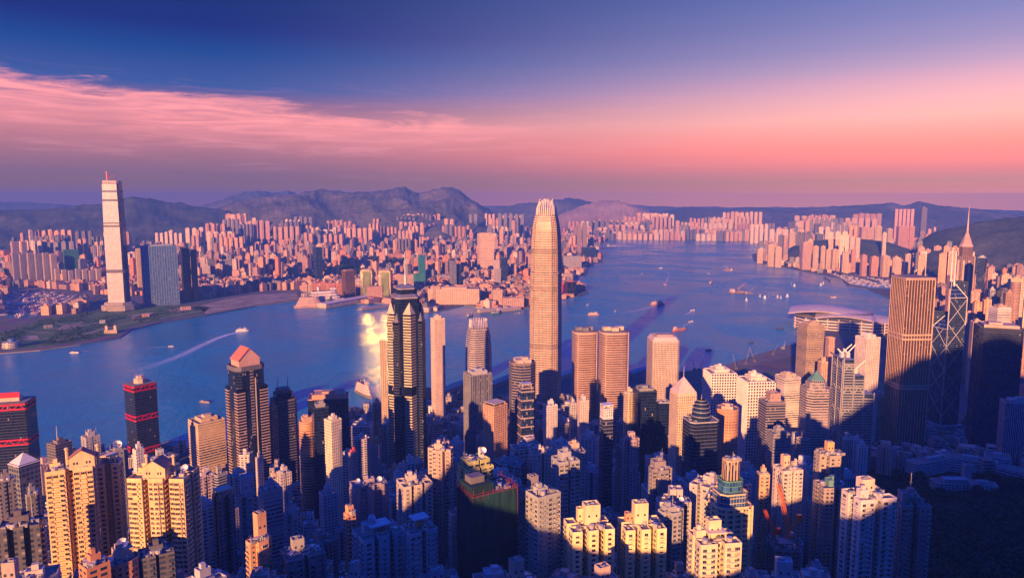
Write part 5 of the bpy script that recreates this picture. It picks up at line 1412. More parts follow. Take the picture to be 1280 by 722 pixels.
# label, top in the photograph, range, width, turn, depth ratio, plan, facade, relief, colour, roof, office
FTAB = [
    ('greenish-grey balconied tower with a flat roof, left of the left yellow-cream twin', 679.0, 615.6, 429, 43.8, 36, 0.79, 'rect', 'flat3', 'balc', (0.34, 0.36, 0.34), (('plant', 0.42, 3.1, -0.05, 0.12),), 0),
    ('pinkish balconied tower with a roof tank, left of the yellow-green balconies', 551.0, 560.3, 544, 37.5, -22, 0.83, 'cross', 'flat', 'balc', (0.46, 0.33, 0.28), (('plant', 0.36, 3.9, -0.04, -0.04), ('tanks', 1)), 0),
    ('cream notched tower with a flat roof, above the right pale bay-window tower', 518.2, 601.9, 530, 45.8, 18, 0.81, ('slot', 3, 2, 2.5, 5), 'flat', None, (0.5, 0.44, 0.38), (('plant', 0.32, 5.25, -0.11, 0.07), ('units', 2)), 0),
    ('slate notched tower with a roof mast, above the left yellow-cream twin', 706.7, 573.7, 510, 35.6, 24, 0.95, 'slot', 'flat', None, (0.32, 0.33, 0.36), (('plant', 0.48, 5.61, -0.03, 0.06), ('units', 2), ('mast', 6.43, 0.2, 0.2)), 0),
    ('slate cross-shaped tower with a roof mast, right of the right yellow-cream twin', 838.6, 637.4, 467, 40.5, 36, 0.84, 'cross', 'flat3', None, (0.32, 0.33, 0.36), (('plant', 0.47, 3.2, -0.1, -0.02), ('mast', 8.67, 0.2, 0.2)), 0),
    ('charcoal balconied tower with a flat roof, above the right yellow-cream twin', 825.4, 585.0, 541, 35.1, 24, 0.92, 'cross', 'flat2', 'balc', (0.24, 0.22, 0.24), (('plant', 0.55, 5.41, -0.06, 0.13),), 0),
    ('stone-grey cross-shaped tower with a roof dish, right of the right yellow-cream twin', 841.8, 625.8, 492, 49.1, 12, 0.87, 'cross', 'flat2', None, (0.44, 0.4, 0.38), (('cube', 0.07, 0.1, 0.38, 7.91), ('tanks', 1), ('dish', 0.2, -0.2, 1.8)), 0),
    ('stone-grey balconied tower with a roof mast, below the green-terraced tower', 887.4, 604.9, 527, 51.2, -22, 0.78, ('slot', 3, 2, 2.5, 5), 'flat', 'balc', (0.44, 0.4, 0.38), (('plant', 0.35, 5.19, -0.04, 0.14), ('tanks', 1), ('mast', 6.84, 0.2, 0.2)), 0),
    ('charcoal plain tower with a tall lift house, right of the netted tower', 667.4, 612.5, 456, 40.9, 30, 0.99, 'rect', 'flat3', None, (0.24, 0.22, 0.24), (('cube', -0.0, 0.1, 0.35, 8.98), ('units', 2), ('tanks', 1)), 0),
    ('off-white balconied tower with a roof tank, left of the dark balcony-grid tower', 252.3, 632.3, 584, 48.7, 24, 0.82, 'cross', 'flat2', 'balc', (0.55, 0.5, 0.46), (('plant', 0.51, 4.68, -0.05, 0.03), ('tanks', 1)), 0),
    ('cream balconied tower with a flat roof, below the plain white slab', 676.6, 564.3, 580, 30.3, 12, 0.77, 'slot', 'flat', 'balc', (0.5, 0.44, 0.38), (('plant', 0.31, 3.48, -0.05, -0.05), ('units', 2)), 0),
    ('taupe balconied tower with a flat roof, above the dark balconied block', 399.6, 675.1, 575, 44.7, 30, 0.93, 'slot', 'flat', 'balc', (0.36, 0.3, 0.28), (('plant', 0.43, 5.02, 0.05, 0.12), ('units', 2)), 0),
    ('pinkish notched tower with a roof tank, above the blank-walled white tower', 1108.9, 558.4, 1132, 24.9, -22, 0.76, 'slot', 'flat', None, (0.46, 0.33, 0.28), (('plant', 0.47, 3.77, -0.06, 0.04), ('tanks', 1)), 0),
    ('pale grey notched tower with a tall lift house, below the white-walled tower', 975.0, 726.7, 391, 64.3, 12, 0.78, ('slot', 3, 2, 2.5, 5), 'flat3', None, (0.42, 0.42, 0.44), (('cube', 0.08, 0.1, 0.36, 10.81), ('units', 2)), 0),
    ('stone-grey balconied tower with a roof dish, right of the right pale bay-window tower', 582.3, 639.5, 510, 48.5, 18, 0.76, 'cross', 'flat3', 'balc', (0.44, 0.4, 0.38), (('cube', 0.05, 0.1, 0.34, 9.16), ('units', 2), ('dish', 0.2, -0.2, 1.8)), 0),
    ('beige balconied tower with a roof mast, right of the plain white slab', 714.4, 563.1, 612, 37.6, 18, 0.78, 'rect', 'flat', 'balc', (0.4, 0.33, 0.26), (('plant', 0.37, 5.99, 0.12, 0.12), ('units', 2), ('tanks', 1), ('mast', 10.6, 0.2, 0.2)), 0),
    ('stone-grey plain tower with a flat roof, left of the white-hooded tower', 737.0, 547.0, 827, 24.7, -10, 0.8, 'rect', 'flat2', None, (0.44, 0.4, 0.38), (('plant', 0.44, 5.98, -0.03, 0.11),), 0),
    ('stone-grey cross-shaped tower with a roof dish, left of the tower with an orange lift house', 451.8, 547.2, 886, 22.4, 18, 0.92, 'cross', 'flat2', None, (0.44, 0.4, 0.38), (('plant', 0.44, 3.02, 0.06, 0.03), ('dish', 0.2, -0.2, 1.8)), 0),
    ('cream balconied tower with a roof tank, below the white pyramid roof', 40.7, 722.2, 413, 74.5, -10, 0.79, 'rect', 'flat', 'balc', (0.5, 0.44, 0.38), (('plant', 0.35, 3.84, 0.05, 0.03), ('tanks', 1)), 0),
    ('slate balconied tower with a flat roof, above the netted tower', 640.2, 578.2, 577, 34.1, -22, 0.86, 'slot', 'flat2', 'balc', (0.32, 0.33, 0.36), (('plant', 0.36, 4.83, 0.05, -0.02), ('units', 2)), 0),
    ('slate notched tower with a flat roof, above the left yellow-cream twin', 736.9, 586.9, 795, 25.0, -10, 0.8, ('slot', 3, 2, 2.5, 5), 'flat', None, (0.32, 0.33, 0.36), (('plant', 0.49, 4.67, 0.03, 0.14), ('units', 2)), 0),
    ('pinkish balconied tower with a tall lift house, below the netted tower', 648.4, 724.2, 375, 50.4, 30, 0.84, 'cross', 'flat2', 'balc', (0.46, 0.33, 0.28), (('cube', -0.04, 0.1, 0.39, 10.62), ('units', 2), ('tanks', 1)), 0),
    ('pinkish balconied tower with a roof dish, right of the white-walled tower', 1024.9, 592.0, 729, 39.6, 12, 0.99, 'rect', 'flat3', 'balc', (0.46, 0.33, 0.28), (('plant', 0.39, 5.85, 0.0, 0.06), ('units', 2), ('dish', 0.2, -0.2, 1.8)), 0),
    ('taupe notched tower with a tall lift house, below the white pyramid roof', 16.9, 730.3, 386, 58.2, -22, 0.91, ('slot', 3, 2, 2.5, 5), 'flat', None, (0.36, 0.3, 0.28), (('cube', -0.09, 0.1, 0.39, 10.01), ('units', 2)), 0),
    ('taupe balconied tower with a tall lift house, right of the white-walled tower', 1026.4, 627.5, 680, 40.5, -10, 0.79, 'cross', 'flat', 'balc', (0.36, 0.3, 0.28), (('cube', 0.08, 0.1, 0.27, 7.03),), 0),
    ('rose-beige balconied tower with a roof dish, below the pink-barred tower', 652.1, 558.8, 608, 29.3, 18, 0.86, 'rect', 'flat2', 'balc', (0.46, 0.36, 0.32), (('plant', 0.39, 3.46, 0.1, 0.02), ('dish', 0.2, -0.2, 1.8)), 0),
    ('off-white cross-shaped tower with a roof mast, above the tower with an orange lift house', 484.3, 529.0, 1054, 28.3, 30, 0.83, 'cross', 'flat2', None, (0.55, 0.5, 0.46), (('plant', 0.35, 4.34, 0.03, -0.04), ('units', 2), ('tanks', 1), ('mast', 6.22, 0.2, 0.2)), 0),
    ('slate notched tower with a roof mast, below the right pale bay-window tower', 550.5, 725.7, 396, 54.3, 12, 0.83, 'slot', 'flat3', None, (0.32, 0.33, 0.36), (('cube', -0.07, 0.1, 0.34, 6.16), ('units', 2), ('tanks', 1), ('mast', 10.24, 0.2, 0.2)), 0),
    ('stone-grey dark-banded tower with a roof dish, left of the tower with an orange lift house', 452.8, 530.2, 975, 27.5, -10, 0.95, 'slot', 'glass', 'band', (0.44, 0.4, 0.38), (('plant', 0.33, 4.91, -0.06, 0.11), ('tanks', 1), ('dish', 0.2, -0.2, 1.8)), 1),
    ('pale grey balconied tower with a flat roof, left of the dark balcony-grid tower', 252.5, 725.8, 383, 63.1, 30, 0.82, 'slot', 'flat2', 'balc', (0.42, 0.42, 0.44), (('plant', 0.33, 5.68, 0.07, 0.07), ('units', 2)), 0),
    ('pale grey balconied tower with a roof tank, below the netted tower', 614.8, 725.3, 392, 49.8, 12, 0.83, 'rect', 'flat', 'balc', (0.42, 0.42, 0.44), (('plant', 0.53, 4.87, 0.05, 0.07), ('tanks', 1)), 0),
    ('greenish-grey cross-shaped tower with a flat roof, left of the tower with an orange lift house', 434.6, 568.0, 761, 24.0, -22, 0.92, 'cross', 'flat', None, (0.34, 0.36, 0.34), (('plant', 0.43, 3.55, 0.01, 0.02), ('units', 2)), 0),
    ('slate balconied tower with a roof tank, below the green-terraced tower', 938.2, 594.7, 693, 28.2, -22, 0.78, 'slot', 'flat', 'balc', (0.32, 0.33, 0.36), (('plant', 0.31, 4.07, 0.01, 0.14), ('units', 2), ('tanks', 1)), 0),
    ('rose-beige balconied tower with a tall lift house, below the left yellow-cream twin', 757.5, 728.4, 377, 54.8, 36, 0.79, 'slot', 'flat', 'balc', (0.46, 0.36, 0.32), (('cube', -0.08, 0.1, 0.37, 9.12), ('tanks', 1)), 0),
    ('greenish-grey notched tower with a roof tank, above the blue-grey penthouse', 298.5, 592.3, 835, 30.0, 36, 0.77, ('slot', 3, 2, 2.5, 5), 'flat', None, (0.34, 0.36, 0.34), (('plant', 0.49, 3.89, 0.05, 0.14), ('tanks', 1)), 0),
    ('pinkish balconied tower with a flat roof, below the grooved lift house', 326.8, 728.0, 397, 69.1, -10, 0.81, 'cross', 'flat', 'balc', (0.46, 0.33, 0.28), (('plant', 0.36, 5.22, -0.03, 0.03), ('units', 2)), 0),
    ('stone-grey balconied tower with a flat roof, below the glowing lift cube', 1011.0, 728.4, 434, 68.3, 12, 0.9, 'slot', 'flat', 'balc', (0.44, 0.4, 0.38), (('plant', 0.39, 4.53, 0.07, 0.12), ('units', 2)), 0),
    ('pale grey balconied tower with a roof tank, above the sunlit white tower', 868.4, 601.5, 587, 36.1, 24, 0.87, 'rect', 'flat3', 'balc', (0.42, 0.42, 0.44), (('plant', 0.49, 5.48, -0.08, 0.08), ('units', 2), ('tanks', 1)), 0),
    ('dark grey balconied tower with a roof tank, below the left yellow-cream twin', 709.7, 727.4, 396, 59.4, -22, 0.86, 'slot', 'flat', 'balc', (0.26, 0.26, 0.27), (('plant', 0.53, 3.63, -0.09, 0.02), ('units', 2), ('tanks', 1)), 0),
    ('slate notched tower with a roof mast, above the right yellow-cream twin', 822.9, 573.4, 820, 34.0, 12, 0.91, 'slot', 'flat2', None, (0.32, 0.33, 0.36), (('plant', 0.45, 4.63, 0.06, 0.06), ('mast', 11.62, 0.2, 0.2)), 0),
    ('slate balconied tower with a roof mast, below the left pale bay-window tower', 440.5, 727.6, 391, 49.4, -22, 0.79, 'cross', 'flat', 'balc', (0.32, 0.33, 0.36), (('cube', 0.06, 0.1, 0.27, 10.49), ('mast', 11.35, 0.2, 0.2)), 0),
    ('pinkish notched tower with a tall lift house, above the white pyramid roof', 56.3, 579.9, 1091, 23.8, 24, 0.8, 'slot', 'flat', None, (0.46, 0.33, 0.28), (('cube', -0.03, 0.1, 0.35, 8.14), ('units', 2), ('tanks', 1)), 0),
    ('pale grey plain tower with a roof dish, above the white-walled tower', 1002.0, 580.5, 781, 25.9, -22, 0.77, 'rect', 'flat3', None, (0.42, 0.42, 0.44), (('cube', 0.0, 0.1, 0.37, 8.21), ('tanks', 1), ('dish', 0.2, -0.2, 1.8)), 0),
    ('slate balconied tower with a roof tank, above the left pale bay-window tower', 500.8, 619.9, 626, 42.6, 30, 0.89, 'cross', 'flat', 'balc', (0.32, 0.33, 0.36), (('plant', 0.35, 3.81, 0.11, 0.11), ('tanks', 1)), 0),
    ('charcoal notched tower with a flat roof, below the left yellow-cream twin', 759.5, 643.7, 632, 31.7, -22, 0.86, 'slot', 'flat3', None, (0.24, 0.22, 0.24), (('plant', 0.44, 4.92, -0.02, -0.01), ('units', 2)), 0),
    ('taupe cross-shaped tower with a tall lift house, below the dark balcony-grid tower', 290.3, 632.5, 753, 34.9, 36, 0.98, 'cross', 'flat', None, (0.36, 0.3, 0.28), (('cube', 0.09, 0.1, 0.35, 6.7), ('units', 2), ('tanks', 1)), 0),
    ('off-white balconied tower with a tall lift house, above the netted tower', 630.7, 603.3, 508, 47.3, 12, 0.87, 'cross', 'flat2', 'balc', (0.55, 0.5, 0.46), (('cube', -0.03, 0.1, 0.28, 8.75), ('units', 2), ('tanks', 1)), 0),
    ('pale grey upright-striped tower with a roof tank, above the blank-walled white tower', 1054.5, 594.2, 845, 36.0, 30, 0.78, ('cham', 0.12), 'vert', None, (0.42, 0.42, 0.44), (('plant', 0.5, 4.34, 0.1, 0.1), ('tanks', 1)), 1),
    ('rose-beige notched tower with a roof mast, above the netted tower', 558.0, 574.5, 574, 38.2, 12, 0.98, 'slot', 'flat2', None, (0.46, 0.36, 0.32), (('plant', 0.42, 3.07, 0.06, 0.07), ('units', 2), ('tanks', 1), ('dish', 0.2, -0.2, 1.8), ('mast', 6.95, 0.2, 0.2)), 0),
    ('off-white notched tower with a roof tank, below the plain white slab', 701.3, 554.1, 687, 26.6, 24, 0.96, 'slot', 'flat', None, (0.55, 0.5, 0.46), (('plant', 0.32, 3.54, -0.02, 0.06), ('units', 2), ('tanks', 1)), 0),
    ('stone-grey cross-shaped tower with a tall lift house, right of the broad mauve block', 497.6, 604.4, 683, 37.6, 30, 0.97, 'cross', 'flat3', None, (0.44, 0.4, 0.38), (('cube', 0.05, 0.1, 0.3, 10.28), ('units', 2)), 0),
    ('dark grey notched tower with a tall lift house, above the blue-grey penthouse', 312.0, 593.0, 803, 24.9, 24, 0.9, 'slot', 'flat', None, (0.26, 0.26, 0.27), (('cube', 0.03, 0.1, 0.35, 10.71), ('units', 2)), 0),
    ('dark grey cross-shaped tower with a flat roof, below the left yellow-cream twin', 699.5, 660.8, 484, 38.4, 24, 0.87, 'cross', 'flat2', None, (0.26, 0.26, 0.27), (('plant', 0.42, 4.53, -0.01, 0.13),), 0),
    ('beige gridded tower with a roof tank, right of the plain white slab', 695.0, 526.1, 965, 21.5, 18, 0.9, 'slot', 'office', None, (0.4, 0.33, 0.26), (('plant', 0.51, 5.24, 0.06, 0.09), ('units', 2), ('tanks', 1)), 1),
    ('stone-grey gridded tower with a roof mast, above the yellow-green balconies', 581.6, 527.9, 1174, 24.8, 36, 0.97, 'rect', 'office', None, (0.44, 0.4, 0.38), (('cube', -0.01, 0.1, 0.32, 7.59), ('units', 2), ('tanks', 1), ('mast', 9.73, 0.2, 0.2)), 1),
    ('slate notched tower with a tall lift house, above the right pedimented tower', 199.1, 570.8, 774, 26.7, 12, 0.77, ('slot', 3, 2, 2.5, 5), 'flat2', None, (0.32, 0.33, 0.36), (('cube', 0.05, 0.1, 0.4, 6.6), ('units', 2), ('tanks', 1)), 0),
    ('slate gridded tower with a roof tank, left of the white-hooded tower', 749.5, 528.5, 1102, 27.2, -22, 0.91, 'slot', 'office', None, (0.32, 0.33, 0.36), (('plant', 0.33, 4.03, 0.12, 0.11), ('units', 2), ('tanks', 1)), 1),
    ('stone-grey notched tower with a flat roof, right of the sunlit white tower', 937.2, 727.1, 436, 48.5, 24, 0.99, ('slot', 3, 2, 2.5, 5), 'flat3', None, (0.44, 0.4, 0.38), (('plant', 0.35, 5.17, 0.08, 0.08), ('units', 2)), 0),
    ('cream cross-shaped tower with a tall lift house, left of the plain white slab', 660.6, 555.4, 673, 35.6, 24, 0.94, 'cross', 'flat3', None, (0.5, 0.44, 0.38), (('cube', 0.07, 0.1, 0.39, 6.12), ('units', 2)), 0),
    ('rose-beige upright-striped tower with a roof dish, right of the plain white slab', 705.8, 527.6, 1135, 22.6, 36, 0.89, 'rect', 'vert', None, (0.46, 0.36, 0.32), (('plant', 0.46, 5.95, 0.07, 0.13), ('units', 2), ('tanks', 1), ('dish', 0.2, -0.2, 1.8)), 1),
    ('pale grey balconied tower with a roof tank, below the green-terraced tower', 914.2, 600.8, 565, 49.3, 30, 0.98, ('slot', 3, 2, 2.5, 5), 'flat', 'balc', (0.42, 0.42, 0.44), (('plant', 0.39, 5.77, 0.03, -0.03), ('units', 2), ('tanks', 1)), 0),
    ('cream plain tower with a roof dish, above the right yellow-cream twin', 821.7, 610.3, 602, 40.9, 18, 0.89, 'rect', 'flat2', None, (0.5, 0.44, 0.38), (('plant', 0.35, 4.15, -0.1, 0.09), ('units', 2), ('tanks', 1), ('dish', 0.2, -0.2, 1.8)), 0),
    ('greenish-grey balconied tower with a roof tank, above the sunlit white tower', 899.2, 623.9, 501, 39.4, -10, 0.77, 'rect', 'flat', 'balc', (0.34, 0.36, 0.34), (('plant', 0.53, 3.61, -0.12, 0.0), ('units', 2), ('tanks', 1)), 0),
    ('dark grey balconied tower with a roof dish, right of the right yellow-cream twin', 842.0, 601.7, 626, 29.6, 30, 0.81, 'rect', 'flat', 'balc', (0.26, 0.26, 0.27), (('plant', 0.43, 4.17, 0.12, 0.08), ('dish', 0.2, -0.2, 1.8)), 0),
    ('pale grey balconied tower with a tall lift house, right of the dark balconied block', 431.5, 714.1, 597, 40.5, -22, 0.93, 'rect', 'flat', 'balc', (0.42, 0.42, 0.44), (('cube', -0.02, 0.1, 0.35, 6.09), ('units', 2)), 0),
    ('cream notched tower with a roof tank, below the dark balconied block', 398.1, 706.8, 503, 37.2, -22, 0.91, ('slot', 3, 2, 2.5, 5), 'flat', None, (0.5, 0.44, 0.38), (('plant', 0.46, 3.03, -0.06, 0.01), ('units', 2), ('tanks', 1)), 0),
    ('charcoal notched tower with a roof dish, left of the grooved lift house', 301.4, 695.0, 572, 38.9, 24, 0.83, 'slot', 'flat3', None, (0.24, 0.22, 0.24), (('plant', 0.52, 3.73, 0.08, -0.0), ('tanks', 1), ('dish', 0.2, -0.2, 1.8)), 0),
    ('cream balconied tower with a flat roof, below the left yellow-cream twin', 744.8, 643.8, 531, 40.9, 30, 0.79, 'slot', 'flat', 'balc', (0.5, 0.44, 0.38), (('plant', 0.43, 4.82, -0.11, 0.14), ('units', 2)), 0),
    ('taupe plain tower with a tall lift house, below the green-terraced tower', 934.8, 591.5, 729, 39.1, 18, 0.86, 'rect', 'flat', None, (0.36, 0.3, 0.28), (('cube', 0.07, 0.1, 0.32, 6.16), ('units', 2), ('tanks', 1)), 0),
    ('greenish-grey curtain-walled tower with a roof tank, above the netted tower', 629.9, 576.2, 829, 30.1, 30, 0.94, ('cham', 0.12), 'curtain', None, (0.34, 0.36, 0.34), (('plant', 0.39, 3.65, 0.03, 0.0), ('tanks', 1)), 1),
    ('charcoal balconied tower with a roof mast, left of the dark balcony-grid tower', 220.2, 729.2, 434, 46.1, 18, 0.77, 'slot', 'flat', 'balc', (0.24, 0.22, 0.24), (('plant', 0.49, 3.0, 0.08, 0.12), ('units', 2), ('tanks', 1), ('mast', 8.88, 0.2, 0.2)), 0),
    ('pinkish notched tower with a roof tank, below the grooved lift house', 317.2, 723.7, 474, 60.1, -22, 0.9, 'slot', 'flat2', None, (0.46, 0.33, 0.28), (('plant', 0.33, 5.07, -0.06, 0.09), ('units', 2), ('tanks', 1)), 0),
    ('slate notched tower with a flat roof, left of the yellow-green balconies', 522.5, 527.0, 1084, 27.5, 12, 1.0, 'slot', 'flat3', None, (0.32, 0.33, 0.36), (('plant', 0.33, 5.94, 0.06, 0.12),), 0),
    ('pinkish cross-shaped tower with a roof tank, left of the yellow-green balconies', 550.2, 552.0, 751, 24.4, 12, 0.95, 'cross', 'flat', None, (0.46, 0.33, 0.28), (('plant', 0.37, 4.47, 0.05, -0.04), ('tanks', 1)), 0),
    ('pale grey notched tower with a flat roof, below the white-walled tower', 985.6, 673.9, 667, 37.9, 12, 0.91, 'slot', 'flat', None, (0.42, 0.42, 0.44), (('plant', 0.37, 4.96, 0.11, 0.04),), 0),
    ('pale grey balconied tower with a roof tank, left of the grooved lift house', 275.9, 728.5, 437, 53.6, 36, 0.95, ('slot', 3, 2, 2.5, 5), 'flat2', 'balc', (0.42, 0.42, 0.44), (('plant', 0.53, 5.17, -0.09, 0.04), ('tanks', 1)), 0),
    ('pale grey balconied tower with a roof mast, right of the sunlit white tower', 944.6, 674.2, 672, 30.5, 24, 0.85, 'slot', 'flat', 'balc', (0.42, 0.42, 0.44), (('plant', 0.54, 4.01, 0.08, 0.06), ('units', 2), ('dish', 0.2, -0.2, 1.8), ('mast', 9.48, 0.2, 0.2)), 0),
    ('off-white balconied tower with a roof mast, above the netted tower', 621.6, 595.6, 545, 43.9, -10, 0.79, 'cross', 'flat2', 'balc', (0.55, 0.5, 0.46), (('plant', 0.51, 3.07, 0.04, 0.07), ('tanks', 1), ('mast', 9.55, 0.2, 0.2)), 0),
    ('slate notched tower with a tall lift house, below the glowing lift cube', 1009.1, 581.4, 831, 27.0, 18, 0.84, ('slot', 3, 2, 2.5, 5), 'flat', None, (0.32, 0.33, 0.36), (('cube', 0.06, 0.1, 0.35, 7.89),), 0),
    ('charcoal balconied tower with a roof tank, below the leftmost pedimented tower', 100.8, 728.2, 434, 57.1, -10, 0.97, 'cross', 'flat2', 'balc', (0.24, 0.22, 0.24), (('plant', 0.49, 5.43, 0.1, 0.01), ('tanks', 1)), 0),
    ('charcoal cross-shaped tower with a roof dish, above the left yellow-cream twin', 726.1, 636.2, 577, 46.5, 30, 0.83, 'cross', 'flat', None, (0.24, 0.22, 0.24), (('cube', -0.06, 0.1, 0.35, 8.9), ('dish', 0.2, -0.2, 1.8)), 0),
    ('cream cross-shaped tower with a tall lift house, right of the plain white slab', 723.2, 526.9, 1079, 21.2, 18, 1.0, 'cross', 'flat3', None, (0.5, 0.44, 0.38), (('cube', -0.02, 0.1, 0.34, 9.67), ('units', 2)), 0),
    ('rose-beige curtain-walled tower with a flat roof, below the right pedimented tower', 174.0, 585.7, 981, 30.1, 36, 0.86, 'rect', 'curtain', None, (0.46, 0.36, 0.32), (('plant', 0.47, 3.47, 0.01, 0.03),), 1),
    ('stone-grey balconied tower with a flat roof, below the left yellow-cream twin', 758.2, 705.7, 482, 39.2, 18, 0.87, ('slot', 3, 2, 2.5, 5), 'flat2', 'balc', (0.44, 0.4, 0.38), (('plant', 0.36, 5.56, -0.05, 0.13), ('units', 2)), 0),
    ('greenish-grey notched tower with a flat roof, below the dark balconied block', 389.0, 727.2, 457, 59.0, -22, 0.8, ('slot', 3, 2, 2.5, 5), 'flat', None, (0.34, 0.36, 0.34), (('plant', 0.5, 4.21, -0.06, 0.05),), 0),
    ('pinkish upright-striped tower with a tall lift house, right of the pale ribbed tower', 385.0, 568.3, 899, 22.6, -10, 0.98, ('cham', 0.12), 'vert', None, (0.46, 0.33, 0.28), (('cube', -0.03, 0.1, 0.33, 8.79), ('units', 2)), 1),
    ('beige notched tower with a roof mast, above the right pale bay-window tower', 515.7, 603.7, 564, 42.2, 18, 0.86, 'slot', 'flat', None, (0.4, 0.33, 0.26), (('plant', 0.45, 3.4, 0.06, 0.05), ('units', 2), ('tanks', 1), ('mast', 9.34, 0.2, 0.2)), 0),
    ('charcoal ribbon-windowed tower with a flat roof, below the leftmost pedimented tower', 57.2, 695.5, 830, 38.5, 30, 0.83, 'slot', 'strip', 'band', (0.24, 0.22, 0.24), (('plant', 0.36, 4.17, -0.03, 0.08), ('units', 2)), 1),
    ('charcoal notched tower with a tall lift house, above the right pale bay-window tower', 529.2, 601.5, 605, 37.2, 30, 0.82, ('slot', 3, 2, 2.5, 5), 'flat', None, (0.24, 0.22, 0.24), (('cube', -0.06, 0.1, 0.29, 6.15), ('units', 2), ('tanks', 1)), 0),
    ('dark grey curtain-walled tower with a tall lift house, right of the pale ribbed tower', 379.4, 567.7, 1052, 32.2, 36, 0.91, 'rect', 'curtain', None, (0.26, 0.26, 0.27), (('cube', -0.07, 0.1, 0.27, 6.48), ('tanks', 1)), 1),
    ('taupe notched tower with a roof dish, below the leftmost pedimented tower', 81.0, 700.1, 587, 47.3, 36, 0.92, ('slot', 3, 2, 2.5, 5), 'flat', None, (0.36, 0.3, 0.28), (('plant', 0.51, 3.0, -0.07, 0.13), ('tanks', 1), ('dish', 0.2, -0.2, 1.8)), 0),
]

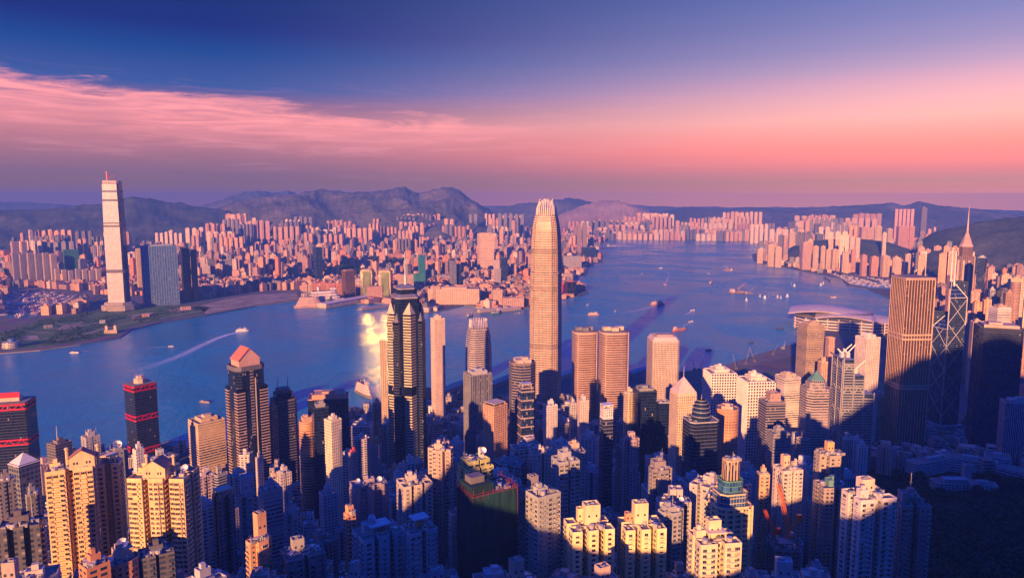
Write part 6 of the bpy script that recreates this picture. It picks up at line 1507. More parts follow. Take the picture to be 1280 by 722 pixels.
FTAB += [
    ('slate plain tower with a flat roof, left of the broad mauve block', 410.3, 615.5, 667, 24.0, 18, 0.83, 'rect', 'flat', None, (0.32, 0.33, 0.36), (('plant', 0.37, 5.9, -0.05, 0.01), ('units', 2)), 0),
    ('dark grey balconied tower with a tall lift house, right of the white-hooded tower', 778.1, 556.6, 725, 16.6, 30, 1.0, 'rect', 'flat', 'balc', (0.26, 0.26, 0.27), (('cube', 0.01, 0.1, 0.37, 5.22), ('units', 2)), 0),
    ('off-white plain tower with a roof tank, above the blank-walled white tower', 1078.5, 558.0, 957, 14.9, 18, 0.84, 'rect', 'flat', None, (0.55, 0.5, 0.46), (('plant', 0.36, 5.29, -0.02, 0.08), ('units', 2), ('tanks', 1)), 0),
    ('rose-beige balconied tower with a flat roof, left of the dark balcony-grid tower', 255.3, 594.3, 696, 24.5, 24, 0.81, 'slot', 'flat2', 'balc', (0.46, 0.36, 0.32), (('plant', 0.34, 3.39, -0.11, -0.02),), 0),
    ('pale grey upright-striped tower with a tall lift house, above the glowing lift cube', 1059.5, 547.9, 974, 16.1, 30, 0.98, ('cham', 0.12), 'vert', None, (0.42, 0.42, 0.44), (('cube', -0.03, 0.1, 0.39, 6.12), ('units', 2)), 1),
    ('taupe gridded tower with a roof mast, above the white-walled tower', 1004.1, 548.1, 910, 18.4, 36, 0.82, 'rect', 'office', None, (0.36, 0.3, 0.28), (('cube', 0.08, 0.1, 0.31, 6.6), ('units', 2), ('tanks', 1), ('mast', 8.05, 0.2, 0.2)), 1),
    ('slate balconied tower with a tall lift house, above the dark balconied block', 387.7, 654.3, 612, 21.0, -10, 0.96, 'rect', 'flat3', 'balc', (0.32, 0.33, 0.36), (('cube', 0.01, 0.1, 0.46, 8.97), ('tanks', 1)), 0),
    ('charcoal plain tower with a flat roof, left of the left pale bay-window tower', 430.4, 660.0, 643, 21.4, 18, 0.97, 'rect', 'flat', None, (0.24, 0.22, 0.24), (('plant', 0.45, 5.07, 0.09, 0.11),), 0),
    ('stone-grey plain tower with a tall lift house, above the blue-grey penthouse', 307.3, 567.2, 902, 18.4, -22, 0.9, 'rect', 'flat2', None, (0.44, 0.4, 0.38), (('cube', -0.08, 0.1, 0.32, 5.28), ('units', 2)), 0),
    ('dark grey dark-banded tower with a tall lift house, above the dark balcony-grid tower', 275.1, 591.6, 896, 20.7, 30, 0.76, ('cham', 0.12), 'glass', 'band', (0.26, 0.26, 0.27), (('cube', -0.07, 0.1, 0.32, 8.27), ('units', 2), ('tanks', 1)), 1),
    ('beige notched tower with a tall lift house, left of the sunlit white tower', 850.5, 723.2, 422, 37.3, 18, 0.88, 'slot', 'flat', None, (0.4, 0.33, 0.26), (('cube', -0.04, 0.1, 0.32, 8.35), ('units', 2), ('tanks', 1)), 0),
    ('stone-grey plain tower with a flat roof, right of the tower with an orange lift house', 511.4, 577.7, 758, 18.1, 18, 0.99, 'rect', 'flat2', None, (0.44, 0.4, 0.38), (('plant', 0.54, 5.26, 0.12, 0.05),), 0),
    ('pale grey plain tower with a roof mast, above the yellow-green balconies', 570.8, 552.4, 936, 18.8, 24, 0.79, 'rect', 'flat3', None, (0.42, 0.42, 0.44), (('plant', 0.54, 5.29, 0.03, 0.11), ('mast', 6.15, 0.2, 0.2)), 0),
    ('rose-beige dark-banded tower with a flat roof, left of the yellow-green balconies', 547.1, 527.9, 1054, 13.5, 18, 0.79, 'rect', 'glass', 'band', (0.46, 0.36, 0.32), (('plant', 0.49, 5.4, -0.02, 0.12), ('units', 2)), 1),
    ('pale grey plain tower with a flat roof, above the blank-walled white tower', 1068.7, 548.7, 1056, 15.9, -10, 0.89, 'rect', 'flat', None, (0.42, 0.42, 0.44), (('plant', 0.48, 3.13, 0.1, 0.03),), 0),
    ('off-white notched tower with a roof mast, above the white-walled tower', 995.2, 547.3, 984, 20.2, 36, 0.98, 'slot', 'flat', None, (0.55, 0.5, 0.46), (('cube', -0.06, 0.1, 0.47, 5.97), ('units', 2), ('mast', 7.99, 0.2, 0.2)), 0),
    ('taupe upright-striped tower with a roof tank, right of the white-hooded tower', 776.5, 526.1, 1102, 12.0, 36, 0.9, 'rect', 'vert', None, (0.36, 0.3, 0.28), (('plant', 0.41, 3.78, 0.09, 0.13), ('tanks', 1)), 1),
    ('slate balconied tower with a flat roof, left of the blank-walled white tower', 1022.8, 715.6, 463, 31.8, 12, 1.0, 'rect', 'flat', 'balc', (0.32, 0.33, 0.36), (('plant', 0.42, 4.43, -0.09, 0.13),), 0),
    ('slate plain tower with a roof tank, above the left yellow-cream twin', 773.5, 585.7, 795, 20.5, 12, 0.75, 'rect', 'flat3', None, (0.32, 0.33, 0.36), (('plant', 0.34, 4.1, 0.02, -0.02), ('tanks', 1)), 0),
    ('charcoal plain tower with a tall lift house, above the pale ribbed tower', 345.6, 583.0, 784, 17.8, -10, 1.0, 'rect', 'flat', None, (0.24, 0.22, 0.24), (('cube', 0.04, 0.1, 0.36, 6.49),), 0),
    ('charcoal ribbon-windowed tower with a tall lift house, above the yellow-green balconies', 603.2, 544.8, 954, 16.9, 12, 0.76, 'rect', 'strip', 'band', (0.24, 0.22, 0.24), (('cube', 0.07, 0.1, 0.38, 5.51),), 1),
    ('rose-beige upright-striped tower with a roof tank, above the right pale bay-window tower', 522.1, 576.5, 871, 16.0, 18, 0.83, ('cham', 0.12), 'vert', None, (0.46, 0.36, 0.32), (('plant', 0.48, 3.34, -0.05, 0.08), ('tanks', 1)), 1),
    ('charcoal ribbon-windowed tower with a tall lift house, above the broad mauve block', 479.7, 589.4, 828, 15.5, 30, 0.81, 'rect', 'strip', 'band', (0.24, 0.22, 0.24), (('cube', 0.06, 0.1, 0.4, 7.58), ('tanks', 1)), 1),
    ('slate cross-shaped tower with a tall lift house, below the leftmost pedimented tower', 52.0, 658.4, 891, 23.7, 36, 0.83, 'cross', 'flat2', None, (0.32, 0.33, 0.36), (('cube', -0.01, 0.1, 0.37, 8.75),), 0),
    ('beige plain tower with a flat roof, right of the broad mauve block', 495.3, 586.8, 952, 19.3, 24, 0.98, 'rect', 'flat3', None, (0.4, 0.33, 0.26), (('plant', 0.46, 5.92, -0.08, 0.04), ('units', 2)), 0),
    ('pinkish cross-shaped tower with a roof mast, left of the plain white slab', 667.2, 526.4, 1140, 15.2, 30, 0.76, 'cross', 'flat', None, (0.46, 0.33, 0.28), (('plant', 0.53, 5.23, -0.11, 0.15), ('units', 2), ('tanks', 1), ('mast', 6.98, 0.2, 0.2)), 0),
    ('beige upright-striped tower with a flat roof, above the right pedimented tower', 166.8, 571.4, 1082, 15.8, -22, 0.76, 'rect', 'vert', None, (0.4, 0.33, 0.26), (('plant', 0.36, 3.29, -0.01, 0.14),), 1),
    ('stone-grey curtain-walled tower with a tall lift house, below the blank-sided orange tower', 640.4, 528.9, 1032, 14.6, 24, 0.81, 'rect', 'curtain', None, (0.44, 0.4, 0.38), (('cube', -0.05, 0.1, 0.49, 5.29), ('units', 2), ('tanks', 1)), 1),
    ('cream cross-shaped tower with a roof tank, above the right yellow-cream twin', 793.1, 591.9, 779, 16.9, 12, 0.92, 'cross', 'flat2', None, (0.5, 0.44, 0.38), (('plant', 0.51, 3.9, -0.12, 0.01), ('units', 2), ('tanks', 1)), 0),
    ('beige cross-shaped tower with a roof mast, above the dark balconied block', 379.5, 653.7, 739, 22.0, 24, 0.93, 'cross', 'flat', None, (0.4, 0.33, 0.26), (('cube', 0.0, 0.1, 0.42, 8.82), ('units', 2), ('mast', 8.72, 0.2, 0.2)), 0),
    ('taupe plain tower with a roof mast, above the right pale bay-window tower', 531.4, 592.8, 788, 22.8, 12, 1.0, 'rect', 'flat', None, (0.36, 0.3, 0.28), (('plant', 0.45, 4.0, -0.06, 0.07), ('mast', 10.87, 0.2, 0.2)), 0),
    ('pale grey cross-shaped tower with a tall lift house, right of the broad mauve block', 501.7, 587.3, 790, 17.5, 18, 0.99, 'cross', 'flat3', None, (0.42, 0.42, 0.44), (('cube', 0.02, 0.1, 0.36, 6.39), ('units', 2), ('tanks', 1)), 0),
    ('pale grey cross-shaped tower with a roof mast, left of the dark balcony-grid tower', 259.0, 590.6, 961, 17.2, 18, 0.98, 'cross', 'flat3', None, (0.42, 0.42, 0.44), (('cube', -0.05, 0.1, 0.42, 6.07), ('mast', 10.04, 0.2, 0.2)), 0),
    ('greenish-grey balconied tower with a tall lift house, right of the dark balconied block', 435.5, 725.6, 516, 27.7, -10, 0.77, 'rect', 'flat', 'balc', (0.34, 0.36, 0.34), (('cube', -0.08, 0.1, 0.5, 7.49), ('tanks', 1)), 0),
    ('stone-grey cross-shaped tower with a tall lift house, below the green-terraced tower', 932.3, 585.8, 799, 19.0, 18, 0.91, 'cross', 'flat', None, (0.44, 0.4, 0.38), (('cube', 0.1, 0.1, 0.49, 6.04), ('tanks', 1)), 0),
    ('off-white plain tower with a roof tank, left of the grooved lift house', 302.1, 722.6, 501, 35.9, 36, 0.75, 'rect', 'flat2', None, (0.55, 0.5, 0.46), (('plant', 0.34, 4.11, 0.1, 0.1), ('units', 2), ('tanks', 1)), 0),
    ('rose-beige cross-shaped tower with a roof tank, below the right pedimented tower', 151.9, 666.7, 552, 31.3, 12, 0.95, 'cross', 'flat', None, (0.46, 0.36, 0.32), (('plant', 0.5, 5.17, 0.01, 0.14), ('units', 2), ('tanks', 1)), 0),
]
for lb_, u, v, R, wp, rr_, ra_, plan, mat, style, col, rf, office in FTAB:
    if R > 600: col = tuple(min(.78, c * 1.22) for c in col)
    near_ = R < 560 and not office
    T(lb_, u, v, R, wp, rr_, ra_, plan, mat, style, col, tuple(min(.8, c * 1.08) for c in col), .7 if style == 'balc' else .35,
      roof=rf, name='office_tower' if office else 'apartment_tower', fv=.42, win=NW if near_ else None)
# keep the street by the trussed bank clear of buildings
for px_, py_ in ((1088, 560), (1093, 554), (1098, 549), (1105, 545), (1112, 541), (1122, 538), (1132, 536), (1130, 530), (1128, 524)):
    g_ = ground(px_, py_, 8); PLACED.append((g_.x, g_.y, 16))


# ------------------------------------------------------------------ across the water
def F(label, px, yt, yb, wpx, r=20, ratio=.9, col=CREAM, mat='farflat', style=None, trim=None, roof=(), plan='rect', name='apartment_tower', cat='tower', group=None, **k):
    g = ground(px, yb); R = math.hypot(g.x, g.y)
    return T(label, px, yt, R, wpx, r, ratio, plan, mat, style, col, trim, roof=roof, name=name, cat=cat, group=group, yb=yb, detail=.3, base=3.0, **k)


BZ = (.34, .22, .18)
F('broad blue glass slab of apartments beside the far pale skyscraper', 198, 307, 381, 45, 4, .35, (.20, .28, .42), 'glassblue', 'fins', (.22, .28, .38), plan='rect', pu=9, t=1.2, roof=(('plant', .8, 5, 0, 0, (.3, .3, .36)),))
F('sunlit left edge of the blue glass slab, built as a gold-coloured sliver', 173, 311, 364, 8, 10, .9, (.64, .46, .22), 'farflat')  # stands for the slab's sunlit edge; the light is in the gold colour
F('purple-brown tower right of the blue glass slab', 231, 311, 376, 12, 14, .8, (.40, .20, .22), 'bronze', roof=(('plant', .7, 5, 0, 0, (.2, .12, .12)),))
F('darker brown tower with a golden lower edge, right of the blue glass slab', 241.5, 312, 376, 8, 14, .8, (.30, .14, .15), 'bronze')
F('sunlit lower edge of the brown towers, built as a gold-coloured sliver', 245, 340, 374, 4, 10, .9, (.66, .44, .24), 'farflat')  # no block of its own: sunlit strip of the tower painted gold
F('leftmost bronze office tower behind the ocean terminal', 435, 338, 373, 17, 30, .7, BZ, 'bronze', roof=(('plant', .7, 3, 0, 0, BZ),), name='office_tower')
F('middle bronze office tower behind the ocean terminal', 459, 337, 372, 18, -15, .8, (.44, .31, .24), 'bronze', roof=(('plant', .7, 3, 0, 0, BZ),), name='office_tower')
F('rightmost bronze office tower behind the ocean terminal, glinting', 482, 338, 373, 18, -15, .8, (.46, .33, .26), 'bronze', roof=(('plant', .7, 3, 0, 0, BZ),), name='office_tower')
for g_ in ('middle bronze', 'rightmost bronze'):
    o_ = [q for q in COL.objects if q.get('label', '').startswith(g_)][0]
    w_ = [c for c in o_.children if c.name.startswith('wall')][0]; v_ = [v.co for v in w_.data.vertices]
    x1_ = max(v.x for v in v_); y0_ = min(v.y for v in v_); z1_ = max(v.z for v in v_)
    b = MB(); xa_, xb_ = -x1_ * .55, x1_ * .75; lean_ = (z1_ - 12) * math.tan(rad(4.8)); f_ = lambda z: y0_ - .6 - lean_ * (1 - (z - 8) / (z1_ - 12))
    P_ = [(xa_, f_(8), 8), (xb_, f_(8), 8), (xb_, f_(z1_ - 4), z1_ - 4), (xa_, f_(z1_ - 4), z1_ - 4)]      # added mirror sheet, tilted to throw a sun glint onto the water
    b.face(P_, 0, [(0, 0), (9, 0), (9, z1_), (0, z1_)], (.4, .3, .2)); Q_ = [(x, y0_ + .2, z) for x, y, z in P_]
    for i_ in range(4):
        j_ = (i_ + 1) % 4; b.face([P_[j_], P_[i_], Q_[i_], Q_[j_]], 1, None, BZ)
    b.build('glint_reflector', mats('mirror', 'wall'), o_)
F('square pink hotel block with a hollow middle in front of the bronze towers', 468, 358, 374, 20, 8, .6, (.56, .32, .24), 'farflat', name='hotel', cat='building')
for k_, (px_, lb_) in enumerate(((394, 'left'), (405, 'second'), (414, 'third'), (424, 'right'))):
    F(['leftmost red-brown warehouse-like block on the far quay', 'second red-brown block from the left on the far quay', 'third red-brown block from the left on the far quay', 'rightmost red-brown block on the far quay'][k_], px_, 354, 371, 10, 12, .9, (.58, .24, .13), 'farflat2', name='harbour_block', cat='building')
F('white and gold block left of the red-brown quay blocks', 388, 356, 370, 6, 20, .9, (.66, .50, .34), 'farflat', name='harbour_block', cat='building')
F('slim dark blue-grey tower standing alone above the red-brown quay blocks', 397, 309, 352, 11, 26, .8, (.10, .13, .18), 'glass')
F('tall cream twin-slab tower with three dark bands, centre of the far shore', 607, 292, 338, 21, 16, .6, (.66, .46, .30), 'farflat', 'band', (.68, .48, .33), pv=9, fv=.5, t=.6, roof=(('plant', .8, 5, 0, 0, (.5, .36, .28)),), name='skyscraper')
F('cream hotel block below the tall white mast', 507, 343, 372, 20, 20, .6, (.62, .44, .30), 'farflat', name='hotel', cat='building', roof=(('mast', 95, .1, 0, 2.2),))
F('teal netted tower under construction near the white mast', 527, 319, 353, 9, 20, .8, (.03, .22, .25), 'netting', roof=(('mast', 20, -.3, 0, 1),), name='scaffolded_tower')
F('green netted block at the foot of the teal netted tower', 524, 342, 357, 14, 20, .7, (.05, .26, .20), 'netting', name='scaffolded_block', cat='building')
F('reddish broad hotel above the wooded knoll', 494, 317, 331, 18, 14, .5, (.60, .27, .17), 'farflat2', name='hotel', cat='building')
F('pointed grey glass tower left of the tall cream twin-slab tower', 566, 326, 359, 9, 25, .9, (.30, .29, .32), 'farstrip', roof=(('step', .6, 12, 'glass', PALE),))
F('dark glass tower behind the pointed grey one', 572, 330, 358, 9, 25, .9, (.12, .14, .20), 'glass')
F('slim tower with twin pale corners right of the tall cream slab', 622, 336, 359, 8, 25, .9, (.48, .42, .40), 'farflat')
F('dark tower behind the slim tower with pale corners', 630, 322, 352, 9, 25, .9, (.14, .16, .20), 'glass')
F('long cream hotel block along the far quay', 568, 360, 379, 66, -6, .35, (.62, .42, .29), 'farflat2', name='hotel', cat='building', roof=(('plant', .5, 4),))
F('cream tower-block at the left end of the long hotel', 544, 358, 380, 12, 20, .8, (.66, .47, .32), 'farflat', name='hotel', cat='building')
F('cream cube block on the far quay right of the curved inlet', 621, 362, 382, 14, 15, .8, (.60, .42, .30), 'farflat2', name='harbour_block', cat='building')
F('low pink block on the far quay, left of the tallest tower', 641, 372, 383, 28, 8, .4, (.54, .34, .27), 'farflat2', name='harbour_block', cat='building')
F('left slab of the paired dark waterside apartment towers', 724, 280, 318, 6, 10, .9, (.34, .24, .21), 'farflat')
F('right slab of the paired dark waterside apartment towers, one side golden', 731, 279, 318, 6, 10, .9, (.30, .24, .24), 'farflat')
F('blue mirror-glass block at the foot of the paired slabs', 736, 309, 323, 18, 14, .6, (.05, .10, .20), 'glass', name='office_block', cat='building')
F('grey waterside railway block behind the tip of land', 715, 320, 337, 24, 8, .5, (.36, .33, .34), 'farflat2', name='office_block', cat='building')
F('dark hotel with red-lit sides on the tip of land', 713, 352, 368, 15, 25, .8, (.17, .09, .12), 'glassdark', name='hotel', cat='building', roof=(('plant', .4, 4, 0, 0, (.5, .08, .12)),))
F('red-sided wing of the dark hotel on the tip of land', 700, 352, 367, 8, 25, .8, (.58, .08, .13), 'farflat', name='hotel', cat='building')
# rows behind the west basin
for k_ in range(6):
    F('grey-pink slab block, %s from the left in the row behind the west basin' % ('first', 'second', 'third', 'fourth', 'fifth', 'sixth')[k_], 18 + k_ * 9.6, 316 + (k_ % 2) * 1.5, 352, 9, 20, .7, ((.38, .32, .32), (.34, .28, .30), (.42, .34, .31), (.36, .30, .30), (.44, .36, .32), (.54, .42, .33))[k_])
for k_ in range(7):
    F('short cream block, %s from the left in the row left of the far pale skyscraper' % ('first', 'second', 'third', 'fourth', 'fifth', 'sixth', 'seventh')[k_], 71 + k_ * 8.6, 336 + (k_ % 3), 353, 7, 20, .7, ((.62, .46, .32), (.64, .48, .33), (.46, .38, .36), (.44, .38, .38), (.58, .44, .33), (.46, .38, .36), (.60, .44, .32))[k_])
F('green netted block left of the far pale skyscraper', 88, 312, 342, 20, 10, .5, (.04, .17, .13), 'netting', name='scaffolded_block', cat='building')
F('pair-topped pink block above the row behind the west basin, left one', 18, 302, 338, 11, 20, .8, (.50, .34, .29))
F('pink block above the row behind the west basin, right one', 29, 302, 338, 8, 20, .8, (.44, .30, .27))

# the curved-roof exhibition hall on its island
def exhibition_hall():
    g = ground(1050, 409); rz = rad(-28)
    root = empty('exhibition_hall', (g.x, g.y, 2.5), rz); tag(root, 'wide exhibition hall with sweeping pink winged roofs on the harbour', 'hall')
    PLACED.append((g.x, g.y, 180))
    b = MB(); b.prism(chamfer(270, 150, 34), 0, 36, 0, 1, (.50, .42, .38)); walls(b, chamfer(270, 150, 34), 36, 'band', 3, 9, (.72, .60, .54), 1.6, .42); b.build('wall', mats('glass', 'wall'), root)
    b = MB(); b.prism(ellipse(190, 130, 28), 36, 54, 0, 1, (.40, .33, .32)); b.build('glass_hall', mats('glass', 'wall'), root)

    def wing(x0, x1, z, rise, wy, sw):
        bb = MB(); n = 18; m = 12; P = []
        for i in range(n + 1):
            t = i / n; x = x0 + (x1 - x0) * t; row = []
            for j in range(m + 1):
                s = -1 + 2 * j / m
                row.append((x, s * wy * (1 - .35 * t ** 2), z + rise * (1 - abs(2 * t - .8) ** 1.7) - 12 * s * s + sw * t * t))
            P.append(row)
        for i in range(n):
            for j in range(m):
                q = [P[i][j], P[i + 1][j], P[i + 1][j + 1], P[i][j + 1]]
                bb.face(q, 0, None, (.44, .38, .40)); bb.face([(a, c, e - 3.0) for a, c, e in q[::-1]], 0, None, (.40, .30, .29))
        for j in range(m):
            for i in (0, n):
                q = [P[i][j], P[i][j + 1], (P[i][j + 1][0], P[i][j + 1][1], P[i][j + 1][2] - 3), (P[i][j][0], P[i][j][1], P[i][j][2] - 3)]
                bb.face(q if i == 0 else q[::-1], 0, None, (.46, .38, .38))
        for i in range(n):
            for j in (0, m):
                q = [P[i][j], (P[i][j][0], P[i][j][1], P[i][j][2] - 3), (P[i + 1][j][0], P[i + 1][j][1], P[i + 1][j][2] - 3), P[i + 1][j]]
                bb.face(q if j == 0 else q[::-1], 0, None, (.46, .38, .38))
        bb.build('winged_roof', mats('wall'), root)
    wing(-150, 60, 56, 14, 80, 6); wing(-70, 130, 47, 14, 88, 0); wing(70, 160, 40, 8, 72, 0)
    for q in range(9):
        b = MB(); b.box(-128 + q * 32, -78, 0, 3, 6, 37, 0, 0, None, (.6, .48, .43)); b.build('column', mats('wall'), root)


exhibition_hall()

# island shore to the right, beyond the exhibition hall
ISC = [(964, 306, 333, 9, 'cream slab with stepped top, second from the tip of the point'), (950, 312, 329, 8, 'cream slab nearest the tip of the point'), (990, 290, 318, 8, 'tall cream slab rising alone behind the point'), (973, 309, 334, 9, 'cream slab third from the tip of the point'),
       (1008, 303, 337, 14, 'pinkish twin-faced tower with dark gaps, behind the shore road'), (1024, 293, 325, 11, 'dark blue netted tower above the shore towers'), (1020, 308, 338, 8, 'left of the slim cream towers by the shore road'), (1029, 308, 338, 7, 'slim cream tower with a dark side by the shore road'),
       (1036, 312, 338, 8, 'slim cream tower left of the column-topped one'), (1044, 312, 339, 9, 'cream tower under a pair of roof columns'), (1057, 315, 342, 10, 'cream tower left of the moored yachts'), (1067, 312, 340, 7, 'dark narrow tower above the moored yachts'),
       (1080, 319, 345, 9, 'orange tower above the moored yachts'), (1093, 321, 345, 11, 'orange broad tower above the moored yachts'), (1107, 320, 346, 12, 'cream broad tower right of the orange ones'), (1121, 322, 347, 12, 'gabled cream tower above the breakwater'), (1136, 318, 346, 11, 'cream twin tower above the breakwater'),
       (1082, 284, 322, 16, 'pink block on the rise behind the shore towers, left'), (1128, 283, 318, 15, 'red-brown block on the rise behind the shore towers, left of two'), (1139, 283, 318, 11, 'red-brown block on the rise behind the shore towers, right of two'), (1098, 283, 320, 10, 'cream block beside the pink one on the rise'), (1112, 286, 320, 9, 'cream-brown block between the pink and the red-brown on the rise'),
       (1172, 308, 345, 11, 'pink pair-topped tower left of the needle spire'), (1160, 312, 345, 8, 'slim pale tower left of the pink pair-topped one')]
for px_, yt_, yb_, w_, lb_ in ISC:
    c_ = (.62, .44, .30) if 'cream' in lb_ else (.58, .30, .22) if ('red' in lb_ or 'orange' in lb_) else (.58, .36, .29) if 'pink' in lb_ else (.13, .15, .22)
    g_ = ground(px_, yb_); R_ = math.hypot(g_.x, g_.y)
    T(lb_, px_, yt_, R_, w_, random.choice([12, 20, 28]), .8, random.choice(['rect', ('cross', .2), ('slot', 2, 1, 4, 6)]), random.choice(['farflat', 'farflat2']), None, c_, roof=(('plant', .4, 5),), yb=yb_, detail=.3)

# hill-foot estates seen as pale combs
for k_ in range(5):
    T('pale pink slab, %s of the five in a row high on the far right hills' % ('first', 'second', 'third', 'fourth', 'fifth')[k_], 1121 + k_ * 5.0, 261.5, 7400, 4, 10, .7, 'rect', 'farflat', None, (.78, .42, .34), roof=(), yb=275, detail=.3, base=3)
T('dark twin-spined tower beside the five pink slabs', 1155, 260, 7400, 9, 20, .9, 'rect', 'farflat', None, (.20, .18, .22), roof=(('plant', .4, 12),), yb=280, detail=.3, base=3)

# everything else: one mass of far buildings
def far_city():
    b = MB(); rg = random.Random(21)
    parks = [G(park), G([(240, 400), (320, 384), (380, 377), (378, 361), (322, 364), (250, 374), (180, 380), (135, 384), (135, 400)]), G([(0, 396), (30, 398), (62, 392), (98, 384), (120, 365), (60, 360), (0, 358)]), G([(100, 392), (185, 384), (190, 370), (115, 368)])]
    knolls = [(ground(228, 318), 330), (ground(470, 332), 260), (ground(500, 322), 300), (ground(300, 330), 200), (ground(430, 345), 130)]
    pal = [(.74, .42, .24), (.62, .35, .23), (.76, .50, .32), (.50, .29, .24), (.26, .24, .27), (.66, .36, .26), (.80, .62, .46), (.18, .17, .20), (.66, .26, .13), (.38, .23, .20), (.52, .40, .36)]

    def blk(x, y, zb, w, d, h, rot, col, mt):
        pl = rect(w, d, x, y, rot)
        b.prism(pl, zb, zb + h, mt, 3, col, tuple(c * .62 for c in col))
        if h > 25:
            b.box(x, y, zb + h, w * rg.uniform(.3, .6), d * rg.uniform(.3, .6), rg.uniform(3, 7), rot, 3, 3, tuple(c * .8 for c in col))
        if h > 60 and rg.random() < .5:      # second wing makes a cross
            b.prism(rect(w * .45, d * 1.35, x, y, rot), zb, zb + h - .6, mt, 3, col)
    n = 0
    for ring in range(3):
        pass
    Y0 = 2700.0
    y = 2500.0
    while y < 9000:
        step = 35 + (y - 2500) * .0065
        x = -6500.0
        while x < 5200:
            X = x + rg.uniform(-.4, .4) * step; Yy = y + rg.uniform(-.4, .4) * step
            x += step
            R = math.hypot(X, Yy)
            u, v = project((X, Yy, 3))
            if u < -30 or u > 1310 or R > 8900: continue
            if not inside((X, Yy), PEN): continue
            if any(inside((X, Yy), p) for p in parks): continue
            if any(math.hypot(X - k.x, Yy - k.y) < rr for k, rr in knolls): continue
            if not clear(X, Yy, 16): continue
            q = noise.noise(Vector((X * .0016, Yy * .0016, 4))); q2 = noise.noise(Vector((X * .005, Yy * .005, 9)))
            if q2 < -.42: continue
            p = rg.random()
            shore = v > 352
            if p < .16 + .24 * max(0, q + .15): h = rg.uniform(65, 125) if R > 3600 else rg.uniform(45, 85)
            elif p < .58: h = rg.uniform(32, 60)
            else: h = rg.uniform(16, 32)
            if R > 7000: h *= 1.15 if rg.random() < .55 else .8
            if shore: h = min(h, 34)
            # keep the boats' side of the quay and named buildings in view
            uu, vv = project((X, Yy, 3 + h)); bad = False
            for x0, x1, yt, yb, RR in RECTS:
                if RR > R + 20 and x0 - 2 < uu < x1 + 2 and vv < yb - 3 and RR > 2400: h = min(h, 14); break
            w = rg.uniform(16, 38) if h < 55 else rg.uniform(22, 38); d = rg.uniform(14, 26)
            if h < 60 and rg.random() < .10: w = rg.uniform(50, 85); h = min(h * 1.2, 48)
            rot = rad(-28) + rg.choice([0, 0, math.pi / 2, rad(20)]) + (rad(35) if q > .1 else 0)
            blk(X, Yy, 2.5, w, d, h, rot, rg.choice(pal), rg.choice([0, 0, 1, 2])); n += 1
        y += step
    # estates on the rising ground behind: tall slabs and crosses
    for (u0, u1, v0, v1, R0, R1, cnt) in [(268, 390, 268, 284, 6200, 7000, 62), (215, 300, 279, 297, 5600, 6500, 40), (380, 450, 281, 297, 5800, 6500, 40), (420, 484, 268, 288, 6500, 7200, 26), (500, 545, 268, 287, 6500, 7200, 36), (505, 528, 283, 300, 5200, 5600, 14),
            (560, 600, 268, 290, 6500, 7200, 26), (610, 662, 264, 292, 6500, 7400, 44), (0, 110, 287, 302, 5200, 6300, 44), (100, 215, 288, 306, 5200, 6300, 44), (700, 830, 276, 291, 8150, 8450, 80), (700, 862, 286, 294, 7980, 8120, 80), (862, 990, 284, 292.5, 7960, 8120, 70), (730, 830, 268, 280, 8400, 8700, 20), (795, 830, 263, 278, 8500, 8800, 34), (866, 950, 265, 287, 8200, 8700, 80),
            (945, 1065, 271, 290, 7000, 7900, 60), (975, 1110, 263.5, 277, 8600, 9000, 36), (985, 1105, 282, 302, 4700, 5500, 50), (1040, 1165, 290, 316, 4100, 4700, 50), (945, 1010, 288, 302, 5600, 6200, 14), (840, 870, 276, 290, 8300, 8600, 24), (1150, 1200, 308, 325, 3200, 3700, 16), (1205, 1290, 330, 350, 2300, 2800, 16), (1205, 1290, 352, 392, 1850, 2250, 26)]:
        left_ = cnt
        while left_ > 0:
            t = rg.random(); u = rg.uniform(u0, u1); R = R0 + (R1 - R0) * t; c0_ = at(u, v1 + (v0 - v1) * min(1, max(0, t + rg.uniform(-.35, .35))), R)
            m_ = rg.choice([1, 1, 2, 3, 4, 5, 6]); k = max(.65, R / 6500); w_, d_ = rg.uniform(20, 40) * k, rg.uniform(15, 26) * k; an_ = rg.uniform(-.7, .2); col_ = rg.choice(pal[:3] + pal[4:8]); mt_ = rg.choice([0, 1]); left_ -= m_
            for e_ in range(m_):                     # one estate: a short row of towers alike
                q_ = (e_ - (m_ - 1) / 2) * (w_ * 1.35 + 4 * k); X, Yy = c0_.x + math.cos(an_ + .25) * q_, c0_.y + math.sin(an_ + .25) * q_; z_ = c0_.z * rg.uniform(.97, 1.02); uu, vv = project((X, Yy, z_))
                if any(x0 - 1 < uu < x1 + 1 and RR > R and yb > vv for x0, x1, yt, yb, RR in RECTS if RR < 7000): continue
                if not clear(X, Yy, 12): continue
                blk(X, Yy, 2.0, w_, d_, max(15, z_ - 2), an_, col_, mt_); n += 1
    # low blocks between the towers of the near shore
    for _ in range(5200):
        R = math.sqrt(rg.uniform(560 ** 2, 1420 ** 2)); th = rg.uniform(-.68, .68); X, Yy = R * math.sin(th), R * math.cos(th)
        zb = base_z(X, Yy); u, v = project((X, Yy, zb))
        if zb > 130 or (u > 1050 and R < 1150): continue
        s = rg.uniform(9, 17)
        if not clear(X, Yy, s * .55) or not all(inside((X + a, Yy + c), ISLAND) for a in (-14, 14) for c in (-14, 14)): continue
        h = rg.uniform(8, 26) if R > 900 else rg.uniform(14, 40)
        if any(RR > R and x0 < u < x1 and project((X, Yy, zb + h))[1] < yb - 8 for x0, x1, yt, yb, RR in RECTS): h = 7
